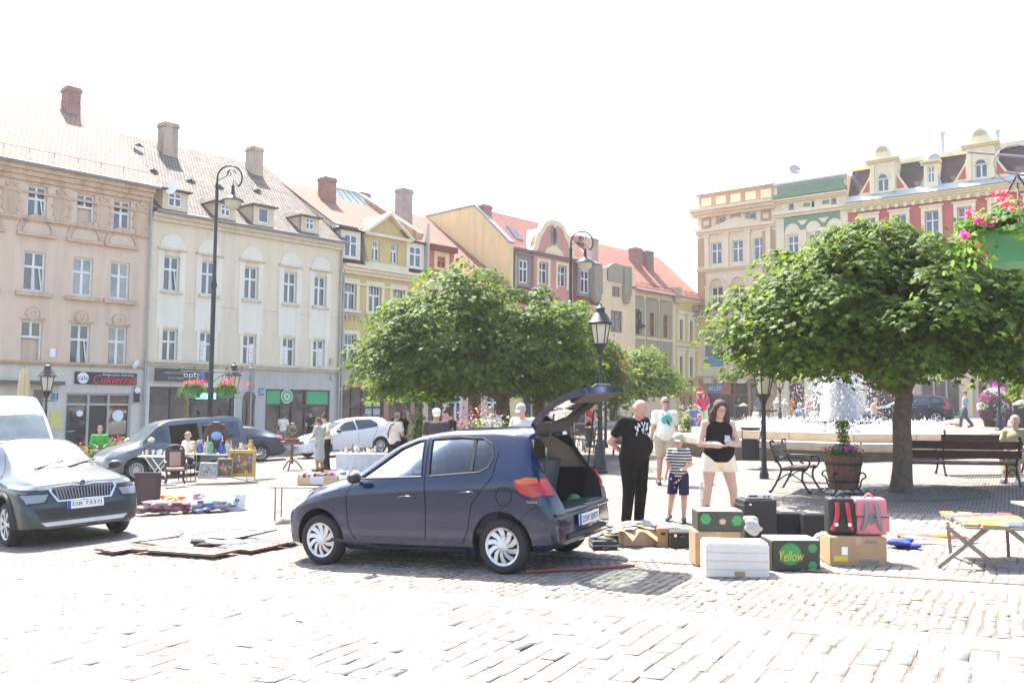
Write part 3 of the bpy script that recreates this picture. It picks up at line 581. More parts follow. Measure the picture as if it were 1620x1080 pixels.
# ---------------------------------------------------------------- 3 yellow house with pediment
def house_yellow():
    f=LR; u0,u1=U(f,537.5),U(f,672); root=newb(f,(u0+u1)/2,'town_house','mustard yellow town house with small pediment and dark red mansard')
    mw=wallmat('mustard_render',(214,194,128)); mt=wallmat('yellow_house_trim',(240,230,208),.08); mpk=wallmat('pink_stone_column',(196,140,120)); mol=wallmat('olive_render',(196,190,160))
    ze=f.hit(600,430)[1]; zt=11.75; zg=3.6
    w2=row_even([f.rect(543,563,446,490),f.rect(583,603,451,494),f.rect(620,641,456,499)])
    w1=row_even([f.rect(542,563,528,575),f.rect(582,603,531,577),f.rect(620,641,534,580)])
    za=f.gz(u0)-.6; zs=f.hit(600,612)[1]; cc=[f.hit(x,640)[0] for x in (534.5,540,608,615,650,656)]
    mb=MB(); wall(mb,f,u0,u1,zg,ze,w2+w1,mw); wall(mb,f,u0,u1,zs,zg,[],mol); wall(mb,f,u0,u1,-2.5,zs,[[cc[1],cc[2],za,zs],[cc[3],cc[4],za,zs],[cc[5],u1-.05,za,zs]],mpk)
    bodybox(mb,f,u0,u1,ze,13,mw); mb.build('wall',root)
    mb=MB(); cornice(mb,f,u0,u1,ze-.35,.5,.55,mt,3); cornice(mb,f,u0,u1,ze-.9,.12,.1,mt,1); fbox(mb,f,u0,u1,zs-.05,zs+.1,-.01,.08,mpk)
    for r in w2+w1: 
        for q in ((r[0]-.2,r[0],r[2],r[3]+.2),(r[1],r[1]+.2,r[2],r[3]+.2),(r[0],r[1],r[3],r[3]+.2)): fbox(mb,f,*q,-.01,.04,mt)
        fbox(mb,f,r[0]-.25,r[1]+.25,r[2]-.14,r[2]-.003,-.01,.14,mt)
    for r in w2:
        for k in range(5): fbox(mb,f,r[0]-.1+k*.3,r[0]+.02+k*.3,r[2]-.6,r[2]-.3,-.01,.08,mol)
        fbox(mb,f,r[0]-.2,r[1]+.2,r[2]-.3,r[2]-.2,-.01,.12,mol)
    mb.build('moulding',root)
    for r in w2+w1: window(f,root,r,'cross3',pane=gdark)
    # attic storey: yellow middle, red mansard sides
    c0,c1=U(f,579,400),U(f,645,400); zq=11.3
    a3=row_even([f.rect(590,602,380,413),f.rect(619,631,384,417)])
    mb=MB(); wall(mb,f,c0,c1,ze,zq,a3,mw,d=-.05); 
    for u in (c0,c1): mb.quad(f.P(u,ze,-.05),f.P(u,zq,-.05),f.P(u,zq,-2),f.P(u,ze,-2),mw)
    mb.prism([(-.1,0),((c1-c0)/2,1.15),(c1-c0+.1,0)],f.P(c0,zq,-.25),f.u,ZUP,f.n*.2,mw); g_=mb.build('attic_wall',root)
    for r in a3: window(f,g_,r,'cross3',pane=gdark,d=-.05)
    mb=MB(); h=(c1-c0)/2
    for s_ in (0,1):
        a_=f.P(c0-.25 if s_==0 else c1+.25,zq-.02,.05); b_=f.P(c0+h,zq+1.3,.05); mb.bar(a_,b_,.5,.16,mt)
    fbox(mb,f,c0-.2,c1+.2,zq-.12,zq+.04,-.2,.2,mt); fbox(mb,f,c0-.05,c1+.05,ze+.1,ze+.5,-.05,.06,mt); mb.build('pediment_trim',g_)
    mb=MB(); slab(mb,f.P(c0-.3,zq-.1,.15),f.P(c0+h,zq+1.35,.15),f.P(c0+h,zq+1.35,-4),f.P(c0-.3,zq-.1,-4),.08,trp); slab(mb,f.P(c1+.3,zq-.1,.15),f.P(c0+h,zq+1.35,.15),f.P(c0+h,zq+1.35,-4),f.P(c1+.3,zq-.1,-4),.08,trp); mb.build('pediment_roof',root,uv=True)
    mtm=uvbrick('mansard_tiles',W((135,58,62)),W((112,46,52)),(.05,.02,.02),.2,.25,.012,bump=.8)
    for (a,b,wr) in ((u0,c0,(544,565,371,407)),(c1,u1,(647,666,390,423))):
        mb=MB(); slab(mb,f.P(a,ze+.1,-.05),f.P(b,ze+.1,-.05),f.P(b,zt,-1.0),f.P(a,zt,-1.0),.1,mtm); mb.build('mansard',root,uv=True)
        r=f.rect(*wr,d=.0); mb=MB(); wall(mb,f,r[0]-.22,r[1]+.22,r[2]-.1,r[3]+.2,[r],mt,d=.02,depth=.1)
        for u in (r[0]-.22,r[1]+.22): mb.quad(f.P(u,r[2]-.1,.02),f.P(u,r[3]+.2,.02),f.P(u,r[3]+.2,-1.4),f.P(u,r[2]-.1,-.3),mgreyf)
        fbox(mb,f,r[0]-.35,r[1]+.35,r[3]+.2,r[3]+.32,-1.3,.14,mtm); d_=mb.build('dormer',root); window(f,d_,r,'cross',pane=gdark,d=.02,depth=.05)
    E=(-.75,zt-.05); Rg=f.uhit(u1,574,315)
    ro=roofmesh(f,root,u0,u1-.3,E,Rg,trp); gutter(f,root,u0,u1-.3,(E[0]+.05,E[1]))
    mb=MB(); gable(mb,f,u0,E,Rg,mt,.12,.2); gable(mb,f,u1-.32,E,Rg,mt,.2,.2); mb.build('gable_wall',root)
    # stepped fire wall with tile coping on the right
    mb=MB(); slab(mb,f.P(u1-.35,E[1]+.25,E[0]+.5),f.P(u1+.1,E[1]+.25,E[0]+.5),f.P(u1+.1,Rg[1]+.3,Rg[0]),f.P(u1-.35,Rg[1]+.3,Rg[0]),.45,wallmat('firewall_render',(205,170,150),.3)); mb.build('fire_wall',root)
    mb=MB(); a_=(u1-.3,); mb.prism([(0,0),(.75,0),(.75,.35),(.1,3.3),(0,3.3)],f.P(u1-.1,ze,.3),-f.n,ZUP,f.u*.12,mgreyf); mb.build('side_cheek',root)
    chim_px(f,ro,505,529,279,Rg[0]+1.6,E,Rg,brk); chim_px(f,ro,563,582,304,Rg[0]-.6,E,Rg,brk); chim_px(f,ro,627,650,297,Rg[0]+1.5,E,Rg,brkp)
    # copper and glass skylight on the ridge
    p0=f.hit(528,296,Rg[0]+.4); p1=f.hit(566,303,Rg[0]+.4); mcp=mat('copper_green',W((165,205,185)),rough=.6); zr=Rg[1]-.3
    mb=MB(); zt2=p0[1]; A=[f.P(p0[0]-.3,zr-1.1,Rg[0]+1.7),f.P(p1[0]+1.4,zr-1.1,Rg[0]+1.7),f.P(p1[0],zt2,Rg[0]+.3),f.P(p0[0],zt2,Rg[0]+.3)]
    mb.add(A,[(0,1,2,3)],glassm('skylight_glass',(.3,.35,.33))); B=[f.P(p1[0]+1.4,zr-1.1,Rg[0]+1.7),f.P(p1[0]+1.4,zr-1.0,Rg[0]-1.5),f.P(p1[0],zt2,Rg[0]+.3)]; mb.add(B,[(0,1,2)],mcp)
    for k in range(6): t=k/5; a_=A[0].lerp(A[1],t); b_=A[3].lerp(A[2],t); mb.bar(a_,b_,.07,.07,mcp)
    mb.bar(A[3],A[2],.1,.1,mcp); mb.bar(A[2],A[1],.1,.1,mcp); mb.build('skylight',ro)
    # shop front in dark wood
    mbr=mat('dark_wood_frame',W((85,62,55)),rough=.5)
    for (a,b,n) in ((cc[1],cc[2],5),(cc[3],cc[4],3),(cc[5],u1-.05,2)):
        mb=MB(); zm=za+(zs-za)*.68
        for k in range(n): u=a+(b-a-.09)*k/max(1,n-1); fbox(mb,f,u,u+.09,za,zs,-.2,-.08,mbr)
        for z in (zm,zs-.12): fbox(mb,f,a,b,z,z+.1,-.2,-.075,mbr)
        sf=mb.build('shop_front',root); mb=MB(); mb.quad(f.P(a,za,-.17),f.P(b,za,-.17),f.P(b,zs,-.17),f.P(a,zs,-.17),glassm('shop_glass',(.05,.04,.04))); mb.build('pane',sf)
    for q in ((580,591,635,655),(592,603,636,655)):
        r=f.rect(*q); mb=MB(); fbox(mb,f,*r,-.16,-.12,mat('paper_white_shade',W((205,205,208)))); o=mb.build('poster',sf); mb=MB()
        for k,tx in enumerate(('POKOJ','TANIO','NA OFERTA')): lettering(mb,tx,f.P((r[0]+r[1])/2,r[3]-.2-.28*k,-.115),f.u,ZUP,mgreyf,height=.14)
        mb.build('lettering',o)
    pipe(f,root,u0+.12,-.8,ze-.2); mb=MB(); mb.tube([f.P(c0-.1,zt-.2,-.6),f.P(c0-.1,zt-.5,-.1),f.P(c0+.1,ze+.4,.05)],.06,mpipe); mb.build('drainpipe',root)
    attach(root)
house_yellow()
# ---------------------------------------------------------------- 4 house behind the tree, red roof
def house_redroof():
    f=LR; u0,u1=U(f,672),U(f,803); root=newb(f,(u0+u1)/2,'town_house','town house with orange roof dormer and red shop sign, mostly behind the trees')
    mw=wallmat('pale_rose_render',(232,205,190)); E=(.4,9.3); Rg=f.uhit(u1,674,343); zs=f.hit(720,614)[1]; za=f.gz(u0)-.5; mbr=mat('aubergine_frame',W((70,52,60)),rough=.5)
    hs=[]; n=4
    for k in range(n): a=u0+.4+(u1-u0-.6)*k/n; hs.append([a,a+(u1-u0-.6)/n-.5,za,zs])
    w1=[[u0+1+k*2.4,u0+2.1+k*2.4,4.2,6.0] for k in range(3)]; w2=[[r[0],r[1],6.9,8.5] for r in w1]
    mb=MB(); wall(mb,f,u0,u1,-2.5,E[1],hs+w1+w2,mw); bodybox(mb,f,u0,u1,E[1]-.1,14,mw); gable(mb,f,u0,E,Rg,mw); mb.build('wall',root)
    for r in w1+w2: window(f,root,r,'cross')
    for i,r in enumerate(hs):
        mb=MB(); fm=mbr if i%2==0 else mwht
        for u in (r[0],(r[0]+r[1])/2,r[1]-.12): fbox(mb,f,u,u+.12,za,zs,-.2,-.06,fm)
        fbox(mb,f,r[0],r[1],zs-.9,zs-.8,-.2,-.05,fm); o=mb.build('shop_front',root); mb=MB(); mb.quad(f.P(r[0],za,-.17),f.P(r[1],za,-.17),f.P(r[1],zs,-.17),f.P(r[0],zs,-.17),glassm('shop_glass_dark',(.035,.032,.035))); mb.build('pane',o)
    ro=roofmesh(f,root,u0+.1,u1,E,Rg,trr)
    r=f.rect(690,703,406,424,d=-.6); mo=mat('orange_red_paint',W((200,95,70)),rough=.6); mb=MB(); wall(mb,f,r[0]-.3,r[1]+.35,r[2]-.3,r[3]+.3,[r],wallmat('cream_dormer',(245,225,165)),d=-.5,depth=.1)
    fbox(mb,f,r[0]-.75,r[0]-.3,r[2]-.3,r[3]+.5,-2.5,-.45,mo); fbox(mb,f,r[1]+.35,r[1]+.7,r[2]-.3,r[3]+.5,-2.5,-.45,mo); fbox(mb,f,r[0]-.8,r[1]+.8,r[3]+.3,r[3]+.65,-3.2,-.2,mred); d_=mb.build('dormer',ro); window(f,d_,r,'cross',fm=mo,pane=gdark,d=-.5,depth=.05)
    # red shop sign between the trunks
    s=f.rect(826,868,612,627); mb=MB(); fbox(mb,f,s[0]-1.5,s[1]-.2,s[2],s[3],.1,.25,mat('red_sign_board',(.55,.02,.04),rough=.5)); o=mb.build('shop_sign',root); mb=MB(); lettering(mb,'TECHNIKA  danie',f.P((s[0]+s[1])/2-.3,(s[2]+s[3])/2,.257),f.u,ZUP,mwht,height=.4,width=2.6); mb.build('lettering',o)
    attach(root)
house_redroof()
# ---------------------------------------------------------------- 5 pink house with curved gable
def house_pink():
    f=LR; u0,u1=U(f,803),U(f,944); root=newb(f,(u0+u1)/2,'town_house','pink town house with curved baroque gable, oval window and bare yellow side wall')
    mw=wallmat('pink_render',(217,152,146)); mt=wallmat('pink_house_trim',(244,228,196),.08); my=wallmat('yellow_side_render',(248,224,168),.10); mgr=wallmat('grey_mansard_frame',(150,140,142))
    zm=11.9; zb=f.hit(870,475)[1]; pts=[f.uhit(u0,*p) for p in ((674,343),(750,325.7),(808,384))]
    mb=MB(); mb.prism([(pts[0][0],-2),(pts[0][0]-0.0,pts[0][1]),pts[1],(.15,zm+.4),(.15,-2)],f.P(u0,0,0),f.n,ZUP,f.u*.35,my); mb.prism([(pts[0][0],-2),(pts[0][0],pts[0][1]),(-14,10),(-14,-2)],f.P(u0,0,0),f.n,ZUP,f.u*.3,my); mb.build('side_wall',root)
    mb=MB(); mb.bar(f.P(u0+.2,pts[1][1]+.05,pts[1][0]),f.P(u0+.2,zm+.5,.15),.5,.12,mgut); mb.bar(f.P(u0+.2,pts[1][1]+.05,pts[1][0]),f.P(u0+.2,pts[0][1]+.05,pts[0][0]),.5,.12,mgut); mb.build('wall_coping',root)
    c0,c1=U(f,840,440),U(f,902,440); w3=row_even([f.rect(848.5,862,415,449),f.rect(877.5,892,420,454)]); sd=[f.rect(819,832,412,448),f.rect(916,929,428,464)]
    zf=f.gz(u0)-.5; zs=zf+4
    low=[[u0+1.0+k*2.1,u0+2.0+k*2.1,5.2,7.0] for k in range(4)]
    mb=MB(); wall(mb,f,c0,c1,zb,zm,w3,mw,d=.25)
    for u in (c0,c1): mb.quad(f.P(u,zb,.25),f.P(u,zm,.25),f.P(u,zm,-1.5),f.P(u,zb,-1.5),mw)
    wall(mb,f,u0+.36,u1,-2.5,zb,low+[[u0+.8,u0+3.6,zf,zs],[u0+4.4,u0+8.8,zf,zs]],wallmat('pale_yellow_render',(246,226,186))); bodybox(mb,f,u0+.36,u1,zb,13,my); mb.build('wall',root)
    for (a,b) in ((u0+.8,u0+3.6),(u0+4.4,u0+8.8)):
        mb=MB(); 
        for k in range(4): u=a+(b-a-.1)*k/3; fbox(mb,f,u,u+.1,zf,zs,-.2,-.08,mgreyf)
        o=mb.build('shop_front',root); mb=MB(); mb.quad(f.P(a,zf,-.17),f.P(b,zf,-.17),f.P(b,zs,-.17),f.P(a,zs,-.17),glassm('shop_glass_dark',(.035,.032,.035))); mb.build('pane',o)
    mb=MB()
    for r in low: fbox(mb,f,r[0]-.12,r[1]+.12,r[3]+.3,zb-.3,-.01,.05,mw)
    cornice(mb,f,u0+.36,u1,zb-.2,.25,.25,mt,2); mb.build('moulding',root)
    for r in low: window(f,root,r,'cross')
    mb=MB()
    for r in w3:
        for q in ((r[0]-.22,r[0],r[2]-.2,r[3]+.2),(r[1],r[1]+.22,r[2]-.2,r[3]+.2),(r[0],r[1],r[3],r[3]+.2)): fbox(mb,f,*q,.24,.3,mt)
    mb.build('window_surround',root)
    for r in w3: window(f,root,r,'cross',pane=gdark,d=.25)
    mtm=uvbrick('mansard_tiles_rose',W((178,95,90)),W((150,78,78)),(.1,.04,.04),.3,.25,.014,bump=.8)
    for (a,b,r) in ((u0+.3,c0,sd[0]),(c1,u1+.05,sd[1])):
        mb=MB(); slab(mb,f.P(a,zb,.12),f.P(b+(.0 if b==c0 else .35),zb,.12),f.P(b,zm,-.7),f.P(a,zm,-.7),.1,mtm); mb.build('mansard',root,uv=True)
        mb=MB(); wall(mb,f,r[0]-.35,r[1]+.35,r[2]-.25,r[3]+.35,[r],mgr,d=.14,depth=.12)
        for u in (r[0]-.35,r[1]+.35): mb.quad(f.P(u,r[2]-.25,.14),f.P(u,r[3]+.35,.14),f.P(u,r[3]+.35,-1.4),f.P(u,r[2]-.25,-.4),mgr)
        fbox(mb,f,r[0]-.5,r[1]+.5,r[3]+.35,r[3]+.5,-1.3,.3,mgr); d_=mb.build('dormer',root); window(f,d_,r,'cross',pane=gdark,d=.14,depth=.05)
    mb=MB(); fbox(mb,f,u0+.36,u1+.1,zm-.02,zm+.2,-.8,.42,mat('brown_eaves',W((120,90,88)))); mb.build('eaves',root)
    # curved gable
    cu,ct=f.hit(872.5,347,.25); hw=(c1-c0)/2+.12; H=ct-(zm+.2)
    prof=[(-hw-.25,0),(-hw-.12,.12),(-hw+.22,.34),(-hw+.55,.52),(-.95,.62),(-1.05,.7),(-.95,.85),(-.55,.96),(0,1.0)]
    prof=[(-hw-.3,0),(-hw+.02,.1),(-hw+.2,.3),(-hw+.42,.5),(-hw+.85,.68),(-1.15,.84),(-.6,.96),(0,1.0)]
    cs=cr([Vector((p[0],p[1]*H,0)) for p in prof],3); out=[(p.x,p.y) for p in cs]; full=out+[(-x,y) for x,y in reversed(out[:-1])]; cc=(c0+c1)/2
    mb=MB(); mb.prism(full,f.P(cc,zm+.2,-.05),f.u,ZUP,f.n*.3,mw); gb=mb.build('gable',root)
    mb=MB(); inn=[(x*.80,y*.86) for x,y in full]; k=len(full)
    for i in range(k-1):
        mb.prism([full[i],full[i+1],inn[i+1],inn[i]],f.P(cc,zm+.2,-.12),f.u,ZUP,f.n*.45,mt)
    mb.build('gable_band',gb)
    mb=MB(); disc(mb,f,cc-.05,zm+.2+H*.55,.34,.25,.33,mgr,20,ry=.72); disc(mb,f,cc-.05,zm+.2+H*.55,.22,.33,.335,gdark,20,ry=.58); mb.build('oval_window',gb)
    mb=MB(); mb.prism([(-1.1,0),(-.85,.35),(-.35,.55),(0,1.0),(.35,.55),(.85,.35),(1.1,0)],f.P(cc,zm+.21,.25),f.u,ZUP,f.n*.06,mt); fbox(mb,f,cc-.12,cc+.12,zm+H*.86,zm+H*1.0,.25,.34,mt); mb.build('gable_ornament',gb)
    E=(-.3,zm+.15); Rg=(pts[1][0],pts[1][1]-.1); ro=roofmesh(f,root,u0+.35,u1+.1,E,Rg,trr)
    mb=MB(); mb.add([f.P(cc-hw,zm+.2,0),f.P(cc+hw,zm+.2,0),f.P(cc,zm+H*.9,0),f.P(cc,zm+H*.9,-3.4)],[(0,2,3),(1,3,2)],mgut); mb.build('gable_back',ro)
    chim_px(f,ro,757,774,323,Rg[0]+.3,E,Rg,brk); chim_px(f,ro,928,942,376,-2.0,E,Rg,brkp); chim_px(f,ro,905,925,372,-3.6,E,Rg,brk)
    sl_=(Rg[1]-E[1])/(E[0]-Rg[0]); mb=MB(); u,z=f.hit(818,368,-1.5); n_=.06
    P=[f.P(u-.4,z-.5,E[0]-(z-.5-E[1])/sl_+n_),f.P(u+.4,z-.5,E[0]-(z-.5-E[1])/sl_+n_),f.P(u+.4,z+.5,E[0]-(z+.5-E[1])/sl_+n_),f.P(u-.4,z+.5,E[0]-(z+.5-E[1])/sl_+n_)]
    slab(mb,*P,.12,gdark); mb.build('roof_window',ro)
    mb=MB(); gable(mb,f,u1-.1,E,Rg,my,.2,.2); mb.build('gable_wall',root)
    pipe(f,root,u0+.6,zb-.5,zm)
    attach(root)
house_pink()
# ---------------------------------------------------------------- 6 cream house with grey pillars ; 7 olive house
def house_pillars():
    f=LR; u0,u1,u2=U(f,944),U(f,1000),U(f,1069); root=newb(f,(u0+u2)/2,'town_house','cream town house with rounded grey green pillars, striped front and long red roof')
    mw=wallmat('apricot_render',(247,222,186),.06); mo=wallmat('grey_green_panel',(172,166,146)); mp=wallmat('grey_pillar',(168,160,146))
    zA=f.hit(970,428)[1]; zE=f.hit(1030,462)[1]
    a=[f.rect(963,977,445,470),f.rect(961,980,492,526),f.rect(963,977,553,580)]; zf=f.gz(u0)-.5
    hs=[]
    for (x0,x1) in ((1004,1014),(1027,1037),(1049,1058)): hs.append(f.rect(x0,x1,495,532)); hs.append(f.rect(x0,x1,557,590))
    sq=[]
    for (x,y) in ((1006,473),(1012,474),(1030,477),(1036,478),(1052,481),(1057,482)): sq.append(f.rect(x-2,x+2,y-5,y+5))
    hs=row_even(hs[0::2])+row_even(hs[1::2]); hs=[[h[0],h[1],h[2],h[3]] for h in hs]
    drs=[[f.hit(959,640)[0],f.hit(976,640)[0],zf,f.hit(965,627)[1]],[f.hit(1047,640)[0],f.hit(1060,640)[0],zf,f.hit(1050,624)[1]]]
    mb=MB(); wall(mb,f,u0,u1,-2.5,zA,a+[drs[0]],mw,d=.3); mb.quad(f.P(u1,-2,.3),f.P(u1,zA,.3),f.P(u1,zA,-3),f.P(u1,-2,-3),mw); wall(mb,f,u1,u2,-2.5,zE,hs+sq+[drs[1]],mw); bodybox(mb,f,u0,u2,min(zA,zE),14,mw); mb.build('wall',root)
    mb=MB(); cc=(U(f,958,440)+U(f,981,440))/2; fbox(mb,f,cc-1.2,cc-.85,a[0][3]-.2,zA+.1,.3,.42,mo); fbox(mb,f,cc+.85,cc+1.2,a[0][3]-.2,zA+.1,.3,.42,mo); fbox(mb,f,cc-1.2,cc+1.2,zA-.9,zA+.0,.28,.44,mo); disc(mb,f,cc,zA-.01,1.15,.1,.44,mo,14,0,math.pi,ry=.5); mb.build('window_hood',root)
    for r in a+drs: pass
    for r in a: window(f,root,r,'grid',fm=mbrownf,pane=gcur,d=.3)
    for r in hs: window(f,root,r,'cross',fm=mbrownf,pane=gbrn)
    for r in sq: mb=MB(); fbox(mb,f,r[0],r[1],r[2],r[3],-.24,-.2,mdark); mb.build('attic_opening',root)
    for r in drs: mb=MB(); fbox(mb,f,*r,-.22,-.16,mat('dark_brown_door',(.035,.022,.02),rough=.5)); mb.build('door',root)
    mb=MB()
    for h in hs[:3]: 
        fbox(mb,f,h[0]-.5,h[0],2.5,h[3]+1.0,-.01,.05,mo); fbox(mb,f,h[1],h[1]+.5,2.5,h[3]+1.0,-.01,.05,mo); fbox(mb,f,h[0],h[1],h[3],h[3]+1.0,-.01,.05,mo); fbox(mb,f,h[0],h[1],hs[3][3]+.02,h[2]-.02,-.01,.05,mo); fbox(mb,f,h[0]-.5,h[1]+.5,h[2]-.3,h[2]-.12,.04,.12,mw)
        for k in range(6): fbox(mb,f,h[0]-.45+k*(h[1]-h[0]+.9)/6,h[0]-.3+k*(h[1]-h[0]+.9)/6,h[3]+1.0,h[3]+1.2,-.01,.07,mo)
    mb.build('panel',root)
    for (x0,x1,y0,y1) in ((940,953,421,478),(988,999,422,480)):
        r=f.rect(x0,x1,y0,y1,d=.6); w_=(r[1]-r[0])/2*.85; mb=MB(); mb.lathe([(w_*.6,r[2]),(w_*.95,r[2]+.25),(w_,r[2]+.6),(w_,r[3])],mp,14,at=f.P((r[0]+r[1])/2,0,.4)); 
        for k in range(7): t=k*2*math.pi/7; mb.tube([f.P((r[0]+r[1])/2+w_*math.cos(t),r[2]+.6,.4+w_*math.sin(t)),f.P((r[0]+r[1])/2+w_*math.cos(t),r[3],.4+w_*math.sin(t))],.07,mp,6)
        mb.build('pillar',root,smooth=50)
    E=(.4,zE+.05); Rg=f.uhit(U(f,1104)+.3,1042,407)
    ro=roofmesh(f,root,u0+.2,U(f,1104)+.4,E,Rg,trr)
    chim_px(f,ro,998,1012,391,Rg[0]+1.6,E,Rg,brk); chim_px(f,ro,1016,1030,396,Rg[0]+1.6,E,Rg,mat('dark_chimney',W((120,105,105)))); 
    mb=MB(); slab(mb,f.P(u0+.2,zE+.1,.45),f.P(u0+3.2,zE+.1,.45),f.P(u0+.9,Rg[1]+.15,Rg[0]),f.P(u0+.2,Rg[1]+.15,Rg[0]),.3,wallmat('white_firewall',(252,236,228))); mb.build('fire_wall',ro)
    mb=MB(); mb.tube([f.P(u1+.2,E[1]+.5,0),f.P(U(f,1104),E[1]+.5,0)],.025,mred,5)
    for k in range(12): u=u1+.4+k*.85; mb.bar(f.P(u,E[1]+.2,.02),f.P(u,E[1]+.6,.0),.03,.03,mred)
    mb.build('snow_guard',ro); gutter(f,root,u1,u2,E)
    q=f.hit(1068,455,0); chimney(f,root,q[0],.0,q[1]-1.3,q[1],.85,.7,wallmat('chimney_stub',(215,190,165)))
    mb=MB(); u,z=f.hit(986,622); fbox(mb,f,u-.6,u+.6,z-.3,z+.25,.3,.4,mat('dull_red_sign',W((205,110,110)))); o=mb.build('shop_sign',root); mb=MB(); lettering(mb,'APTEKA',f.P(u,z,.408),f.u,ZUP,mwht,height=.25); mb.build('lettering',o)
    attach(root)
    # ---- olive house
    u3=U(f,1105); root=newb(f,(u2+u3)/2,'town_house','narrow olive yellow town house with white window surrounds, beside the street gap')
    my=wallmat('olive_yellow_render',(226,208,130)); mt=wallmat('white_trim',(245,238,215),.06); zE=zE+.0
    ws=row_even([f.rect(1075,1080,505,536),f.rect(1091,1096,508,539)])+row_even([f.rect(1075,1080,563,594),f.rect(1091,1096,565,596)])
    dr=[f.rect(1076,1097,620,672)]
    mb=MB(); wall(mb,f,u2,u3,3.2,zE,ws,my); wall(mb,f,u2,u3,-2,3.2,dr,wallmat('sandy_orange_render',(240,205,150))); bodybox(mb,f,u2,u3,zE,14,my); mb.build('wall',root)
    mb=MB()
    for r in ws:
        for q in ((r[0]-.3,r[0],r[2]-.1,r[3]+.5),(r[1],r[1]+.3,r[2]-.1,r[3]+.5),(r[0],r[1],r[3],r[3]+.5)): fbox(mb,f,*q,-.01,.05,mt)
        fbox(mb,f,r[0]-.45,r[1]+.45,r[3]+.5,r[3]+.72,-.01,.18,mt)
    cornice(mb,f,u2,u3,6.7,.2,.15,mt,1); cornice(mb,f,u2,u3,3.1,.25,.2,mt,2); cornice(mb,f,u2,u3,zE-.3,.3,.3,mt,2); mb.build('moulding',root)
    for r in ws: window(f,root,r,'cross',fm=mbrownf,pane=gbrn)
    r=dr[0]; mb=MB(); mwd=mat('carved_door_wood',W((205,160,125)),rough=.7); fbox(mb,f,*r,-.22,-.14,mwd)
    for k in range(4): fbox(mb,f,r[0]+.1+k*(r[1]-r[0])/4,r[0]-.1+(k+1)*(r[1]-r[0])/4,r[2]+1,r[3]-.3,-.14,-.1,mbrownf if k%2 else mwd)
    mb.build('door',root); mb=MB(); q=f.rect(1088,1095,602,614); fbox(mb,f,*q,0,.1,mbrownf); mb.build('wall_plaque',root)
    attach(root)
house_pillars()
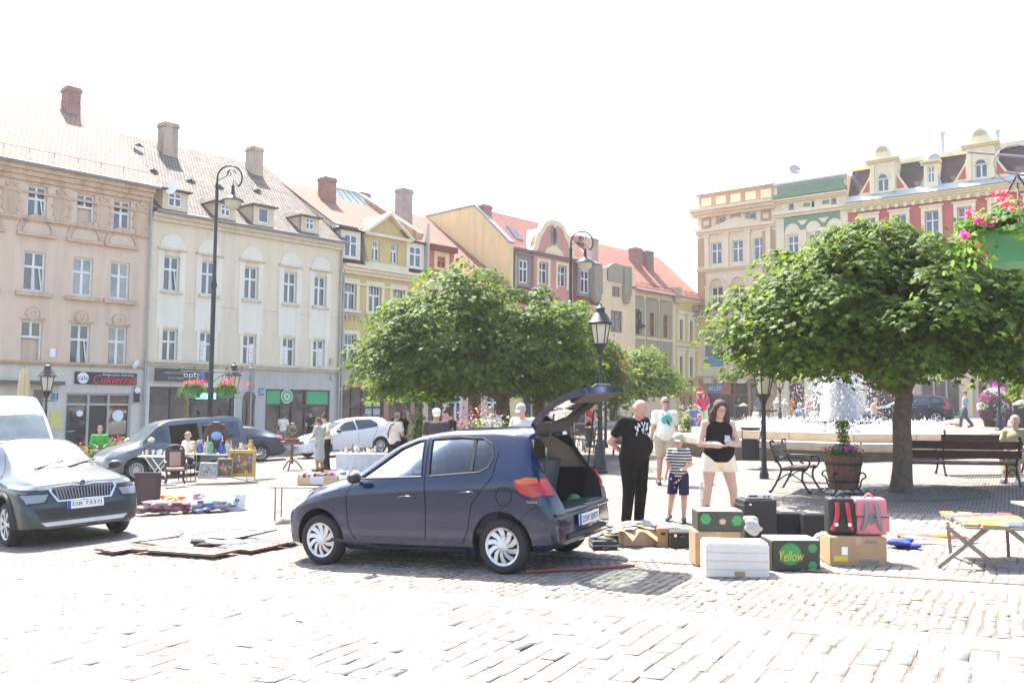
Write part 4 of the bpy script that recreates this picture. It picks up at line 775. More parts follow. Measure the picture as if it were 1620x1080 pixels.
# ---------------------------------------------------------------- right row
def right_row():
    f=RR
    # --- R1 orange brown and cream
    u0,u1=U(f,1104,500),U(f,1227,400); root=newb(f,(u0+u1)/2,'corner_house','tall cream corner house with brown corner strips, blank roof panels and an iron balcony')
    mc=wallmat('cream_stone',(240,222,196),.07); mo=wallmat('brown_orange_render',(196,160,130)); zT=19.85; zC=18.35
    q3=row_even([f.rect(1129.5,1140,356,380),]) 
    A=row_even([f.rect(1125,1141.5,384,418),f.rect(1158,1175.5,380,415),f.rect(1192,1209.5,375.5,411)]); B=row_even([f.rect(1125,1143.5,454,490),f.rect(1159,1178,451,487),f.rect(1193,1212,448,484)])
    sm=row_even([f.rect(1136,1147,343,353),f.rect(1184,1196,335,347)])
    big=[f.rect(1113,1144,523,581)]; zb=f.hit(1150,503)[1]; zg=f.hit(1150,597)[1]; zf=f.gz(u0)-.4
    sh=[[f.hit(1119,640)[0],f.hit(1184,640)[0],zf,f.hit(1150,606)[1]],[f.hit(1187,640)[0],u1-1.0,zf,f.hit(1190,606)[1]]]
    mb=MB(); wall(mb,f,u0,u1,zg,zT,A+B+sm+big,mc); wall(mb,f,u0,u1,-1,zg,sh,mo); bodybox(mb,f,u0,u1,zT-.05,12,mc,z0=-1); mb.build('wall',root)
    mb=MB(); 
    for (a,b) in ((u0-.02,u0+.75),(u1-1.15,u1)): fbox(mb,f,a,b,zb+.2,A[0][3]+.5,-.01,.05,mo)
    cornice(mb,f,u0-.4,u1+.05,zC-.45,.7,.9,mc,3); cornice(mb,f,u0-.1,u1,A[0][3]+.75,.45,.35,mc,2); cornice(mb,f,u0,u1,A[0][2]-.6,.35,.3,mc,2); cornice(mb,f,u0,u1,zb-.55,.7,.9,mc,3); cornice(mb,f,u0,u1,zg-.15,.5,.5,mc,2)
    n=5; w_=(u1-u0-.3)/n
    for k in range(n):
        a=u0+.2+k*w_; fbox(mb,f,a,a+w_,zC+.35,zT,-.01,.05,mo); fbox(mb,f,a+.25,a+w_-.2,zC+.55,zT-.25,.04,.08,mc)
        z0,z1=A[0][3]+1.25,zC-.5
        if k in(1,3):
            s_=sm[0 if k==1 else 1]; 
            for q in ((a+.2,s_[0],z0,z1),(s_[1],a+w_-.25,z0,z1),(s_[0],s_[1],z0,s_[2]),(s_[0],s_[1],s_[3],z1)): fbox(mb,f,*q,-.01,.04,mo)
        else: fbox(mb,f,a+.2,a+w_-.25,z0,z1,-.01,.04,mo); fbox(mb,f,a+.4,a+w_-.45,z0+.3,z1-.25,.03,.07,mc)
    fbox(mb,f,u0-.1,u1,zT,zT+.15,-.4,.12,mo)
    cA=(A[1][0]+A[1][1])/2; mb.prism([(-2.6,0),(0,.75),(2.6,0)],f.P(cA,A[0][3]+1.2,-.01),f.u,ZUP,f.n*.35,mc)
    for rr_ in (A,B):
        cs=[(r[0]+r[1])/2 for r in rr_]; xs_=[cs[0]-.85,(cs[0]+cs[1])/2,(cs[1]+cs[2])/2,cs[2]+.85]
        for x in xs_: fbox(mb,f,x-.2,x+.2,rr_[0][2]-.3,rr_[0][3]+(.7 if rr_ is A else .1),-.01,.16,mc); fbox(mb,f,x-.27,x+.27,rr_[0][3]+(.5 if rr_ is A else -.05),rr_[0][3]+(.72 if rr_ is A else .12),-.01,.22,mc)
        if rr_ is B:
            for c in cs: arch(mb,f,c,rr_[0][3]+.12,.58,.8,-.01,.2,mc); disc(mb,f,c,rr_[0][3]+.12,.58,-.01,.03,wallmat('ochre_arch',(238,214,178)),14,0,math.pi)
    mb.build('moulding',root)
    for r in A+B: window(f,root,r,'cross',pane=gdark)
    for r in sm: window(f,root,r,'plain',pane=gdark)
    for r in big:
        o=window(f,root,r,'grid',pane=gcur); h=(r[3]-r[2]); mb=MB(); fbox(mb,f,r[0]+.08,r[1]-.08,r[2]+.08,r[2]+h*.33,-.15,-.1,mat('blue_window_film',W((95,150,205)),rough=.3)); mb.build('blue_film',o)
        for c in (r[0]+.55,r[1]-.6):
            mb=MB(); mg_=mat('grey_print',W((120,120,125))); mb.ball(f.P(c,r[2]+h*.52,-.1),.22,mg_,10,8,(1,.1,1.25)); mb.ball(f.P(c,r[2]+h*.37,-.1),.4,mg_,10,8,(1,.1,.5)); mb.build('portrait_print',o,smooth=60)
    mb=MB(); fbox(mb,f,u0-.1,u1,zb+.05,zb+.15,.0,1.1,mc); mi=mat('rusty_iron',W((120,100,98)),rough=.7); n=46
    for k in range(n): u=u0-.05+(u1-u0)*k/(n-1); mb.bar(f.P(u,zb+.15,1.05),f.P(u,zb+1.05,1.05),.035,.035,mi)
    for z in (zb+.2,zb+.6,zb+1.05): mb.bar(f.P(u0-.05,z,1.05),f.P(u1,z,1.05),.06,.06,mi)
    for d in (.1,.4,.7): mb.bar(f.P(u0-.05,zb+.15,d),f.P(u0-.05,zb+1.05,d),.035,.035,mi)
    mb.build('balcony',root)
    mb=MB(); 
    for u in (u0+.8,u0+3.9): fbox(mb,f,u,u+.7,zg-.5,zg-.05,0,.55,mc)
    mb.build('bracket',root)
    for i,r in enumerate(sh):
        mb=MB(); n=4 if i==0 else 2
        for k in range(n): u=r[0]+(r[1]-r[0]-.12)*k/(n-1); fbox(mb,f,u,u+.12,r[2],r[3],-.22,-.06,mbrownf)
        fbox(mb,f,r[0],r[1],r[3]-1.0,r[3]-.9,-.22,-.05,mbrownf); o=mb.build('shop_front',root)
        mb=MB(); mb.quad(f.P(r[0],r[2],-.18),f.P(r[1],r[2],-.18),f.P(r[1],r[3],-.18),f.P(r[0],r[3],-.18),gbrn if i==0 else gcur); mb.build('pane',o)
    r=f.rect(1122,1142,606,622); mb=MB(); fbox(mb,f,*r,.05,.15,mat('blue_shop_board',W((120,140,190)))); o=mb.build('shop_sign',root); mb=MB(); lettering(mb,'SKLEP',f.P((r[0]+r[1])/2,(r[2]+r[3])/2,.156),f.u,ZUP,mwht,height=.35); mb.build('lettering',o)
    r=f.rect(1142,1157,607,624); mb=MB(); fbox(mb,f,*r,.05,.15,mat('red_shop_board',W((200,110,110)))); mb.build('shop_sign',root)
    attach(root)
    # --- R2 green
    v0,v1=u1,U(f,1342,400); root=newb(f,(v0+v1)/2,'green_house','cream and green house front with three round arch panels under a green attic')
    mc=wallmat('warm_cream_stone',(243,230,204),.07); mg=wallmat('green_render',(122,156,132),.08); zT=f.hit(1290,283)[1]
    A=row_even([f.rect(1246,1263,374,404),f.rect(1279,1296,370,400),f.rect(1312,1330,365,396)]); zf=f.gz(v0)-.4
    bt=row_even([f.rect(1247.5,1256,322,333),f.rect(1280.5,1288.5,317,328),f.rect(1315,1323,313,324)])
    lo=[[r[0],r[1],A[0][2]-4.6,A[0][2]-2.4] for r in A]; sh=[[v0+1,v0+2.3,zf,4],[v0+3.2,v1-.6,zf,4]]
    mb=MB(); wall(mb,f,v0,v1,-1,zT,A+bt+lo+sh,mc); bodybox(mb,f,v0,v1,zT,12,mc,z0=-1); mb.build('wall',root)
    mb=MB(); zq=A[0][3]; zx=f.hit(1290,338)[1]; cs=[(r[0]+r[1])/2 for r in A]
    fbox(mb,f,v0+.75,v1-.6,zq+.3,zx,-.01,.05,mg); fbox(mb,f,v0+.3,v1-.3,zT-1.0,zT-.3,-.01,.3,mg); fbox(mb,f,v0,v1,zT-1.25,zT-.95,-.01,.55,mg)
    for c in cs: disc(mb,f,c,zq+.3,.62,.04,.1,mc,18,0,math.pi,ry=.72); fbox(mb,f,c-.66,c+.66,zq+.15,zq+.3,.0,.1,mc)
    for c in [(cs[0]+cs[1])/2,(cs[1]+cs[2])/2]: fbox(mb,f,c-.4,c+.4,zx-.5,zx-.4,.05,.1,mc); disc(mb,f,c,zx-.5,.28,.05,.1,mc,12,math.pi,2*math.pi)
    cornice(mb,f,v0,v1,zx,.45,.4,mc,2); cornice(mb,f,v0,v1,zT-1.6,.3,.45,mc,2); cornice(mb,f,v0,v1,zT-.3,.3,.4,mat('zinc_edge',W((200,205,210))),2); cornice(mb,f,v0,v1,A[0][2]-.6,.3,.3,mc,2)
    for x in (v0+.5,(cs[0]+cs[1])/2,(cs[1]+cs[2])/2,v1-.5): fbox(mb,f,x-.3,x+.3,A[0][2]-.3,zq+.4,-.01,.14,mc)
    for i in range(6):
        x=v0+.7+i*(v1-v0-1.2)/6
        if not any(b[0]-.3<x+.3<b[1]+.3 for b in bt): fbox(mb,f,x,x+.8,bt[0][2],bt[0][3],-.01,.06,mc); fbox(mb,f,x+.12,x+.68,bt[0][2]+.12,bt[0][3]-.12,.06,.08,mg)
    mb.build('moulding',root)
    for r in A+lo: window(f,root,r,'cross',pane=gdark)
    for r in bt: window(f,root,r,'plain',pane=gdark,fm=mgreyf)
    for i,r in enumerate(sh): mb=MB(); fbox(mb,f,*r,-.2,-.14,[mat('maroon_door',W((95,60,60))),gcur][i]); mb.build(['door','shop_window'][i],root)
    mb=MB(); 
    for k in range(7): x=v0+.4+k*(v1-v0-.8)/6; mb.tube([f.P(x,zT,-1),f.P(x,zT+1.1,-1)],.03,mpipe,5)
    mb.tube([f.P(v0+.4,zT+1.1,-1),f.P(v1-.4,zT+1.1,-1)],.03,mpipe,5); mb.build('roof_railing',root)
    u,z=f.hit(1258,270,-1.2); mb=MB(); mb.tube([f.P(u,zT-.2,-1.2),f.P(u,z,-1.2)],.04,mpipe,6); mb.lathe([(.02,0),(.3,.03),(.5,.1),(.5,.12)],mpipe,14); mb.v=[v if i<12 else tuple(f.P(u,z,-1.1)+Matrix.Rotation(math.radians(65),3,'X')@Vector(v)) for i,v in enumerate(mb.v)]; mb.build('satellite_dish',root)
    u,z=f.hit(1338,222,-1.5); mb=MB(); mb.tube([f.P(u,zT-.2,-1.5),f.P(u,z,-1.5)],.045,mpipe,6); mb.tube([f.P(u-1.8,z-1.6,-1.5),f.P(u+.5,z-1.6,-1.5)],.025,mpipe,5); mb.build('roof_aerial',root)
    attach(root)
    # --- R3 red with mansard
    w0,w1=v1,U(f,1624,400)+7; root=newb(f,(w0+w1)/2,'red_house','long red and cream house with dark mansard roof and ornate white gabled dormers')
    mc=wallmat('ivory_stone',(243,232,200),.06); mr=wallmat('brick_red_render',(203,100,98),.08); zC=17.45; zT=f.hit(1480,252,-1.2)[1]
    mz=mat('zinc_sheet',W((170,185,198)),rough=.5,metal=.1)
    wx=[(1365,1386),(1413,1434),(1463,1486),(1515,1538),(1570,1592)]; A=[f.rect(x0,x1,345-(x0-1365)*.115,384-(x0-1365)*.115) for x0,x1 in wx]; A=row_even(A); sp=A[4][0]-A[3][0]
    A+= [[A[4][0]+sp*(k+1),A[4][1]+sp*(k+1),A[0][2],A[0][3]] for k in range(2)]
    rows=[[[r[0],r[1],r[2]-4.2*k,r[3]-4.2*k] for r in A] for k in range(3)]; zf=f.gz(w0)-.4
    gf=[[w0+1.2+k*3.9,w0+3.9+k*3.9,zf,4.3] for k in range(5)]
    mb=MB(); wall(mb,f,w0,w1,4.8,zC,sum(rows,[]),mr); wall(mb,f,w0,w1,-1,4.8,gf,wallmat('ground_floor_stone',(228,212,190))); bodybox(mb,f,w0,w1,zC,12,mr,z0=-1); mb.build('wall',root)
    mb=MB(); fbox(mb,f,w0,w1,A[0][3]+.75,zC-.1,-.01,.06,mc); cornice(mb,f,w0,w1,A[0][3]+.65,.1,.14,mc,1); cornice(mb,f,w0-.1,w1,zC-.5,.45,.6,mc,3)
    for rr_ in rows:
        for r in rr_:
            for q in ((r[0]-.25,r[0],r[2]-.3,r[3]+.3),(r[1],r[1]+.25,r[2]-.3,r[3]+.3),(r[0],r[1],r[3],r[3]+.3),(r[0],r[1],r[2]-.3,r[2])): fbox(mb,f,*q,-.01,.1,mc)
            fbox(mb,f,r[0]-.35,r[1]+.35,r[3]+.3,r[3]+.42,-.01,.18,mc); fbox(mb,f,r[0]-.3,r[1]+.3,r[2]-.4,r[2]-.3,-.01,.18,mc)
    cornice(mb,f,w0,w1,4.6,.4,.4,mc,2)
    x=w0+.5
    while x<w1: fbox(mb,f,x,x+.25,zC-.75,zC-.5,.05,.3,mc); x+=.62
    for gq in gf: fbox(mb,f,gq[1]+.2,gq[1]+.9,zf,4.6,.0,.35,wallmat('sandstone_pier',(236,214,180)))
    mb.build('moulding',root)
    for rr_ in rows:
        for r in rr_: window(f,root,r,'cross',pane=gdark)
    for i,r in enumerate(gf):
        mb=MB(); 
        for k in range(4): u=r[0]+(r[1]-r[0]-.1)*k/3; fbox(mb,f,u,u+.1,r[2],r[3],-.22,-.08,mgreyf if i%2 else mbrownf)
        o=mb.build('shop_front',root); mb=MB(); mb.quad(f.P(r[0],r[2],-.18),f.P(r[1],r[2],-.18),f.P(r[1],r[3],-.18),f.P(r[0],r[3],-.18),gbrn); mb.build('pane',o)
    for (x,y,t) in ((1487,597,'APTEKA'),(1558,592,'S')): u,z=f.hit(x,y); mb=MB(); lettering(mb,t,f.P(u,z,.1),f.u,ZUP,mwht,height=.5); mb.build('lettering',root)
    ms=uvbrick('slate_dark',W((98,82,86)),W((84,70,76)),(.03,.025,.03),.3,.22,.01,bump=.6,vary=.2)
    mb=MB(); slab(mb,f.P(w0,zC,.1),f.P(w1,zC,.1),f.P(w1,zT,-1.1),f.P(w0,zT,-1.1),.1,ms); ro=mb.build('mansard_roof',root,uv=True)
    mb=MB(); slab(mb,f.P(w0,zT,-1.1),f.P(w1,zT,-1.1),f.P(w1,zT+.6,-6),f.P(w0,zT+.6,-6),.1,mz); fbox(mb,f,w0,w1,zT-.02,zT+.35,-1.4,-.85,mc); mb.build('roof_edge',ro)
    mb=MB(); slab(mb,f.P(w0,zC-.02,.75),f.P(w1,zC-.02,.75),f.P(w1,zC+.55,.1),f.P(w0,zC+.55,.1),.05,mz); mb.build('zinc_gutter_roof',ro)
    def bigdorm(xc,yh,yb):
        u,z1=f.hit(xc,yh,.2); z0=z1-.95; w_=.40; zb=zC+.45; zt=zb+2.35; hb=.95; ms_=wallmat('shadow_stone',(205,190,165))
        mb=MB(); wall(mb,f,u-hb,u+hb,zb,zt,[[u-w_,u+w_,z0,z1]],mc,d=.25,depth=.2)
        for s_ in(-1,1): mb.quad(f.P(u+s_*hb,zb,.25),f.P(u+s_*hb,zt,.25),f.P(u+s_*hb,zt,-2.5),f.P(u+s_*hb,zb,-1.2),mc)
        for s_ in(-1,1):
            mb.prism([(0,0),(s_*.95,0),(s_*.8,.2),(s_*.12,1.3),(0,1.7)],f.P(u+s_*hb,zb,.02),f.u,ZUP,f.n*.2,mc); mb.prism([(0,0),(s_*.55,0),(0,.95)],f.P(u+s_*(hb+.06),zb+.2,.2),f.u,ZUP,f.n*.06,mr)
            fbox(mb,f,u+s_*(hb-.2)-.14,u+s_*(hb-.2)+.14,zb,zt-.1,.25,.36,mc)
        cornice(mb,f,u-hb-.3,u+hb+.3,zt-.1,.35,.6,mc,3)
        fbox(mb,f,u-.75,u+.75,zt+.25,zt+.5,-.2,.45,mc); fbox(mb,f,u-.58,u+.58,zt+.5,zt+.75,-.2,.4,mc); disc(mb,f,u,zt+.75,.52,-.15,.4,mc,18,0,math.pi,ry=.6); arch(mb,f,u,zt+.76,.32,.4,.4,.46,ms_,12)
        for k in range(5): a_=math.pi*(k+.5)/5; mb.bar(f.P(u,zt+.78,.42),f.P(u+.3*math.cos(a_),zt+.78+.3*math.sin(a_),.42),.04,.04,ms_)
        disc(mb,f,u,z1-.002,w_-.01,.02,.26,mframe,16,0,math.pi,ry=w_*.95); disc(mb,f,u,z1+.03,w_-.08,.26,.265,gdark,16,0,math.pi,ry=w_*.75)
        arch(mb,f,u,z1,w_,w_+.13,.24,.33,mc)
        d_=mb.build('ornate_dormer',ro); window(f,d_,[u-w_,u+w_,z0,z1],'two',pane=gdark,d=.25,fw=.06)
        mb=MB(); slab(mb,f.P(u-hb,zt+.05,.2),f.P(u+hb,zt+.05,.2),f.P(u+hb,zt+.1,-3),f.P(u-hb,zt+.1,-3),.1,mz); mb.build('dormer_roof',d_)
    bigdorm(1397,283,0); bigdorm(1552,260,0)
    u,z1=f.hit(1472.5,262,.2); _,z0=f.hit(1472.5,290,.2); z0=zC+.75; z1=z0+1.2; zt=z1+.25; mb=MB(); r=[u-.24,u+.24,z0,z1]
    wall(mb,f,u-.48,u+.48,zC+.4,zt,[r],mc,d=.25,depth=.15)
    for s_ in(-1,1): mb.quad(f.P(u+s_*.48,zC+.4,.25),f.P(u+s_*.48,zt,.25),f.P(u+s_*.48,zt,-1.6),f.P(u+s_*.48,zC+.4,-1.2),mc); mb.prism([(0,0),(s_*.3,0),(0,.9)],f.P(u+s_*.48,zC+.4,.05),f.u,ZUP,f.n*.15,mz)
    cornice(mb,f,u-.7,u+.7,zt-.08,.25,.5,mc,2); mb.lathe([(.55,0),(.54,.2),(.46,.42),(.32,.58),(.12,.68),(.04,.72),(.04,.85),(.09,.93),(.03,1.02),(.01,1.3)],mz,16,at=f.P(u,zt+.17,-.1)); d_=mb.build('domed_dormer',ro,smooth=35); window(f,d_,r,'cross',pane=gdark,d=.25)
    for (x,y) in ((1491,212),(1578,208)): u,z=f.hit(x,y,-3); mb=MB(); mb.tube([f.P(u,zT-.3,-3),f.P(u,z,-3)],.14,mz,10); mb.tube([f.P(u,z-.1,-3),f.P(u,z+.1,-3)],.22,mz,10); mb.build('flue_pipe',ro,smooth=40)
    attach(root)
right_row()
# houses further down the side street, only their roofs show
def street_end():
    f=LR; u=U(f,1104)+1; root=empty('town_house',f.P(u+6,.6,-8),0,'low house with brick chimney in the gap between the two rows','building')
    mb=MB(); fbox(mb,f,u-1,u+14,-1,8,-22,-12,wallmat('far_render',(235,215,170))); mb.build('wall',root)
    mb=MB(); fbox(mb,f,u-1,u+.6,8,13.5,-14,-12.5,brkp); mb.build('chimney',root,uv=True); attach(root)
street_end()
# pavements
mpav=uvbrick('pavement_slabs',(.5,.46,.42),(.42,.39,.36),(.2,.17,.15),.5,.5,.01,bump=.3,vary=.2)
mker=mat('granite_kerb',(.42,.40,.38),rough=.8,bump=.2)
def pavement(f,u0,u1,w,name):
    mb=MB(); n=30
    for k in range(n):
        a=u0+(u1-u0)*k/n; b=u0+(u1-u0)*(k+1)/n; za,zb=f.gz(a),f.gz(b)
        za=g(f.P(a,0,w).x)+.12; zb=g(f.P(b,0,w).x)+.12
        mb.quad(f.P(a,za,0),f.P(b,zb,0),f.P(b,zb,w-.15),f.P(a,za,w-.15),mpav); mb.quad(f.P(a,za+.004,w-.15),f.P(b,zb+.004,w-.15),f.P(b,zb+.004,w),f.P(a,za+.004,w),mker); mb.quad(f.P(a,za+.004,w),f.P(b,zb+.004,w),f.P(b,zb-.3,w),f.P(a,za-.3,w),mker)
    o=mb.build(name,uv=True); o['kind']='structure'
pavement(LR,-20,44,3.2,'pavement'); pavement(RR,-4,32,3.5,'pavement')
# ================================================================ trees
mbark=mat('maple_bark',(.13,.095,.07),rough=.95,var=.35,scale=9,bump=.8,bscale=24)
def leafm(name,cols): return island(name,cols,rough=.6,trans=.45,spec=.18)
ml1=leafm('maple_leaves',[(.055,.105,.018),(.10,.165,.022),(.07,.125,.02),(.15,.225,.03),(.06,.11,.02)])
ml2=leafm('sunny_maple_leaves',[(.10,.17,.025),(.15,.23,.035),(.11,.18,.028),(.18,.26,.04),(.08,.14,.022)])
mlb=leafm('withered_leaves',[(.22,.10,.05),(.30,.15,.07),(.18,.09,.05)])
def leafcloud(P,N,size,R,fan=5):
    """maple-like leaves: five-pointed fans, one loose island each. P,N (n,3)"""
    n=len(P); N=N/np.linalg.norm(N,axis=1,keepdims=True); a=np.cross(N,R.normal(size=(n,3))); a/=np.linalg.norm(a,axis=1,keepdims=True)+1e-9; b=np.cross(N,a)
    s=size*(.65+.7*R.random(n))[:,None]
    ang=np.array([-2.2,-1.25,-.62,0,.62,1.25,2.2]); rad=np.array([.55,.95,.5,1.1,.5,.95,.55]); droop=np.array([-.1,-.28,-.05,-.35,-.05,-.28,-.1])
    vs=[P-a*s*.25]
    for t,r,d in zip(ang,rad,droop): vs.append(P+(a*math.cos(t)+b*math.sin(t))*r*s*.62+N*d*s*.5)
    V=np.stack(vs,1).reshape(-1,3); k=8; base=np.arange(n)[:,None]*k
    F_=np.concatenate([base+np.array([0,i,i+1])[None] for i in range(1,7)],0)
    return V,F_
def crown(root,ell,nclump,nleaf,size,mats,seed,clump=.55,name='crown',flat=.55):
    """ell: list of (center,(rx,ry,rz)); clumps hang like shallow umbrellas on the surface and inside"""
    R=np.random.default_rng(seed); Ps=[];Ns=[]
    vol=[e[1][0]*e[1][1] for e in ell]; tot=sum(vol)
    for e,v in zip(ell,vol):
        c=np.array(e[0]); r=np.array(e[1]); k=int(nclump*v/tot)
        for i in range(k):
            d=R.normal(size=3); d/=np.linalg.norm(d)
            if d[2]<-.75: d[2]*=-.6
            rr=R.uniform(.74,1.2) if R.random()<.84 else R.uniform(.3,.8)
            pc=c+d*r*rr; cl=clump*R.uniform(.6,1.25)
            m_=int(nleaf*R.uniform(.6,1.3)); q=R.normal(size=(m_,2)); q/=np.maximum(1,np.linalg.norm(q,axis=1,keepdims=True)/1.6)
            rad2=(q**2).sum(1)
            out=np.array([d[0],d[1],0]); 
            p=np.zeros((m_,3)); p[:,:2]=q*cl*.55; p[:,2]=-rad2*cl*.16*flat/.55+R.normal(size=m_)*.05
            p+= (p@out)[:,None]*0; p[:,2]-= np.maximum(0,(p[:,:2]@out[:2]))*.45
            nn=np.zeros((m_,3)); nn[:,:2]=q*.35+out[:2]*.55; nn[:,2]=1.0; nn+=R.normal(size=(m_,3))*.33
            Ps.append(pc+p); Ns.append(nn)
    P=np.concatenate(Ps);N=np.concatenate(Ns); V,F_=leafcloud(P,N,size,R)
    mi=None
    return npmesh(name,V,F_,mats,parent=root)
def limb(mb,a,b,r0,r1,m,sag=.1,n=6,R=random):
    a,b=Vector(a),Vector(b); pts=[]; off=Vector((R.uniform(-1,1),R.uniform(-1,1),R.uniform(-.3,.3)))*sag
    for i in range(n+1): t=i/n; pts.append(a.lerp(b,t)+off*math.sin(math.pi*t))
    mb.tube(pts,[r0+(r1-r0)*i/n for i in range(n+1)],m,9); return pts
def tree(px,py,Y,label,tr,fork,ell,nclump,nleaf,size,mats,seed,lean=(0,0),clump=.55,group=None,base=None,name='maple_tree'):
    random.seed(seed); p=Vector((base[0],base[1],g(base[0]))) if base else gpt(px,py)
    root=empty(name,p,0,label,'tree',group); mb=MB(); k=Vector((lean[0],lean[1],fork))
    pts=cr([(0,0,-.1),(lean[0]*.25+.02,lean[1]*.2,fork*.35),(lean[0]*.6-.02,lean[1]*.6,fork*.7),k],4)
    n=len(pts); mb.tube(pts,[tr*(1.25-.35*min(1,i/(n*.2))) if i<n*.2 else tr*(.92-.14*i/n) for i in range(n)],mbark,12)
    mb.build('trunk',root,smooth=60)
    mb=MB(); 
    for e in ell:
        c=Vector(e[0]); 
        for i in range(5):
            a=random.uniform(0,6.28); rr=random.uniform(.35,.8); q=c+Vector((math.cos(a)*e[1][0]*rr,math.sin(a)*e[1][1]*rr,e[1][2]*random.uniform(-.3,.6)))
            P_=limb(mb,k-Vector((0,0,.1)),q,tr*.42,.02,mbark,.15)
            for j in (2,4): q2=P_[j]+Vector((random.uniform(-1,1)*.8,random.uniform(-1,1)*.8,random.uniform(.1,.8))); limb(mb,P_[j],q2,tr*.15,.012,mbark,.06,4)
    mb.build('limbs',root,smooth=60)
    crown(root,ell,nclump,nleaf,size,mats,seed,clump); return root
def trees():
    # big right tree, trunk in front of the fountain
    s=90
    t1=tree(1425,779,0,'large round maple with thick leaning trunk, by the fountain at right',.185,1.75,[((-.2,.0,3.3),(2.15,2.0,1.35)),((-1.75,-.1,2.9),(1.3,1.5,.85)),((1.1,.1,3.05),(1.35,1.6,1.08)),((-.9,-.1,3.6),(1.3,1.3,.95))],520,100,.115,[ml1],3,lean=(.10,.0),clump=.5)
    # part of the next tree, right edge
    tree(0,0,0,'maple at the right edge, its dark crown cut off by the frame',.2,1.8,[((0,0,2.9),(1.9,1.9,1.25)),((-.9,0,2.4),(1.1,1.2,.8))],170,80,.115,[ml1],9,base=(12.2,18.6),clump=.6)
    # middle pair
    tree(0,0,0,'wide round maple nearer the camera, behind the dark blue hatchback',.24,1.95,[((-1.45,0,3.95),(1.85,1.9,1.55)),((-2.75,.1,3.1),(1.35,1.6,1.2)),((.9,.2,3.45),(1.55,1.8,1.35)),((-1.2,-.3,2.85),(2.2,1.5,.7))],520,95,.125,[ml1],21,base=(-.1,25.5),clump=.62,lean=(-.15,0))
    tree(0,0,0,'lower spreading maple right behind the street lantern',.2,1.9,[((.9,0,3.35),(1.5,1.6,1.35)),((1.5,.2,2.7),(1.15,1.3,.95)),((-.6,0,3.0),(1.4,1.4,1.1))],270,90,.13,[ml1],22,base=(.9,29.5),clump=.75)
    tree(0,0,0,'third maple with slimmer trunk, left of the middle trees',.17,2.1,[((-1.2,0,3.5),(2.0,2.0,1.3)),((-1.9,0,2.9),(1.3,1.5,.9))],170,75,.14,[ml1],23,base=(-1.25,32.0),clump=.8)
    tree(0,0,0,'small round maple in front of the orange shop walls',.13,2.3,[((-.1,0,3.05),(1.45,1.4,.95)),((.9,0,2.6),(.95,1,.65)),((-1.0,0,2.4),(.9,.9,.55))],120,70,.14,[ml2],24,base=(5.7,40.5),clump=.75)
    # withered branch
    R=np.random.default_rng(4); P=R.normal(size=(170,3))*np.array([.22,.3,.5])+np.array([0,0,0]); V,F_=leafcloud(P,R.normal(size=(170,3))+np.array([0,0,.8]),.12,R)
    r=[o for o in COL.objects if o.get('label','').startswith('lower spreading')][0]; V=V+np.array([2.35,-.5,2.5]); npmesh('withered_twigs',V,F_,[mlb],parent=r)
trees()
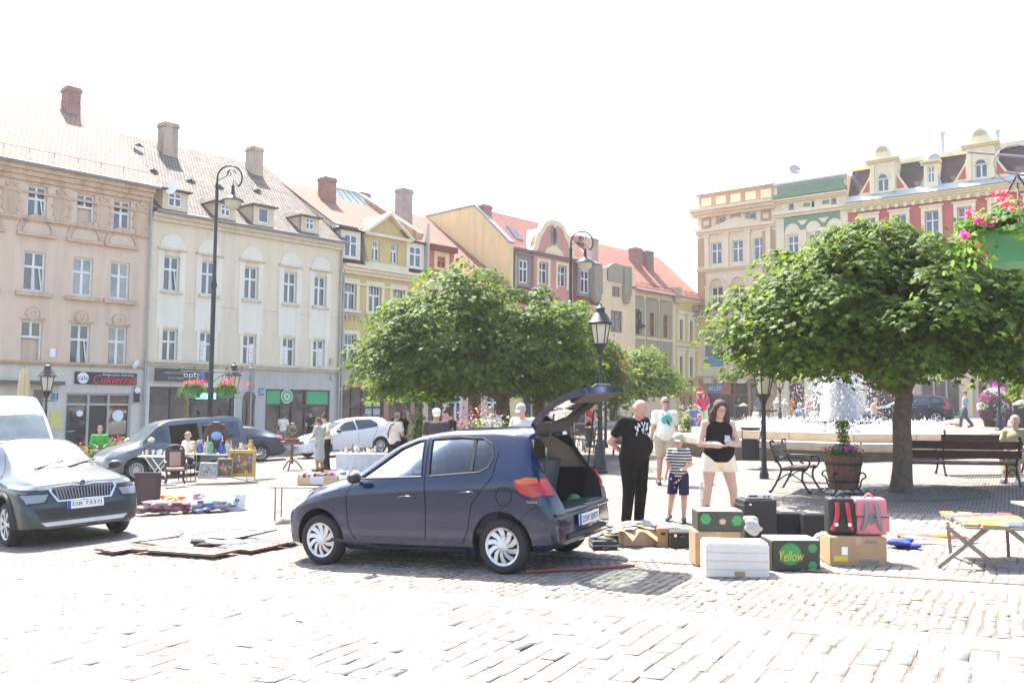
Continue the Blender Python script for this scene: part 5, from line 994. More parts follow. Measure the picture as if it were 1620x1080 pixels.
# ================================================================ fountain
def fountain():
    c=gnd(10.35,28.9); root=empty('fountain',c,0,'wide octagonal stone fountain with tall white water jets','fountain'); R0=5.45; n=8; rot=math.radians(22.5)+.12
    mst=mat('fountain_stone',(.46,.37,.27),rough=.7,var=.14,scale=2.5,bump=.2); mdk=mat('fountain_stone_dark_and_shade',(.22,.18,.14),rough=.7,var=.2,scale=3)
    def ring(r0,r1,z0,z1,m,nm,bev=.02):
        mb=MB(); vs=[]
        for r,z in ((r0,z0),(r1,z0),(r1,z1),(r0,z1)):
            for j in range(n): t=rot+2*math.pi*j/n; vs.append((r*math.cos(t),r*math.sin(t),z))
        fs=[]
        for i in range(4):
            for j in range(n): j2=(j+1)%n; i2=(i+1)%4; fs.append((i*n+j,i*n+j2,i2*n+j2,i2*n+j))
        mb.add(vs,fs,m); return mb.build(nm,root,bevel=bev,bseg=2)
    ring(4.3,R0-.28,-.4,.2,mdk,'recessed_base',.01); ring(4.2,R0,.2,.42,mst,'outer_ledge',.04); ring(3.9,4.62,.1,.66,mst,'basin_wall',.05)  # base under the ledge gets darker stone: the overhang's shade painted in
    mb=MB(); 
    for j in range(n):
        a=rot+2*math.pi*j/n; b=rot+2*math.pi*(j+1)/n
        for t in (0,.5):
            P=Vector((math.cos(a),math.sin(a),0)).lerp(Vector((math.cos(b),math.sin(b),0)),t)
            for rr,z0,z1 in ((R0,.2,.42),(4.62,.42,.66)): mb.bar(P*rr*1.001+Vector((0,0,z0)),P*rr*1.001+Vector((0,0,z1)),.014,.014,mdk)
    mb.build('stone_joints',root)
    mw=mat('basin_water',(.12,.16,.16),rough=.05,var=0,bump=.5,bscale=6,ior=1.33); mb=MB(); mb.lathe([(0.02,.52),(4.1,.52)],mw,48); mb.build('water',root)
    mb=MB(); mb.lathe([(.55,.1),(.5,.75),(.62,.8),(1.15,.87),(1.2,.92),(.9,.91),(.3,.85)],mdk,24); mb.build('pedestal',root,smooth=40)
    mj=island('white_water_foam',[(.86,.88,.90),(.88,.88,.88)],rough=.7,trans=.8,spec=.05); mj.node_tree.nodes['Hue/Saturation/Value'].inputs['Value'].default_value=1.0; mj.node_tree.nodes['Hue/Saturation/Value'].inputs['Hue'].default_value=.5
    def drops(name,P,s,R):
        n_=len(P); t=np.array([[0,0,1],[.94,0,-.33],[-.47,.82,-.33],[-.47,-.82,-.33]]); ss=s[:,None,None]
        V=(P[:,None,:]+t[None]*ss*np.array([1,1,1.7])).reshape(-1,3); b=np.arange(n_)[:,None]*4
        F_=np.concatenate([b+np.array(q)[None] for q in ([0,1,2],[0,2,3],[0,3,1],[1,3,2])],0); return npmesh(name,V,F_,[mj],parent=root)
    R=np.random.default_rng(8)
    N_=5000; h=R.random(N_)**.8*1.9; w_=.66+.06*R.normal(size=N_); 
    rad=np.abs(R.normal(size=N_))*.30*(1.0+.28*(1.75-h)/1.75)+.05; rad=np.minimum(rad,1.35*R.random(N_)**.5+.1); a=R.random(N_)*6.283; hh=h*(1-.28*(rad/1.2)**2)
    drops('central_jet',np.stack([rad*np.cos(a),rad*np.sin(a),0.9+hh],1),.018+.030*R.random(N_)**2,R)
    N_=2600; a=R.random(N_)*6.283; rad=.6+R.exponential(.42,N_); drops('spray',np.stack([rad*np.cos(a)-.15,rad*np.sin(a),.9+1.8*R.random(N_)*np.exp(-(rad-.6)*.5)],1),.007+.008*R.random(N_),R)
    mv=bpy.data.materials.new('water_mist'); mv.use_nodes=True; nn=mv.node_tree.nodes; nn.remove(nn['Principled BSDF']); vv=nn.new('ShaderNodeVolumePrincipled'); vv.inputs['Color'].default_value=(1,1,1,1); vv.inputs['Density'].default_value=5.0; vv.inputs['Anisotropy'].default_value=.3; mv.node_tree.links.new(vv.outputs[0],nn['Material Output'].inputs['Volume'])
    mb=MB(); mb.lathe([(.02,.85),(.62,.92),(.60,1.3),(.50,1.8),(.38,2.3),(.2,2.65),(.02,2.75)],mv,20); mb.build('mist_plume',root,smooth=60)
    # ring of low frothing jets
    Q=[];Sz=[]
    for j in range(64):
        a=2*math.pi*j/64+R.normal()*.03; rr=3.2+R.normal()*.12; m_=110; t=R.random(m_); sp=R.normal(size=(m_,3))*.05*(1+t[:,None])
        rad=rr-1.3*t; z=.54+.9*t*(1-t)*(1+.12*R.normal())*1.2+.02
        Q.append(np.stack([rad*math.cos(a),rad*math.sin(a),z],1)+sp); Sz.append(.010+.02*R.random(m_))
    for j in range(90):
        a=R.random()*6.283; rr=R.uniform(1.2,3.9); m_=60; Q.append(np.stack([rr*math.cos(a)+R.normal(size=m_)*.12,rr*math.sin(a)+R.normal(size=m_)*.12,.53+np.abs(R.normal(size=m_))*.13],1)); Sz.append(.012+.022*R.random(m_))
    drops('frothing_jets',np.concatenate(Q),np.concatenate(Sz),R)
fountain()
# ================================================================ lamps
mir=mat('black_cast_iron',(.02,.02,.022),rough=.45,var=.2); mlg=mat('frosted_lantern_glass',(.75,.68,.52),rough=.3,var=.05,trans=.35)
def lantern_head(root,z,s=1.0,x=0,y=0,name='lantern'):
    at=Vector((x,y,z)); o=None
    mb=MB(); 
    for k in range(6):
        t=k*math.pi/3; a=Vector((math.cos(t),math.sin(t),0)); mb.bar(at+a*.13*s,at+a*.21*s+Vector((0,0,.42*s)),.02*s,.02*s,mir)
    mb.lathe([(.15*s,-.03*s),(.16*s,0),(.10*s,.01)],mir,12,at=at); mb.lathe([(.26*s,.42*s),(.27*s,.45*s),(.22*s,.50*s),(.15*s,.62*s),(.10*s,.66*s),(.09*s,.74*s),(.11*s,.76*s),(.05*s,.80*s),(.02*s,.86*s)],mir,12,at=at)
    mb.lathe([(.05*s,-.22*s),(.09*s,-.1*s),(.15*s,-.03*s)],mir,10,at=at)
    o=mb.build(name,root,smooth=40); g_=MB(); g_.lathe([(.12*s,0),(.2*s,.41*s),(.05,.415*s)],mlg,6,at=at); g_.build('lantern_glass',o)
    return o
def post(mb,h,r=.045):
    mb.lathe([(.19,-.2),(.19,.06),(.16,.09),(.16,.32),(.13,.38),(.13,.62),(.09,.70),(.07,.78),(r*1.5,.82),(r*1.25,1.3),(r*1.6,1.34),(r*1.1,1.38),(r,h-.5),(r*1.4,h-.48),(r,h-.44),(r*.9,h)],mir,14)
def street_lantern(px,py,ytop,label,base=None,s=1,slim=False):
    p=base if base is not None else gpt(px,py); t=(p.y)/F; h=(640-ytop)*t+CH-p.z if False else None
    r=ray(px,ytop); zt=(EYE+r*(p.y/r.y)).z-p.z; hh=.86*s; root=empty('street_lantern',p,0,label,'street lamp')
    mb=MB(); mb.lathe([(.10,-.1),(.10,.1),(.06,.2),(.05,.9),(.045,zt-hh-.2*s)],mir,12) if slim else post(mb,zt-hh-.2*s); mb.tube([(-.28,0,zt-hh-.35),(.28,0,zt-hh-.35)],.015,mir,6); mb.build('post',root,smooth=40); lantern_head(root,zt-hh,s); return root
street_lantern(949,748,480,'black street lantern in the middle, right behind the open tailgate',s=1.15)
b_=gpt(368,700); street_lantern(368,0,573,'black street lantern between the cars and the dark shop, right of the tall lamp',base=gnd(-10.6,35.0),s=1.15)
street_lantern(76,0,573,'leftmost black street lantern, in front of the beige house',base=gnd(-16.2,32.0),s=1.15)
street_lantern(1233,0,583,'far street lantern in front of the brown shop walls',base=gnd(18.0,61.5),s=1.5)
def swan_lamp(p,Y,px,ytop,label,side=1,basket=False,bare=False,name='tall_street_lamp'):
    r=ray(px,ytop); zt=(EYE+r*(p.y/r.y)).z-p.z; root=empty(name,p,0,label,'street lamp'); mb=MB(); R_=.42; zc=zt-R_
    mb.lathe([(.24,-.2),(.24,.1),(.19,.16),(.19,.55),(.15,.65),(.14,1.2),(.10,1.35),(.085,2.2),(.11,2.25),(.08,2.3),(.075,zc*.62),(.11,zc*.63),(.06,zc*.65),(.055,zc-.3),(.08,zc-.28),(.04,zc-.2),(.035,zc)],mir,14)
    pts=[(side*(R_-R_*math.cos(t)),0,zc+R_*math.sin(t)) for t in [math.pi*k/12*1.25 for k in range(13)]]
    mb.tube(pts,.03,mir,8); e=Vector(pts[-1])
    sp=[(side*(.42+.2*math.exp(-k*.16)*math.cos(k*.6)),0,zc+.15+.2*math.exp(-k*.16)*math.sin(k*.6)) for k in range(14)]; mb.tube(sp,.018,mir,6)
    mb.tube([(side*.0,0,zc-.1),(side*.3,0,zc+.05),(side*.42,0,zc+.3)],.015,mir,6)
    mb.build('post',root,smooth=40); hx=side*(R_*1.0+.12); mb=MB(); top=zc-.05
    mb.tube([(e.x,0,e.z),(hx,0,top),(hx,0,top-.3)],.02,mir,6); mb.lathe([(.05,-.05),(.06,-.28),(.1,-.38),(.14,-.42),(.36,-.56),(.37,-.59),(.30,-.585)],mir,18,at=(hx,0,top-.15)); hd=mb.build('lamp_head',root,smooth=40)
    mb=MB(); mb.lathe([(.29,-.585),(.24,-.75),(.13,-.86),(.04,-.89)],mlg,16,at=(hx,0,top-.15)); mb.build('lamp_glass',hd,smooth=60)
    return root,zt
pm=gnd(-10.0,30.5); tall,zt_=swan_lamp(pm,0,344,262,'tall black swan neck lamp with two flower baskets, in front of the cream house')
swan_lamp(gnd(2.2,34.5),0,902,366,'tall swan neck lamp rising behind the middle trees')
pq=LR.P(U(LR,1003),0,.15)
def wall_lamp():
    f=LR; u,z=f.hit(1003,503,.2); root=empty('wall_lamp',f.P(u,z,.1),0,'black swan neck lamp fixed on the cream house with grey pillars','lamp'); mb=MB()
    pts=[f.u*(.1+.5-.5*math.cos(t))+ZUP*(.2+.5*math.sin(t)) for t in [math.pi*k/10*1.2 for k in range(11)]]; mb.tube([f.u*.1-ZUP*1.2]+pts,.06,mir,6); mb.lathe([(.08,0),(.1,-.25),(.45,-.5),(.4,-.6),(.1,-.7)],mir,12,at=pts[-1]+ZUP*.05); mb.build('bracket',root,smooth=40)
wall_lamp()
def roof_swan():
    r,z=swan_lamp(gnd(19.1,58),0,1288,367,'tall swan neck lamp, its head just above the right tree',name='tall_street_lamp')
roof_swan()
# flower baskets
mfl=island('geranium_flowers',[(.75,.05,.04),(.8,.12,.05),(.75,.10,.30),(.85,.25,.1),(.8,.08,.12)],rough=.6,trans=.2); mgl2=leafm('plant_leaves',[(.07,.15,.03),(.10,.20,.04),(.08,.17,.03),(.13,.22,.06)])
mgp=mat('green_basket_plastic',(.06,.22,.09),rough=.45,var=.05)
def flowers(root,P,size,m,seed,name='flowers'):
    R=np.random.default_rng(seed); V,F_=leafcloud(P,R.normal(size=P.shape)+np.array([0,0,.7]),size,R); return npmesh(name,V,F_,[m],parent=root)
def basket(p,r,label,group,seed,cols=None,nf=90,hang=.9):
    root=empty('hanging_basket',p,0,label,'flower basket',group); mb=MB(); mb.lathe([(r*.45,-.42*r*2),(r*.62,-.40*r*2),(r*.66,-.2*r*2),(r*.92,-.04*r*2),(r,0),(r*.9,.0)],mgp,24); mb.build('bowl',root,smooth=35)
    R=np.random.default_rng(seed); n=int(900*min(1,r/.3)); q=R.normal(size=(n,3))*np.array([r*.55,r*.55,r*.22])+np.array([0,0,r*.22]); q[:,2]-=np.maximum(0,np.hypot(q[:,0],q[:,1])-r*.8)*1.0
    flowers(root,q,.07,mgl2,seed,'foliage'); c=R.normal(size=(16,3))*np.array([r*.6,r*.6,r*.12])+np.array([0,0,r*.62]); c=c[:10] if r<.35 and hang<.6 else c; P=(c[:,None,:]+R.normal(size=(len(c),nf//4,3))*.03).reshape(-1,3); flowers(root,P,.04,mfl,seed+1)
    mb=MB()
    for k in range(3): t=k*2.1; mb.tube([(r*.95*math.cos(t),r*.95*math.sin(t),0),(0,0,hang)],.008,mir,5)
    mb.build('chains',root); return root
zz=atY(305,622,30.5).z
for sx,lb in ((-1,'flower basket left of the tall lamp post'),(1,'flower basket right of the tall lamp post')):
    x=atY(306 if sx<0 else 358,620,30.5); basket(Vector((x.x,30.5,x.z+.1)),.36,'green %s, red geraniums'%lb,'flower baskets on the tall lamp',40+sx,hang=.75)
mb=MB(); zc_=atY(333,588,30.5).z-pm.z; mb.tube([(-1.0,0,zc_),(0,0,zc_+.0),(.95,0,zc_)],.02,mir,6)
for s_ in(-1,1): mb.tube(cr([(0,0,zc_-.4),(s_*.4,0,zc_-.1),(s_*.95,0,zc_),(s_*1.05,0,zc_+.12),(s_*.92,0,zc_+.15)],4),.012,mir,5)
mb.build('cross_arm',tall)
mir_=mir
# near hanging basket and its lamp, right edge
Yb=7.7; pb=atY(1612,368,Yb); bk=basket(pb,.345,'big green hanging flower basket with pink and red geraniums, close at the right edge',None,77,hang=.50)
R=np.random.default_rng(70)
for (px_,py_,m__) in ((1495+1480-1480,0,0),):
    pass
mpk2=island('pink_geranium_petals',[(.80,.16,.38),(.85,.25,.48),(.75,.12,.30)],rough=.6,trans=.25); mrd2=island('red_geranium_petals',[(.85,.08,.03),(.80,.05,.02),(.85,.14,.06)],rough=.6,trans=.25)
for (x,y,m_) in ((1551,348,mpk2),(1575,350,mpk2),(1566,352,mpk2),(1526,372,mpk2),(1608,347,mrd2),(1614,349,mrd2)):
    c=atY(x,y,Yb-.15)-pb; P=np.array(c)[None]+R.normal(size=(70,3))*.018; V,F_=leafcloud(P,R.normal(size=(70,3)),.028,R); npmesh('flower_head',V,F_,[m_],parent=bk)
q=R.normal(size=(330,3))*np.array([.09,.11,.04])+np.array([-.30,0,.05]); flowers(bk,q,.06,mgl2,71,'trailing_foliage'); 
root=empty('tall_street_lamp',gnd(4.62,7.9),0,'pinkish grey lamp post just at the right edge, holding the near flower basket','street lamp'); mb=MB(); mpg=mat('mauve_painted_steel',(.30,.24,.27),rough=.5)
z0=g(4.62); mb.tube([(-.0,0,-.1),(-.0,0,6.0)],[.05,.035],mpg,12); mb.build('post',root,smooth=40); mb=MB(); mir=mpg; zt=pb.z+.52-z0; ex=pb.x-4.62
mb.tube([(0,0,zt+.18),(ex-.42,-.2,zt+.17)],.010,mir,6); mb.tube([(0,0,zt),(ex-.1,-.2,zt)],.012,mir,6)
mb.tube([(ex+.0+.2*math.cos(t),-.2,zt+.17-.0+.17*math.sin(t)-.1) for t in [k*math.pi/8 for k in range(17)]],.005,mir,6); mb.build('bracket',root); mir=mir_
# ================================================================ vehicles
def paint(name,c,rough=.28,metal=.35): return mat(name,c,rough=rough,metal=metal,var=.02,coat=.45,scale=3,spec=.35)
mtyre=mat('tyre_rubber',(.022,.021,.021),rough=.85,bump=.2); mrim=mat('silver_wheel',(.55,.55,.55),rough=.35,metal=.5,var=.05); mplast=mat('black_plastic',(.02,.02,.021),rough=.55)
mchr=mat('chrome',(.75,.75,.75),rough=.12,metal=1,var=0); mseam=mat('door_gap',(.004,.004,.005),rough=.8,var=0); mcarglass=mat('car_glass_dark',(.02,.028,.032),rough=.03,var=.3,scale=2,ior=1.8)
mhl=mat('headlight_glass',(.22,.23,.24),rough=.1,var=.15,scale=14,ior=1.6); mredl=mat('tail_light_red',(.34,.015,.012),rough=.15,var=.1,ior=1.6); morl=mat('indicator_orange',(.5,.12,.02),rough=.15); mwl=mat('plate_white',(.7,.7,.68),rough=.5,var=.02); mblu=mat('plate_blue',(.02,.05,.4),rough=.5)
def clearglass():
    if 'clear_car_glass' in MATS: return MATS['clear_car_glass']
    m=bpy.data.materials.new('clear_car_glass'); m.use_nodes=True; n=m.node_tree.nodes; L=m.node_tree.links; n.remove(n['Principled BSDF'])
    t=n.new('ShaderNodeBsdfTransparent'); t.inputs[0].default_value=(.36,.43,.40,1); gl=n.new('ShaderNodeBsdfGlossy'); gl.inputs['Roughness'].default_value=.02; fr=n.new('ShaderNodeFresnel'); fr.inputs[0].default_value=1.45; mx=n.new('ShaderNodeMixShader')
    L.new(fr.outputs[0],mx.inputs[0]); L.new(t.outputs[0],mx.inputs[1]); L.new(gl.outputs[0],mx.inputs[2]); L.new(mx.outputs[0],n['Material Output'].inputs[0]); MATS['clear_car_glass']=m; return m
def pch(xs,ys,x):
    # smooth monotone-ish interpolation
    n=len(xs)
    if x<=xs[0]: return ys[0]
    if x>=xs[-1]: return ys[-1]
    i=max(j for j in range(n-1) if xs[j]<=x); h=[xs[k+1]-xs[k] for k in range(n-1)]; dl=[(ys[k+1]-ys[k])/h[k] for k in range(n-1)]
    def sl(k):
        if k==0: return dl[0]
        if k==n-1: return dl[-1]
        a,b=dl[k-1],dl[k]; return 0 if a*b<=0 else 2*a*b/(a+b)
    t=(x-xs[i])/h[i]; m0,m1=sl(i)*h[i],sl(i+1)*h[i]
    return (2*t**3-3*t*t+1)*ys[i]+(t**3-2*t*t+t)*m0+(-2*t**3+3*t*t)*ys[i+1]+(t**3-t*t)*m1
def loft(st,nst=64,inset=0,zfloor=None,xr=None):
    st=sorted(st,key=lambda s:s[0]); xs=[s[0] for s in st]; cols=list(zip(*st))[1:]
    x0,x1=xr or (xs[0],xs[-1]); X=sorted(set([x0+(x1-x0)*i/nst for i in range(nst+1)]+[x for x in xs if x0<x<x1])); V=[];Fs=[];N=None
    for x in X:
        zt,ze,we,zs,ws,wm,zb=[pch(xs,list(c),x) for c in cols]
        if inset: zt-=inset;ze-=inset*.8;we-=inset;ws-=inset;wm-=inset; zb=zfloor if zfloor is not None else zb+inset; zs=max(zs,zb+.05)
        zm=zb+(zs-zb)*.5
        key=[(0,zb),(wm*.84,zb),(wm*.965,zb+(zs-zb)*.12),(wm,zm),(wm*.5+ws*.5+.006,zm*.3+zs*.7),(ws,zs),(ws*.45+we*.55+.015*min(1,(ze-zs)*3),zs*.45+ze*.55),(we,ze),(we*.86,ze*.35+zt*.65),(we*.5,zt-.012),(0,zt)]
        sec=cr([Vector((a,b,0)) for a,b in key[2:]],2); sec=[(0,zb),(wm*.84,zb)]+[(p.x,p.y) for p in sec]; sec[-1]=(0,zt)
        ring=[(x,a,b) for a,b in sec]+[(x,-a,b) for a,b in reversed(sec[1:-1])]
        N=len(ring); V+=ring
    for i in range(len(X)-1):
        for j in range(N): j2=(j+1)%N; Fs.append((i*N+j,i*N+j2,(i+1)*N+j2,(i+1)*N+j))
    Fs.append(tuple(range(N-1,-1,-1))); Fs.append(tuple((len(X)-1)*N+j for j in range(N)))
    return V,Fs
def mkobj(V,Fs,mats,name='tmp'):
    me=bpy.data.meshes.new(name); me.from_pydata([tuple(v) for v in V],[],Fs)
    for m in mats: me.materials.append(m)
    bm=bmesh.new(); bm.from_mesh(me); bmesh.ops.recalc_face_normals(bm,faces=bm.faces); bm.to_mesh(me); bm.free()
    o=bpy.data.objects.new(name,me); COL.objects.link(o); return o
def boolcut(o,cutters,op='DIFFERENCE'):
    for c in cutters:
        md=o.modifiers.new('b','BOOLEAN'); md.object=c; md.operation=op; md.solver='EXACT'; md.material_mode='TRANSFER'
    dg=bpy.context.evaluated_depsgraph_get(); dg.update(); me=bpy.data.meshes.new_from_object(o.evaluated_get(dg)); o.modifiers.clear(); old=o.data; o.data=me
    for c in cutters: bpy.data.objects.remove(c)
    return o
def prismobj(poly,o,ex,ey,ez,m):
    mb=MB(); mb.prism(poly,o,ex,ey,ez,m); return mkobj(mb.v,mb.f,[m])
X_,Y_,Z_=Vector((1,0,0)),Vector((0,1,0)),Vector((0,0,1))
def decal(bvh,poly,o,ex,ey,d,m,name,parent,off=.004,th=.0,mx=.07,smooth=True):
    """a panel that hugs the body: poly in the (ex,ey) plane, thrown along d on to the surface"""
    bm=bmesh.new(); vs=[bm.verts.new((p[0],p[1],0)) for p in poly]; f=bm.faces.new(vs); bmesh.ops.triangulate(bm,faces=[f])
    for _ in range(5):
        es=[e for e in bm.edges if e.calc_length()>mx]
        if not es: break
        bmesh.ops.subdivide_edges(bm,edges=es,cuts=1); bmesh.ops.triangulate(bm,faces=bm.faces[:])
    o=Vector(o); dead=[]
    for v in bm.verts:
        s=o+ex*v.co.x+ey*v.co.y; h,n,_,_=bvh.ray_cast(s,d)
        if h is None: dead.append(v); continue
        if n.dot(d)>0: n=-n
        v.co=h+n*off
    bmesh.ops.delete(bm,geom=dead,context='VERTS')
    me=bpy.data.meshes.new(name); bm.to_mesh(me); bm.free(); me.materials.append(m); me.polygons.foreach_set('use_smooth',[smooth]*len(me.polygons))
    ob=bpy.data.objects.new(name,me); link(ob,parent); return ob
def seam(mb,bvh,pts,side,r=.005,m=None,off=.001):
    P=[]
    for i in range(len(pts)-1):
        for k in range(6):
            t=k/6; x=pts[i][0]*(1-t)+pts[i+1][0]*t; z=pts[i][1]*(1-t)+pts[i+1][1]*t; h,n,_,_=bvh.ray_cast(Vector((x,side*3,z)),Vector((0,-side,0)))
            if h: P.append(h+Vector((0,side*off,0)))
    if len(P)>2: mb.tube(P,r,m or mseam,5)
def wheel(root,x,y,r,w,side,style='blades',steer=0,name='wheel',nsp=10,rr=.66):
    """axis along Y, outer face towards side"""
    W_=empty(name,(x,y,r),steer,parent=root) if False else None
    M=Matrix.Translation((x,y,r))@Matrix.Rotation(steer,4,'Z')@Matrix.Rotation(math.pi/2*(-side),4,'X')   # local z -> outward
    mb=MB(M); h=w/2; mb.lathe([(r*rr,-h),(r*.86,-h*1.02),(r*.96,-h*.8),(r,-h*.45),(r,h*.45),(r*.96,h*.8),(r*.86,h*1.02),(r*rr+.01,h*.95),(r*rr-.01,h*.6),(r*rr,-h)],mtyre,36,cap=False); tw=mb.build('wheel',root,smooth=50)
    mb=MB(M); R_=r*rr; mb.lathe([(R_+.002,h*.9),(R_-.012,h*.78),(R_-.02,h*.35),(.01,h*.3)],mplast if style!='cap' else mrim,30,cap=False); mb.lathe([(R_+.006,h*.93),(R_-.018,h*.80),(R_-.02,h*.7),(R_+.004,h*.85)],mrim,36,cap=False)
    mb.lathe([(.0,h*.9),(.045,h*.88),(.06,h*.78),(.06,h*.5)],mrim,14)
    for k in range(nsp):
        t=2*math.pi*k/nsp
        if style=='blades':   # swirling hubcap
            pts=[]; 
            for (rr_,da,ww) in ((.045,0,.014),(R_*.55,.16,.024),(R_*.97,.42,.030)):
                pts.append((rr_,t+da,ww))
            L=[];Rg_=[]
            for rr_,a,ww in pts: dx=Vector((math.cos(a),math.sin(a),0)); tt=Vector((-dx.y,dx.x,0)); L.append(dx*rr_+tt*ww+Z_*h*.86); Rg_.append(dx*rr_-tt*ww+Z_*h*.74)
            mb.add(L+Rg_+[p-Z_*.02 for p in L+Rg_],[(0,1,4,3),(1,2,5,4),(6,7,1,0),(7,8,2,1),(3,4,10,9),(4,5,11,10)],mrim)
        elif style=='double':
            for q in (-.09,.09): a=t+q; mb.bar(Vector((math.cos(t),math.sin(t),0))*.04+Z_*h*.8,Vector((math.cos(a),math.sin(a),0))*R_*.98+Z_*h*.82,.022,.02,mrim)
        else: mb.bar(Vector((math.cos(t),math.sin(t),0))*.03+Z_*h*.8,Vector((math.cos(t),math.sin(t),0))*R_*.98+Z_*h*.82,.05 if style=='five' else .028,.025,mrim)
    mb.build('rim',tw,smooth=40); return tw
def plate(root,txt,p,ex,w=.52,h=.114,name='number_plate',n=None,ez=Z_):
    ex=Vector(ex).normalized(); n=ex.cross(Vector(ez)).normalized(); p=Vector(p); mb=MB(); mb.prism([(-w/2,-h/2),(w/2,-h/2),(w/2,h/2),(-w/2,h/2)],p,ex,ez,n*.012,mwl); mb.prism([(-w/2,-h/2),(-w/2+.045,-h/2),(-w/2+.045,h/2),(-w/2,h/2)],p+n*.013,ex,ez,n*.002,mblu); o=mb.build(name,root)
    if txt: mb=MB(); lettering(mb,txt,p+n*.0165+ex*.02,ex,ez,mblk,width=w*.80,height=h*.62); mb.build('plate_number',o)
    return o
def mirror_(root,x,z,w,side,m,s=1):
    mb=MB(); mb.ball((x,side*(w+.10*s),z),.1*s,m,12,8,(.75,1.0,.68)); mb.bar((x+.03,side*(w-.03),z-.05),(x,side*(w+.05),z-.02),.04,.03,m); mb.build('wing_mirror',root,smooth=60)
def car(name,label,cat,p,yaw,st,wheels,body_m,L,glass=None,arch=.30,cutm=None,group=None,extra_cut=None,hollow=None,roll=True):
    root=empty(name,p,yaw,label,cat,group)
    # tilt with the ground
    f=Vector((math.cos(yaw),math.sin(yaw),0)); l=Vector((-f.y,f.x,0)); 
    def tl(v,d): return (g(p.x+v.x*d)-g(p.x-v.x*d))/(2*d)
    root.rotation_euler=(math.atan(tl(l,.7)),-math.atan(tl(f,1.2)),yaw)
    V,Fs=loft(st); o=mkobj(V,Fs,[body_m]); bvh=BVHTree.FromPolygons([Vector(v) for v in V],Fs)
    cut=[]; mm=cutm or mplast
    for (wx,r,tr) in wheels:
        for s in(-1,1):
            mb=MB(Matrix.Translation((wx,s*(tr/2-.12),r+.02))@Matrix.Rotation(math.pi/2,4,'X')); mb.lathe([(r+.055,-.34 if s>0 else -.16),(r+.055,.16 if s>0 else .34)],mm,32); cut.append(mkobj(mb.v,mb.f,[mm]))
    if hollow: cut+=hollow()
    if extra_cut: cut+=extra_cut()
    boolcut(o,cut); me=o.data; me.polygons.foreach_set('use_smooth',[True]*len(me.polygons)); me.set_sharp_from_angle(angle=math.radians(32)); o.name='body'; o.parent=root
    return root,o,bvh
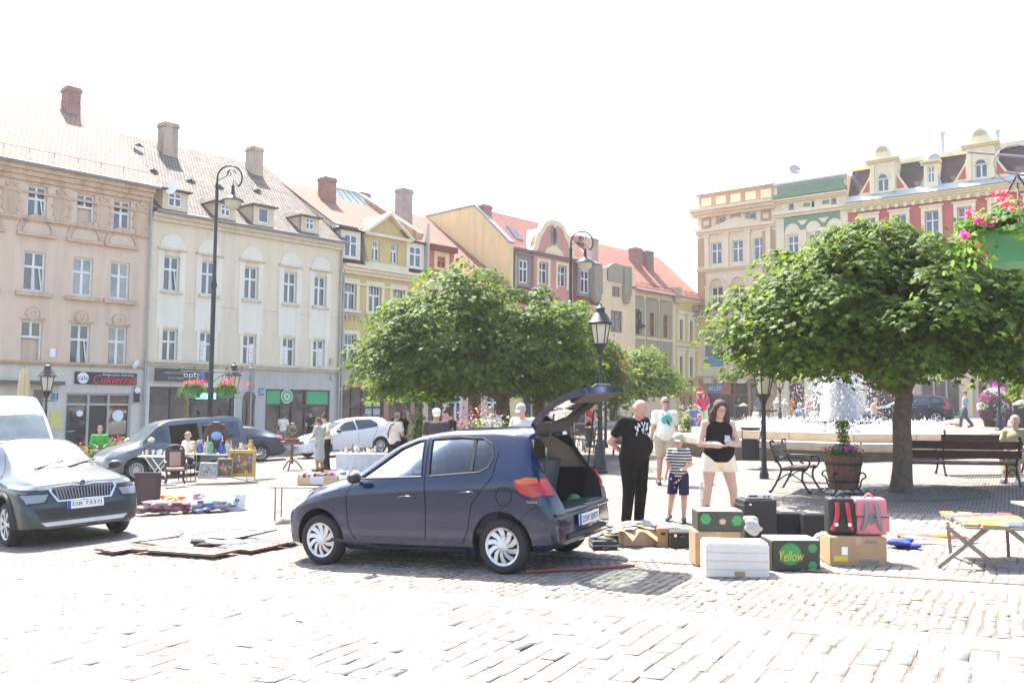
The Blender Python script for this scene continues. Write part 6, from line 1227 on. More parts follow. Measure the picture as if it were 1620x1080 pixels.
# ---------------------------------------------------------------- dark blue hatchback, tailgate up
def hatchback():
    mp=mat('dark_blue_paint',(.004,.011,.04),rough=.2,metal=0,var=.02,coat=.8,scale=3,spec=.3); mint=mat('beige_headlining',(.36,.31,.26),rough=.9); mdk=mat('dark_boot_lining',(.018,.018,.019),rough=.95)
    st=[(1.845,.60,.57,.36,.47,.42,.46,.27),(1.80,.68,.645,.50,.54,.56,.60,.22),(1.66,.785,.745,.58,.63,.70,.735,.19),(1.42,.875,.84,.61,.73,.775,.80,.18),(1.05,.965,.93,.635,.835,.80,.825,.18),(.88,1.01,.965,.64,.87,.80,.828,.18),
        (.52,1.215,1.13,.60,.90,.80,.83,.18),(.20,1.375,1.285,.565,.92,.80,.83,.18),(-.10,1.455,1.375,.555,.94,.80,.83,.18),(-.5,1.49,1.415,.55,.955,.80,.83,.18),(-.95,1.49,1.415,.545,.975,.797,.83,.18),(-1.25,1.465,1.385,.535,.995,.79,.825,.18),
        (-1.40,1.43,1.33,.525,1.0,.785,.822,.19),(-1.50,1.28,1.18,.54,.98,.775,.815,.21),(-1.62,1.05,.98,.58,.90,.755,.80,.23),(-1.72,.84,.81,.60,.74,.72,.77,.26),(-1.785,.64,.62,.54,.55,.62,.66,.29)]
    yaw=math.radians(180-28)
    # near wheels stand at A (rear) and C (front); centre of the wheelbase, moved in by half the track
    A=gpt(803,907); f=Vector((math.cos(yaw),math.sin(yaw),0)); l=Vector((-f.y,f.x,0)); c=A+f*1.185-l*.70; p=Vector((c.x,c.y,g(c.x)))
    wf=[(.66,.975),(.16,1.30),(-.06,1.375),(-.14,1.385),(-.22,1.00)]; wr=[(-.31,1.005),(-.24,1.39),(-.60,1.405),(-.90,1.385),(-1.02,1.32),(-1.07,1.20),(-1.03,1.09),(-.93,1.045)]
    rear=[(-.50,.66),(.50,.66),(.56,.78),(.585,.98),(.53,1.25),(.47,1.37),(-.47,1.37),(-.53,1.25),(-.585,.98),(-.56,.78)]
    def hol():
        V,Fs=loft(st,50,inset=.055,zfloor=.34,xr=(-1.55,.80)); a=mkobj(V,Fs,[mint]); 
        return [a]
    def cuts():
        o=[]; 
        for w_ in (wf,wr): o.append(prismobj(w_,(0,-1.2,0),X_,Z_,Vector((0,2.4,0)),mplast))
        o.append(prismobj([(-.57,1.03),(.57,1.03),(.49,1.375),(-.49,1.375)],(.0,0,0),Y_,Z_,Vector((1.1,0,0)),mplast)); o.append(prismobj(rear,(-2.2,0,0),Y_,Z_,Vector((1.0,0,0)),mdk)); return o
    root,body,bvh=car('hatchback_car','dark blue hatchback with its tailgate wide open, in the middle of the square','car',p,yaw,st,[(1.185,.288,1.44),(-1.185,.288,1.44)],mp,3.64,hollow=hol,extra_cut=cuts)
    gl=clearglass()
    for s in(1,-1):
        for w_,nm in ((wf,'front_side_window'),(wr,'rear_side_window')): decal(bvh,w_,(0,s*3,0),X_,Z_,Vector((0,-s,0)),gl,nm,root,off=-.012)
        mb=MB(); 
        for w_ in (wf,wr):
            P=w_+[w_[0]]
            Q=[]
            for i in range(len(P)-1):
                for k in range(5): t=k/5; x=P[i][0]*(1-t)+P[i+1][0]*t; z=P[i][1]*(1-t)+P[i+1][1]*t; h,n,_,_=bvh.ray_cast(Vector((x,s*3,z)),Vector((0,-s,0))); Q.append(h)
            mb.tube(Q+[Q[0]],.011,mplast,6)
        a=bvh.ray_cast(Vector((-.83,s*3,1.06)),Vector((0,-s,0)))[0]; b=bvh.ray_cast(Vector((-.80,s*3,1.395)),Vector((0,-s,0)))[0]; mb.bar(a,b,.035,.012,mplast)
        mb.build('window_trim',root)
        mb=MB(); seam(mb,bvh,[(.70,.96),(.78,.80),(.76,.45),(.66,.27)],s); seam(mb,bvh,[(-.20,1.41),(-.27,.95),(-.29,.60),(-.25,.27)],s); seam(mb,bvh,[(-.98,1.42),(-1.12,1.25),(-1.10,1.0),(-.86,.72),(-.80,.45),(-.70,.27)],s); seam(mb,bvh,[(.66,.27),(-.70,.27)],s); seam(mb,bvh,[(-1.24,.42),(-1.55,.68),(-1.72,.70)],s,.004)
        seam(mb,bvh,[(1.05,.62),(1.3,.7),(1.6,.62)],s,.003); mb.build('door_gaps',root)
        mb=MB(); seam(mb,bvh,[(1.0,.30),(.3,.235),(-.95,.235)],s,.02,mplast); mb.build('sill_trim',root)
        for x,z in ((-.05,.78),(-.83,.83)):
            h=bvh.ray_cast(Vector((x,s*3,z)),Vector((0,-s,0)))[0]; mb=MB(); mb.tube([h+Vector((.11,0,0)),h+Vector((.06,s*.03,.012)),h+Vector((-.06,s*.03,.012)),h+Vector((-.11,0,0))],.014,mp,8); mb.build('door_handle',root,smooth=60)
        mirror_(root,.60,1.0,.80,s,mplast,.95)
        decal(bvh,[(-1.37,.955),(-1.48,.98),(-1.60,.965),(-1.65,.9),(-1.66,.81),(-1.56,.79),(-1.44,.83),(-1.38,.89)],(0,s*3,0),X_,Z_,Vector((0,-s,0)),mredl,'tail_light',root,off=.012,mx=.05)
        a=decal(bvh,[(-1.37,.96),(-1.48,.985),(-1.58,.97),(-1.60,.925),(-1.42,.925)],(0,s*3,0),X_,Z_,Vector((0,-s,0)),morl,'indicator_light',root,off=.016,mx=.05)
        decal(bvh,[(s*.60,.96),(s*.74,.965),(s*.76,.80),(s*.62,.79)],(-3,0,0),Y_,Z_,X_,mredl,'tail_light',root,off=.012,mx=.05)
        decal(bvh,[(1.62,.78),(1.36,.83),(1.40,.72),(1.60,.62),(1.72,.60),(1.74,.68)],(0,s*3,0),X_,Z_,Vector((0,-s,0)),mhl,'headlight',root,off=.008,mx=.06)
        h=bvh.ray_cast(Vector((1.18,s*3,.80)),Vector((0,-s,0)))[0]; mb=MB(); mb.ball(h,.04,mhl,10,6,(1.3,.3,.6)); mb.build('side_repeater',root,smooth=60)
        for wx in (1.185,-1.185): wheel(root,wx,s*.715,.288,.175,s,'blades')
    h=[bvh.ray_cast(Vector((-1.24+.085*math.cos(t)*1.05,3,.80+.095*math.sin(t))),Vector((0,-1,0)))[0] for t in [k*math.pi/8 for k in range(17)]]; mb=MB(); mb.tube(h,.005,mseam,5); mb.build('fuel_cap',root)
    h=bvh.ray_cast(Vector((-1.56,3,.745)),Vector((0,-1,0)))[0]; mb=MB(); lettering(mb,'TOYOTA',h+Vector((0,.012,0)),-X_,Z_,mchr,width=.12,height=.02); mb.build('badge_lettering',root)
    # glass front, interior
    mb=MB(); pts=[]
    decal(bvh,[(-.57,1.03),(.57,1.03),(.49,1.375),(-.49,1.375)],(3,0,0),Y_,Z_,-X_,gl,'windscreen',root,off=-.01)
    mst_=mat('car_seat_grey',(.10,.10,.11),rough=.95,var=.15); mdash=mat('dashboard_grey',(.11,.105,.10),rough=.8)
    mb=MB(); mb.box((.62,0,.86),(.42,1.42,.22),mdash); o=mb.build('dashboard',root,bevel=.04,bseg=2)
    mb=MB(); mb.tube([(.28+.06*math.sin(t)*0+.05*math.cos(t)*0+ .07*math.sin(t),.36+.18*math.cos(t),.98+.17*math.sin(t)) for t in [k*math.pi/10 for k in range(21)]],.014,mplast,8); mb.bar((.28,.19,.98),(.28,.53,.98),.05,.02,mplast); mb.tube([(.28,.36,.98),(.5,.36,.86)],.03,mplast,8); mb.build('steering_wheel',root,smooth=60)
    for y in (-.36,.36):
        mb=MB(); mb.box((-.02,y,.52),(.50,.46,.18),mst_); mb.box((-.30,y,.88),(.14,.44,.62),mst_,R=Matrix.Rotation(-.2,3,'Y')); mb.box((-.40,y,1.27),(.08,.24,.16),mst_); mb.build('front_seat',root,bevel=.04,bseg=2)
    mb=MB(); mb.box((-.85,0,.52),(.45,1.25,.18),mst_); mb.box((-1.12,0,.83),(.13,1.25,.55),mst_,R=Matrix.Rotation(-.25,3,'Y')); mb.build('rear_seat',root,bevel=.04,bseg=2)
    mb=MB(); 
    for s in(-1,1): mb.quad((-1.1,s*.70,.36),(-1.62,s*.70,.36),(-1.62,s*.73,.98),(-1.1,s*.73,.98),mdk)
    mb.quad((-1.1,-.7,.37),(-1.66,-.7,.37),(-1.66,.7,.37),(-1.1,.7,.37),mdk); mb.build('boot_lining',root)
    mb=MB(); mb.box((-1.42,-.1,.5),(.3,.4,.25),mat('brown_boot_box',(.12,.05,.035),rough=.8)); mb.build('boot_box',root,bevel=.01)
    mb=MB(); mb.ball((-1.5,-.35,.62),.09,mat('green_bag_in_boot',(.08,.22,.09),rough=.6),8,6); mb.build('boot_bag',root,smooth=60)
    # bumper step and plate
    mb=MB(); seam(mb,bvh,[(-1.2,.4),(-1.3,.40)],1,.002); 
    P=[]
    for k in range(25):
        y=-.70+1.4*k/24; h=bvh.ray_cast(Vector((-3,y,.60)),X_)[0]
        if h: P.append(h)
    mb.tube(P,.022,mp,8); P=[]
    for k in range(21):
        y=-.5+1.0*k/20; h=bvh.ray_cast(Vector((-3,y,.36)),X_)[0]
        if h: P.append(h+Vector((-.002,0,0)))
    mb.tube(P,.03,mplast,8); mb.build('bumper_trim',root,smooth=60)
    h=bvh.ray_cast(Vector((-3,0,.50)),X_)[0]; plate(root,'DSW 50977',h+Vector((-.035,0,.0)),(0,-1,0))
    # tailgate, hinged at the roof edge and swung up
    N=40; Lg=.90; outer=[];inner=[]
    def sup(a,w0,w1,x0,x1,e=3.2):
        ca,sa=math.cos(a),math.sin(a); x=(x0+x1)/2+(x1-x0)/2*math.copysign(abs(ca)**(2/e),ca); t=(x-x0)/(x1-x0); w=w0+(w1-w0)*t; return x,w*math.copysign(abs(sa)**(2/e),sa)
    bow=lambda x:.10*math.sin(math.pi*min(1,x/Lg))**.9 -.0*x
    V=[];Fs=[]
    for k in range(N):
        a=2*math.pi*k/N; xo,yo=sup(a,.50,.60,0,Lg,5); xi,yi=sup(a,.42,.50,.10,.52,3)
        V+=[(xo,yo,bow(xo)),(xi,yi,bow(xi)+.002),(xi,yi,bow(xi)-.03),(xo*.98+.01,yo*.96,bow(xo)-.07)]
    for k in range(N):
        j=(k+1)%N
        for q in range(4): q2=(q+1)%4; Fs.append((k*4+q,j*4+q,j*4+q2,k*4+q2))
    tg=bpy.data.objects.new('tailgate',None); link(tg,root); tg.location=(-1.36,0,1.445); tg.rotation_euler=(0,math.radians(180)+math.radians(29),0)
    tg.scale=(1,1,-1)
    o=mkobj(V,Fs,[mp,mplast],'tailgate_panel'); o.parent=tg; o.data.polygons.foreach_set('material_index',[0,1,1,0]*N); o.data.polygons.foreach_set('use_smooth',[True]*len(o.data.polygons)); o.data.set_sharp_from_angle(angle=.6)
    gvs=[];
    for k in range(N): xi,yi=sup(2*math.pi*k/N,.42,.50,.10,.52,3); gvs.append((xi,yi,bow(xi)-.012))
    gvs.append((.31,0,bow(.31)-.008)); go=mkobj(gvs,[(k,(k+1)%N,N) for k in range(N)],[gl],'tailgate_glass'); go.parent=tg
    mb=MB(); mb.box((.72,0,bow(.72)-.06),(.26,.92,.05),mplast); mb.box((.80,0,bow(.8)-.01),(.1,.4,.09),mplast); mb.build('inner_trim',tg,bevel=.015)
    mb=MB(); mb.tube([(.50,-.02,bow(.5)+.03),(.42,.2,bow(.4)+.03),(.3,.40,bow(.3)+.03)],.01,mplast,6); mb.ball((.53,0,bow(.53)+.02),.035,mplast,8,6); mb.build('rear_wiper',tg,smooth=60)
    mb=MB(); bvt=Vector
    for s in(-1,1): mb.tube([(-1.60,s*.57,1.02),(-1.72,s*.53,1.62)],.011,mplast,6)
    mb.build('gas_struts',root)
    return root
hatchback()
# ---------------------------------------------------------------- grey compact SUV seen from the front, left edge
def suv_profile(k=1.0,hz=1.0):
    return [(2.12,.66,.62,.50,.50,.60,.66,.26),(2.07,.80,.75,.62,.60,.72,.78,.24),(1.95,.93,.88,.66,.74,.80,.845,.22),(1.65,1.00,.95,.69,.84,.85,.88,.21),(1.15,1.075,1.01,.70,.90,.87,.895,.21),(.98,1.10,1.03,.70,.92,.87,.895,.21),
     (.55,1.31,1.20,.64,.95,.87,.895,.21),(.15,1.48,1.38,.60,.97,.87,.895,.21),(-.2,1.545,1.455,.59,.98,.87,.895,.21),(-.8,1.56,1.47,.585,1.0,.87,.895,.21),(-1.4,1.53,1.43,.57,1.02,.86,.89,.22),(-1.75,1.47,1.36,.55,1.03,.84,.88,.24),(-1.95,1.25,1.15,.58,1.0,.82,.87,.26),(-2.05,1.0,.95,.62,.86,.80,.85,.28),(-2.12,.72,.69,.58,.62,.70,.74,.32)]
def suv_front():
    mp=paint('grey_green_metallic',(.038,.048,.048),.38,.3); st=suv_profile(); wl=[(1.325,.33,1.53),(-1.325,.33,1.53)]
    # forward direction from the two front wheels
    nA,nB=gpt(28,862),gpt(187,843); ax=(nB-nA); ax.z=0; ax.normalize(); f=Vector((ax.y,-ax.x,0)); f=f if f.y<0 else -f; f=Vector((.70,-.714,0)); l=Vector((-f.y,f.x,0)); 
    c=nA-f*1.325+l*.70; p=Vector((c.x,c.y,g(c.x))); yaw=math.atan2(f.y,f.x)
    root,body,bvh=car('compact_suv','grey green compact SUV facing the viewer, front half in view at the left edge','car',p,yaw,st,wl,mp,4.24)
    for s in(1,-1):
        for w_ in ([(.82,1.03),(.22,1.42),(-.30,1.46),(-.32,1.02)],[(-.40,1.02),(-.38,1.46),(-1.05,1.46),(-1.12,1.06)],[(-1.2,1.08),(-1.15,1.43),(-1.45,1.38),(-1.6,1.15)]): decal(bvh,w_,(0,s*3,0),X_,Z_,Vector((0,-s,0)),mcarglass,'side_window',root,off=.005)
        mb=MB(); seam(mb,bvh,[(.86,1.02),(.90,.8),(.85,.35)],s); seam(mb,bvh,[(-.36,1.45),(-.38,.9),(-.36,.3)],s); seam(mb,bvh,[(-1.15,1.45),(-1.2,1.0),(-.95,.6),(-.9,.3)],s); mb.build('door_gaps',root)
        mb=MB(); seam(mb,bvh,[(.95,.30),(.3,.28),(-.9,.28)],s,.05,mplast); mb.build('sill_cladding',root)
        for (wx,r,tr) in wl:
            mb=MB(); P=[]
            for k in range(17): t=math.pi*k/16; x=wx+(r+.085)*math.cos(t); z=r+.02+(r+.085)*math.sin(t); h=bvh.ray_cast(Vector((x,s*3,z)),Vector((0,-s,0)))[0]; 
            for k in range(17):
                t=math.pi*(-.05+1.1*k/16); x=wx+(r+.085)*math.cos(t); z=r+.02+(r+.085)*math.sin(t); h=bvh.ray_cast(Vector((x,s*3,z)),Vector((0,-s,0)))[0]
                if h: P.append(h)
            mb.tube(P,.035,mplast,6); mb.build('arch_cladding',root,smooth=60); wheel(root,wx,s*.775,r,.215,s,'double',nsp=7,rr=.68)
        mirror_(root,.72,1.06,.88,s,mp,1.15)
        # lamps
        decal(bvh,[(s*.40,.865),(s*.84,.90),(s*.86,.86),(s*.80,.83),(s*.42,.815)],(4,0,0),Y_,Z_,-X_,mhl,'daytime_light',root,off=.012,mx=.04)
        decal(bvh,[(s*.50,.76),(s*.82,.76),(s*.78,.64),(s*.56,.655)],(4,0,0),Y_,Z_,-X_,mhl,'headlight',root,off=.014,mx=.04)
        decal(bvh,[(s*.47,.785),(s*.87,.785),(s*.83,.62),(s*.53,.63)],(4,0,0),Y_,Z_,-X_,mplast,'headlight_surround',root,off=.006,mx=.05)
    decal(bvh,[(-.62,1.10),(.62,1.10),(.55,1.42),(.3,1.455),(-.3,1.455),(-.55,1.42)],(4,0,0),Y_,Z_,-X_,mat('windscreen_glass',(.07,.10,.11),rough=.03,var=.3,scale=2.2,ior=1.6),'windscreen',root,off=.006)
    gp=[(-.43,.84),(-.15,.855),(0,.83),(.15,.855),(.43,.84),(.45,.79),(.36,.66),(-.36,.66),(-.45,.79)]
    decal(bvh,[(x*1.08,(z-.75)*1.2+.75) for x,z in gp],(4,0,0),Y_,Z_,-X_,mchr,'grille_frame',root,off=.012,mx=.05); decal(bvh,gp,(4,0,0),Y_,Z_,-X_,mplast,'grille',root,off=.018,mx=.05)
    mb=MB()
    for k in range(-9,10):
        y=k*.044; h=bvh.ray_cast(Vector((4,y,.82)),-X_)[0]; h2=bvh.ray_cast(Vector((4,y*.93,.68)),-X_)[0]
        if h and h2: mb.bar(h+X_*.03,h2+X_*.03,.012,.02,mgut)
    mb.build('grille_slats',root)
    decal(bvh,[(-.70,.56),(.70,.56),(.62,.40),(-.62,.40)],(4,0,0),Y_,Z_,-X_,mplast,'lower_intake',root,off=.01,mx=.05)
    decal(bvh,[(-.62,.36),(.62,.36),(.55,.30),(-.55,.30)],(4,0,0),Y_,Z_,-X_,mrim,'skid_plate',root,off=.015,mx=.05)
    h=bvh.ray_cast(Vector((4,0,.885)),-X_); mb=MB(); pp=h[0]+X_*.03; mb.M=Matrix.Translation(pp)@Matrix.Rotation(math.pi/2,4,'Y'); mb.lathe([(.055,-.01),(.05,.012),(.03,.014)],mchr,20); mb.lathe([(.042,.013),(.04,.016)],mat('emblem_dark',(.05,.06,.06),rough=.3),20)
    mb.prism([(-.02,-.025),(0,-.03),(.03,0),(.0,.03),(-.012,.02),(.008,0)],(0,0,.017),X_,Y_,Z_*.004,mchr); mb.build('round_emblem',root,smooth=40)
    h=bvh.ray_cast(Vector((4,0,.58)),-X_)[0]; plate(root,'DB 7337J',h+X_*.03,(0,1,0))
    mb=MB(); 
    for y in (-.35,.15): mb.tube([(1.0,y,1.10),(.86,y+.25,1.145),(.78,y+.5,1.19)],.012,mplast,6)
    mb.build('wipers',root); return root
suv_front()
def simple_car(name,label,p,yaw,st,wl,mp,wins,front_glass=None,rear_glass=None,heads=None,tails=None,spokes=('five',8),seams=(),group=None,mirror=None,rails=False,ptxt=None):
    root,body,bvh=car(name,label,'car' if 'van' not in name else 'van',p,yaw,st,wl,mp,4,group=group)
    for s in(1,-1):
        for w_ in wins: decal(bvh,w_,(0,s*3,0),X_,Z_,Vector((0,-s,0)),mcarglass,'side_window',root,off=.006,mx=.1)
        mb=MB(); 
        for q in seams: seam(mb,bvh,q,s,.007)
        if seams: mb.build('door_gaps',root)
        if heads: decal(bvh,heads,(0,s*3,0),X_,Z_,Vector((0,-s,0)),mhl,'headlight',root,off=.01,mx=.06)
        if tails: decal(bvh,tails,(0,s*3,0),X_,Z_,Vector((0,-s,0)),mredl,'tail_light',root,off=.01,mx=.06)
        for (wx,r,tr) in wl: wheel(root,wx,s*(tr/2),r,.19,s,spokes[0],nsp=spokes[1])
        if mirror: mirror_(root,mirror[0],mirror[1],mirror[2],s,mplast,1.1)
        if rails: mb=MB(); mb.tube([(.1,s*.55,1.53),(-.2,s*.56,1.60),(-1.2,s*.56,1.60),(-1.4,s*.55,1.56)],.02,mplast,6); mb.build('roof_rail',root)
    if front_glass: decal(bvh,front_glass,(4,0,0),Y_,Z_,-X_,mat('windscreen_glass',(.07,.10,.11),rough=.03,var=.3,scale=2.2,ior=1.6),'windscreen',root,off=.006,mx=.1)
    if rear_glass: decal(bvh,rear_glass,(-4,0,0),Y_,Z_,X_,mcarglass,'rear_window',root,off=.006,mx=.1)
    h=bvh.ray_cast(Vector((4,0,.45)),-X_)[0]; plate(root,ptxt,h+X_*.02,(0,1,0)); h=bvh.ray_cast(Vector((-4,0,.60)),X_)[0]; plate(root,ptxt,h-X_*.02,(0,-1,0))
    return root,bvh
ROW=LR.u; yr=math.atan2(-ROW.y,-ROW.x)
hst=[(2.0,.58,.55,.42,.45,.50,.55,.26),(1.94,.72,.68,.55,.55,.66,.70,.22),(1.7,.85,.80,.62,.68,.78,.82,.2),(1.1,.98,.93,.66,.84,.83,.86,.19),(.95,1.02,.96,.66,.87,.83,.86,.19),(.5,1.25,1.16,.61,.90,.83,.86,.19),(.1,1.42,1.33,.58,.92,.83,.86,.19),(-.4,1.50,1.42,.57,.95,.83,.86,.19),(-1.0,1.50,1.42,.56,.98,.83,.86,.19),(-1.5,1.45,1.36,.55,1.0,.82,.86,.2),(-1.75,1.28,1.18,.55,1.0,.79,.84,.24),(-1.9,1.0,.95,.58,.88,.76,.82,.26),(-1.98,.68,.65,.52,.58,.64,.7,.3)]
hwin=[[(.72,.97),(.2,1.33),(-.16,1.38),(-.2,1.0)],[(-.28,1.0),(-.24,1.4),(-.95,1.39),(-1.18,1.22),(-1.15,1.08)]]
# white hatch
c=gpt(556,708); simple_car('hatchback_car','white hatchback parked along the street, in front of the yellow house',gnd(-6.75,37.4),math.radians(180+36),hst,[(1.25,.31,1.48),(-1.22,.31,1.48)],paint('white_car_paint',(.70,.71,.72),.3,0),hwin,[(-.58,1.02),(.58,1.02),(.5,1.36),(-.5,1.36)],None,[(1.72,.78),(1.45,.82),(1.55,.68),(1.85,.62)],[(-1.62,1.08),(-1.75,1.05),(-1.78,.72),(-1.6,.8)],('thin',12),[[(.9,.95),(.9,.3)],[(-.24,1.4),(-.26,.3)],[(-1.15,1.05),(-.9,.6),(-.85,.3)]],mirror=(.62,1.0,.84),ptxt='DBA 4471')
# dark blue liftback
lst=[(2.15,.55,.52,.44,.42,.50,.56,.24),(2.08,.68,.64,.56,.52,.66,.70,.2),(1.8,.80,.76,.62,.64,.78,.82,.18),(1.15,.92,.88,.66,.80,.83,.85,.17),(1.0,.95,.90,.66,.82,.83,.85,.17),(.5,1.18,1.08,.60,.86,.83,.85,.17),(.05,1.36,1.27,.57,.88,.83,.85,.17),(-.4,1.41,1.33,.56,.90,.83,.85,.17),(-.9,1.38,1.29,.54,.92,.83,.85,.17),(-1.4,1.22,1.13,.54,.93,.82,.84,.18),(-1.85,1.02,.97,.56,.90,.79,.82,.2),(-2.1,.92,.88,.56,.80,.74,.78,.24),(-2.17,.66,.63,.5,.55,.62,.68,.28)]
simple_car('sedan_car','dark blue saloon car parked beside the grey van',gnd(-11.1,36.2),math.radians(180+16),lst,[(1.3,.31,1.46),(-1.24,.31,1.46)],paint('navy_car_paint',(.022,.035,.075),.3,.3),[[(.78,.92),(.15,1.28),(-.14,1.33),(-.18,.94)],[(-.26,.94),(-.22,1.34),(-.8,1.31),(-.92,.96)],[(-.99,.97),(-.88,1.28),(-1.25,1.15),(-1.45,1.0)]],[(-.58,.96),(.58,.96),(.5,1.28),(-.5,1.28)],None,[(1.8,.72),(1.5,.76),(1.6,.62),(1.95,.56)],[(-1.9,.95),(-2.05,.9),(-2.05,.75),(-1.85,.78)],('thin',9),[[(.95,.9),(.95,.28)],[(-.22,1.34),(-.24,.28)],[(-.95,1.25),(-1.0,.9),(-.85,.5)]],mirror=(.68,.95,.84))
# black SUV beyond the fountain
vp=gpt(1455,672); simple_car('suv_car','dark SUV with red tail lights parked behind the fountain, right of the trunk',gnd(22.0,51.0),math.radians(180-22),[tuple([s[0]*1.09]+[v*1.02 for v in s[1:]]) for s in suv_profile()],[(1.4,.36,1.6),(-1.4,.36,1.6)],paint('black_blue_paint',(.012,.018,.03),.3,.2),[[(.9,1.06),(.24,1.44),(-.3,1.49),(-.32,1.06)],[(-.40,1.06),(-.38,1.49),(-1.1,1.48),(-1.2,1.1)],[(-1.28,1.12),(-1.2,1.46),(-1.5,1.4),(-1.65,1.2)]],[(-.62,1.13),(.62,1.13),(.55,1.46),(-.55,1.46)],[(-.55,1.15),(.55,1.15),(.48,1.45),(-.48,1.45)],[(2.0,.9),(1.7,.95),(1.75,.82),(2.05,.76)],[(-1.78,1.45),(-1.92,1.3),(-2.1,1.0),(-2.1,.82),(-1.75,.86),(-1.8,1.02),(-1.95,1.08),(-1.85,1.3)],('five',5),[[(.95,1.05),(.95,.35)],[(-.38,1.49),(-.4,.35)],[(-1.2,1.1),(-.95,.6)]],mirror=(.78,1.1,.9),rails=True)
# grey van with open sliding door
def van_grey():
    mp=paint('silver_grey_paint',(.13,.145,.16),.3,.4); mdk=mdark
    st=[(2.2,.60,.57,.50,.45,.58,.62,.26),(2.13,.80,.75,.62,.58,.74,.78,.22),(1.9,.98,.93,.67,.78,.82,.86,.2),(1.45,1.10,1.04,.70,.90,.87,.89,.2),(1.25,1.17,1.10,.70,.95,.87,.895,.2),(.8,1.50,1.40,.66,.99,.87,.895,.2),(.45,1.72,1.62,.64,1.0,.87,.895,.2),(.1,1.79,1.71,.64,1.02,.87,.895,.2),(-.8,1.81,1.74,.66,1.04,.87,.895,.2),(-1.9,1.80,1.73,.66,1.04,.87,.895,.2),(-2.12,1.76,1.66,.65,1.02,.86,.89,.22),(-2.2,1.5,1.4,.64,.98,.84,.87,.24),(-2.23,.7,.67,.6,.6,.75,.8,.28)]
    door=[(.28,.42),(.28,1.60),(-.62,1.64),(-.62,.42)]
    def cuts(): return [prismobj(door,(0,.35,0),X_,Z_,Vector((0,.8,0)),mdk)]
    yaw=math.radians(180+41); f=Vector((math.cos(yaw),math.sin(yaw),0)); l=Vector((-f.y,f.x,0)); c=gpt(214,760)-f*1.35-l*.74; wl=[(1.35,.32,1.52),(-1.35,.32,1.52)]
    root,body,bvh=car('delivery_van','grey van with open sliding door, behind the bric-a-brac tables','van',Vector((c.x,c.y,g(c.x))),yaw,st,wl,mp,4.4,extra_cut=cuts)
    for s in(1,-1):
        for w_ in ([(1.12,1.12),(.62,1.56),(.38,1.60),(.36,1.10)],[(-.75,1.12),(-.72,1.62),(-1.95,1.62),(-2.0,1.12)])+(() if s>0 else ([(.28,1.1),(.28,1.6),(-.62,1.62),(-.62,1.1)],)): decal(bvh,w_,(0,s*3,0),X_,Z_,Vector((0,-s,0)),mcarglass,'side_window',root,off=.006,mx=.1)
        mb=MB(); seam(mb,bvh,[(1.1,1.1),(1.05,.35)],s,.007); seam(mb,bvh,[(.33,1.62),(.33,.35)],s,.007); mb.build('door_gaps',root)
        decal(bvh,[(2.02,.86),(1.62,.96),(1.60,.80),(1.95,.72)],(0,s*3,0),X_,Z_,Vector((0,-s,0)),mhl,'headlight',root,off=.01,mx=.06); decal(bvh,[(s*.45,.80),(s*.80,.92),(s*.82,.74),(s*.5,.70)],(4,0,0),Y_,Z_,-X_,mhl,'headlight',root,off=.01,mx=.06)
        for (wx,r,tr) in wl: wheel(root,wx,s*.77,r,.2,s,'thin',nsp=14)
        mirror_(root,.95,1.18,.9,s,mrim,1.4)
    decal(bvh,[(-.64,1.2),(.64,1.2),(.56,1.64),(-.56,1.64)],(4,0,0),Y_,Z_,-X_,mat('windscreen_glass',(.07,.10,.11),rough=.03,ior=1.6),'windscreen',root,off=.006,mx=.1)
    mb=MB(); mb.box((-1.05,.915,1.0),(.88,.03,1.15),mp); o=mb.build('sliding_door',root,bevel=.012,bseg=2); mb=MB(); mb.box((-1.05,.925,1.33),(.74,.02,.40),mcarglass); mb.build('door_window',o); return root
van_grey()
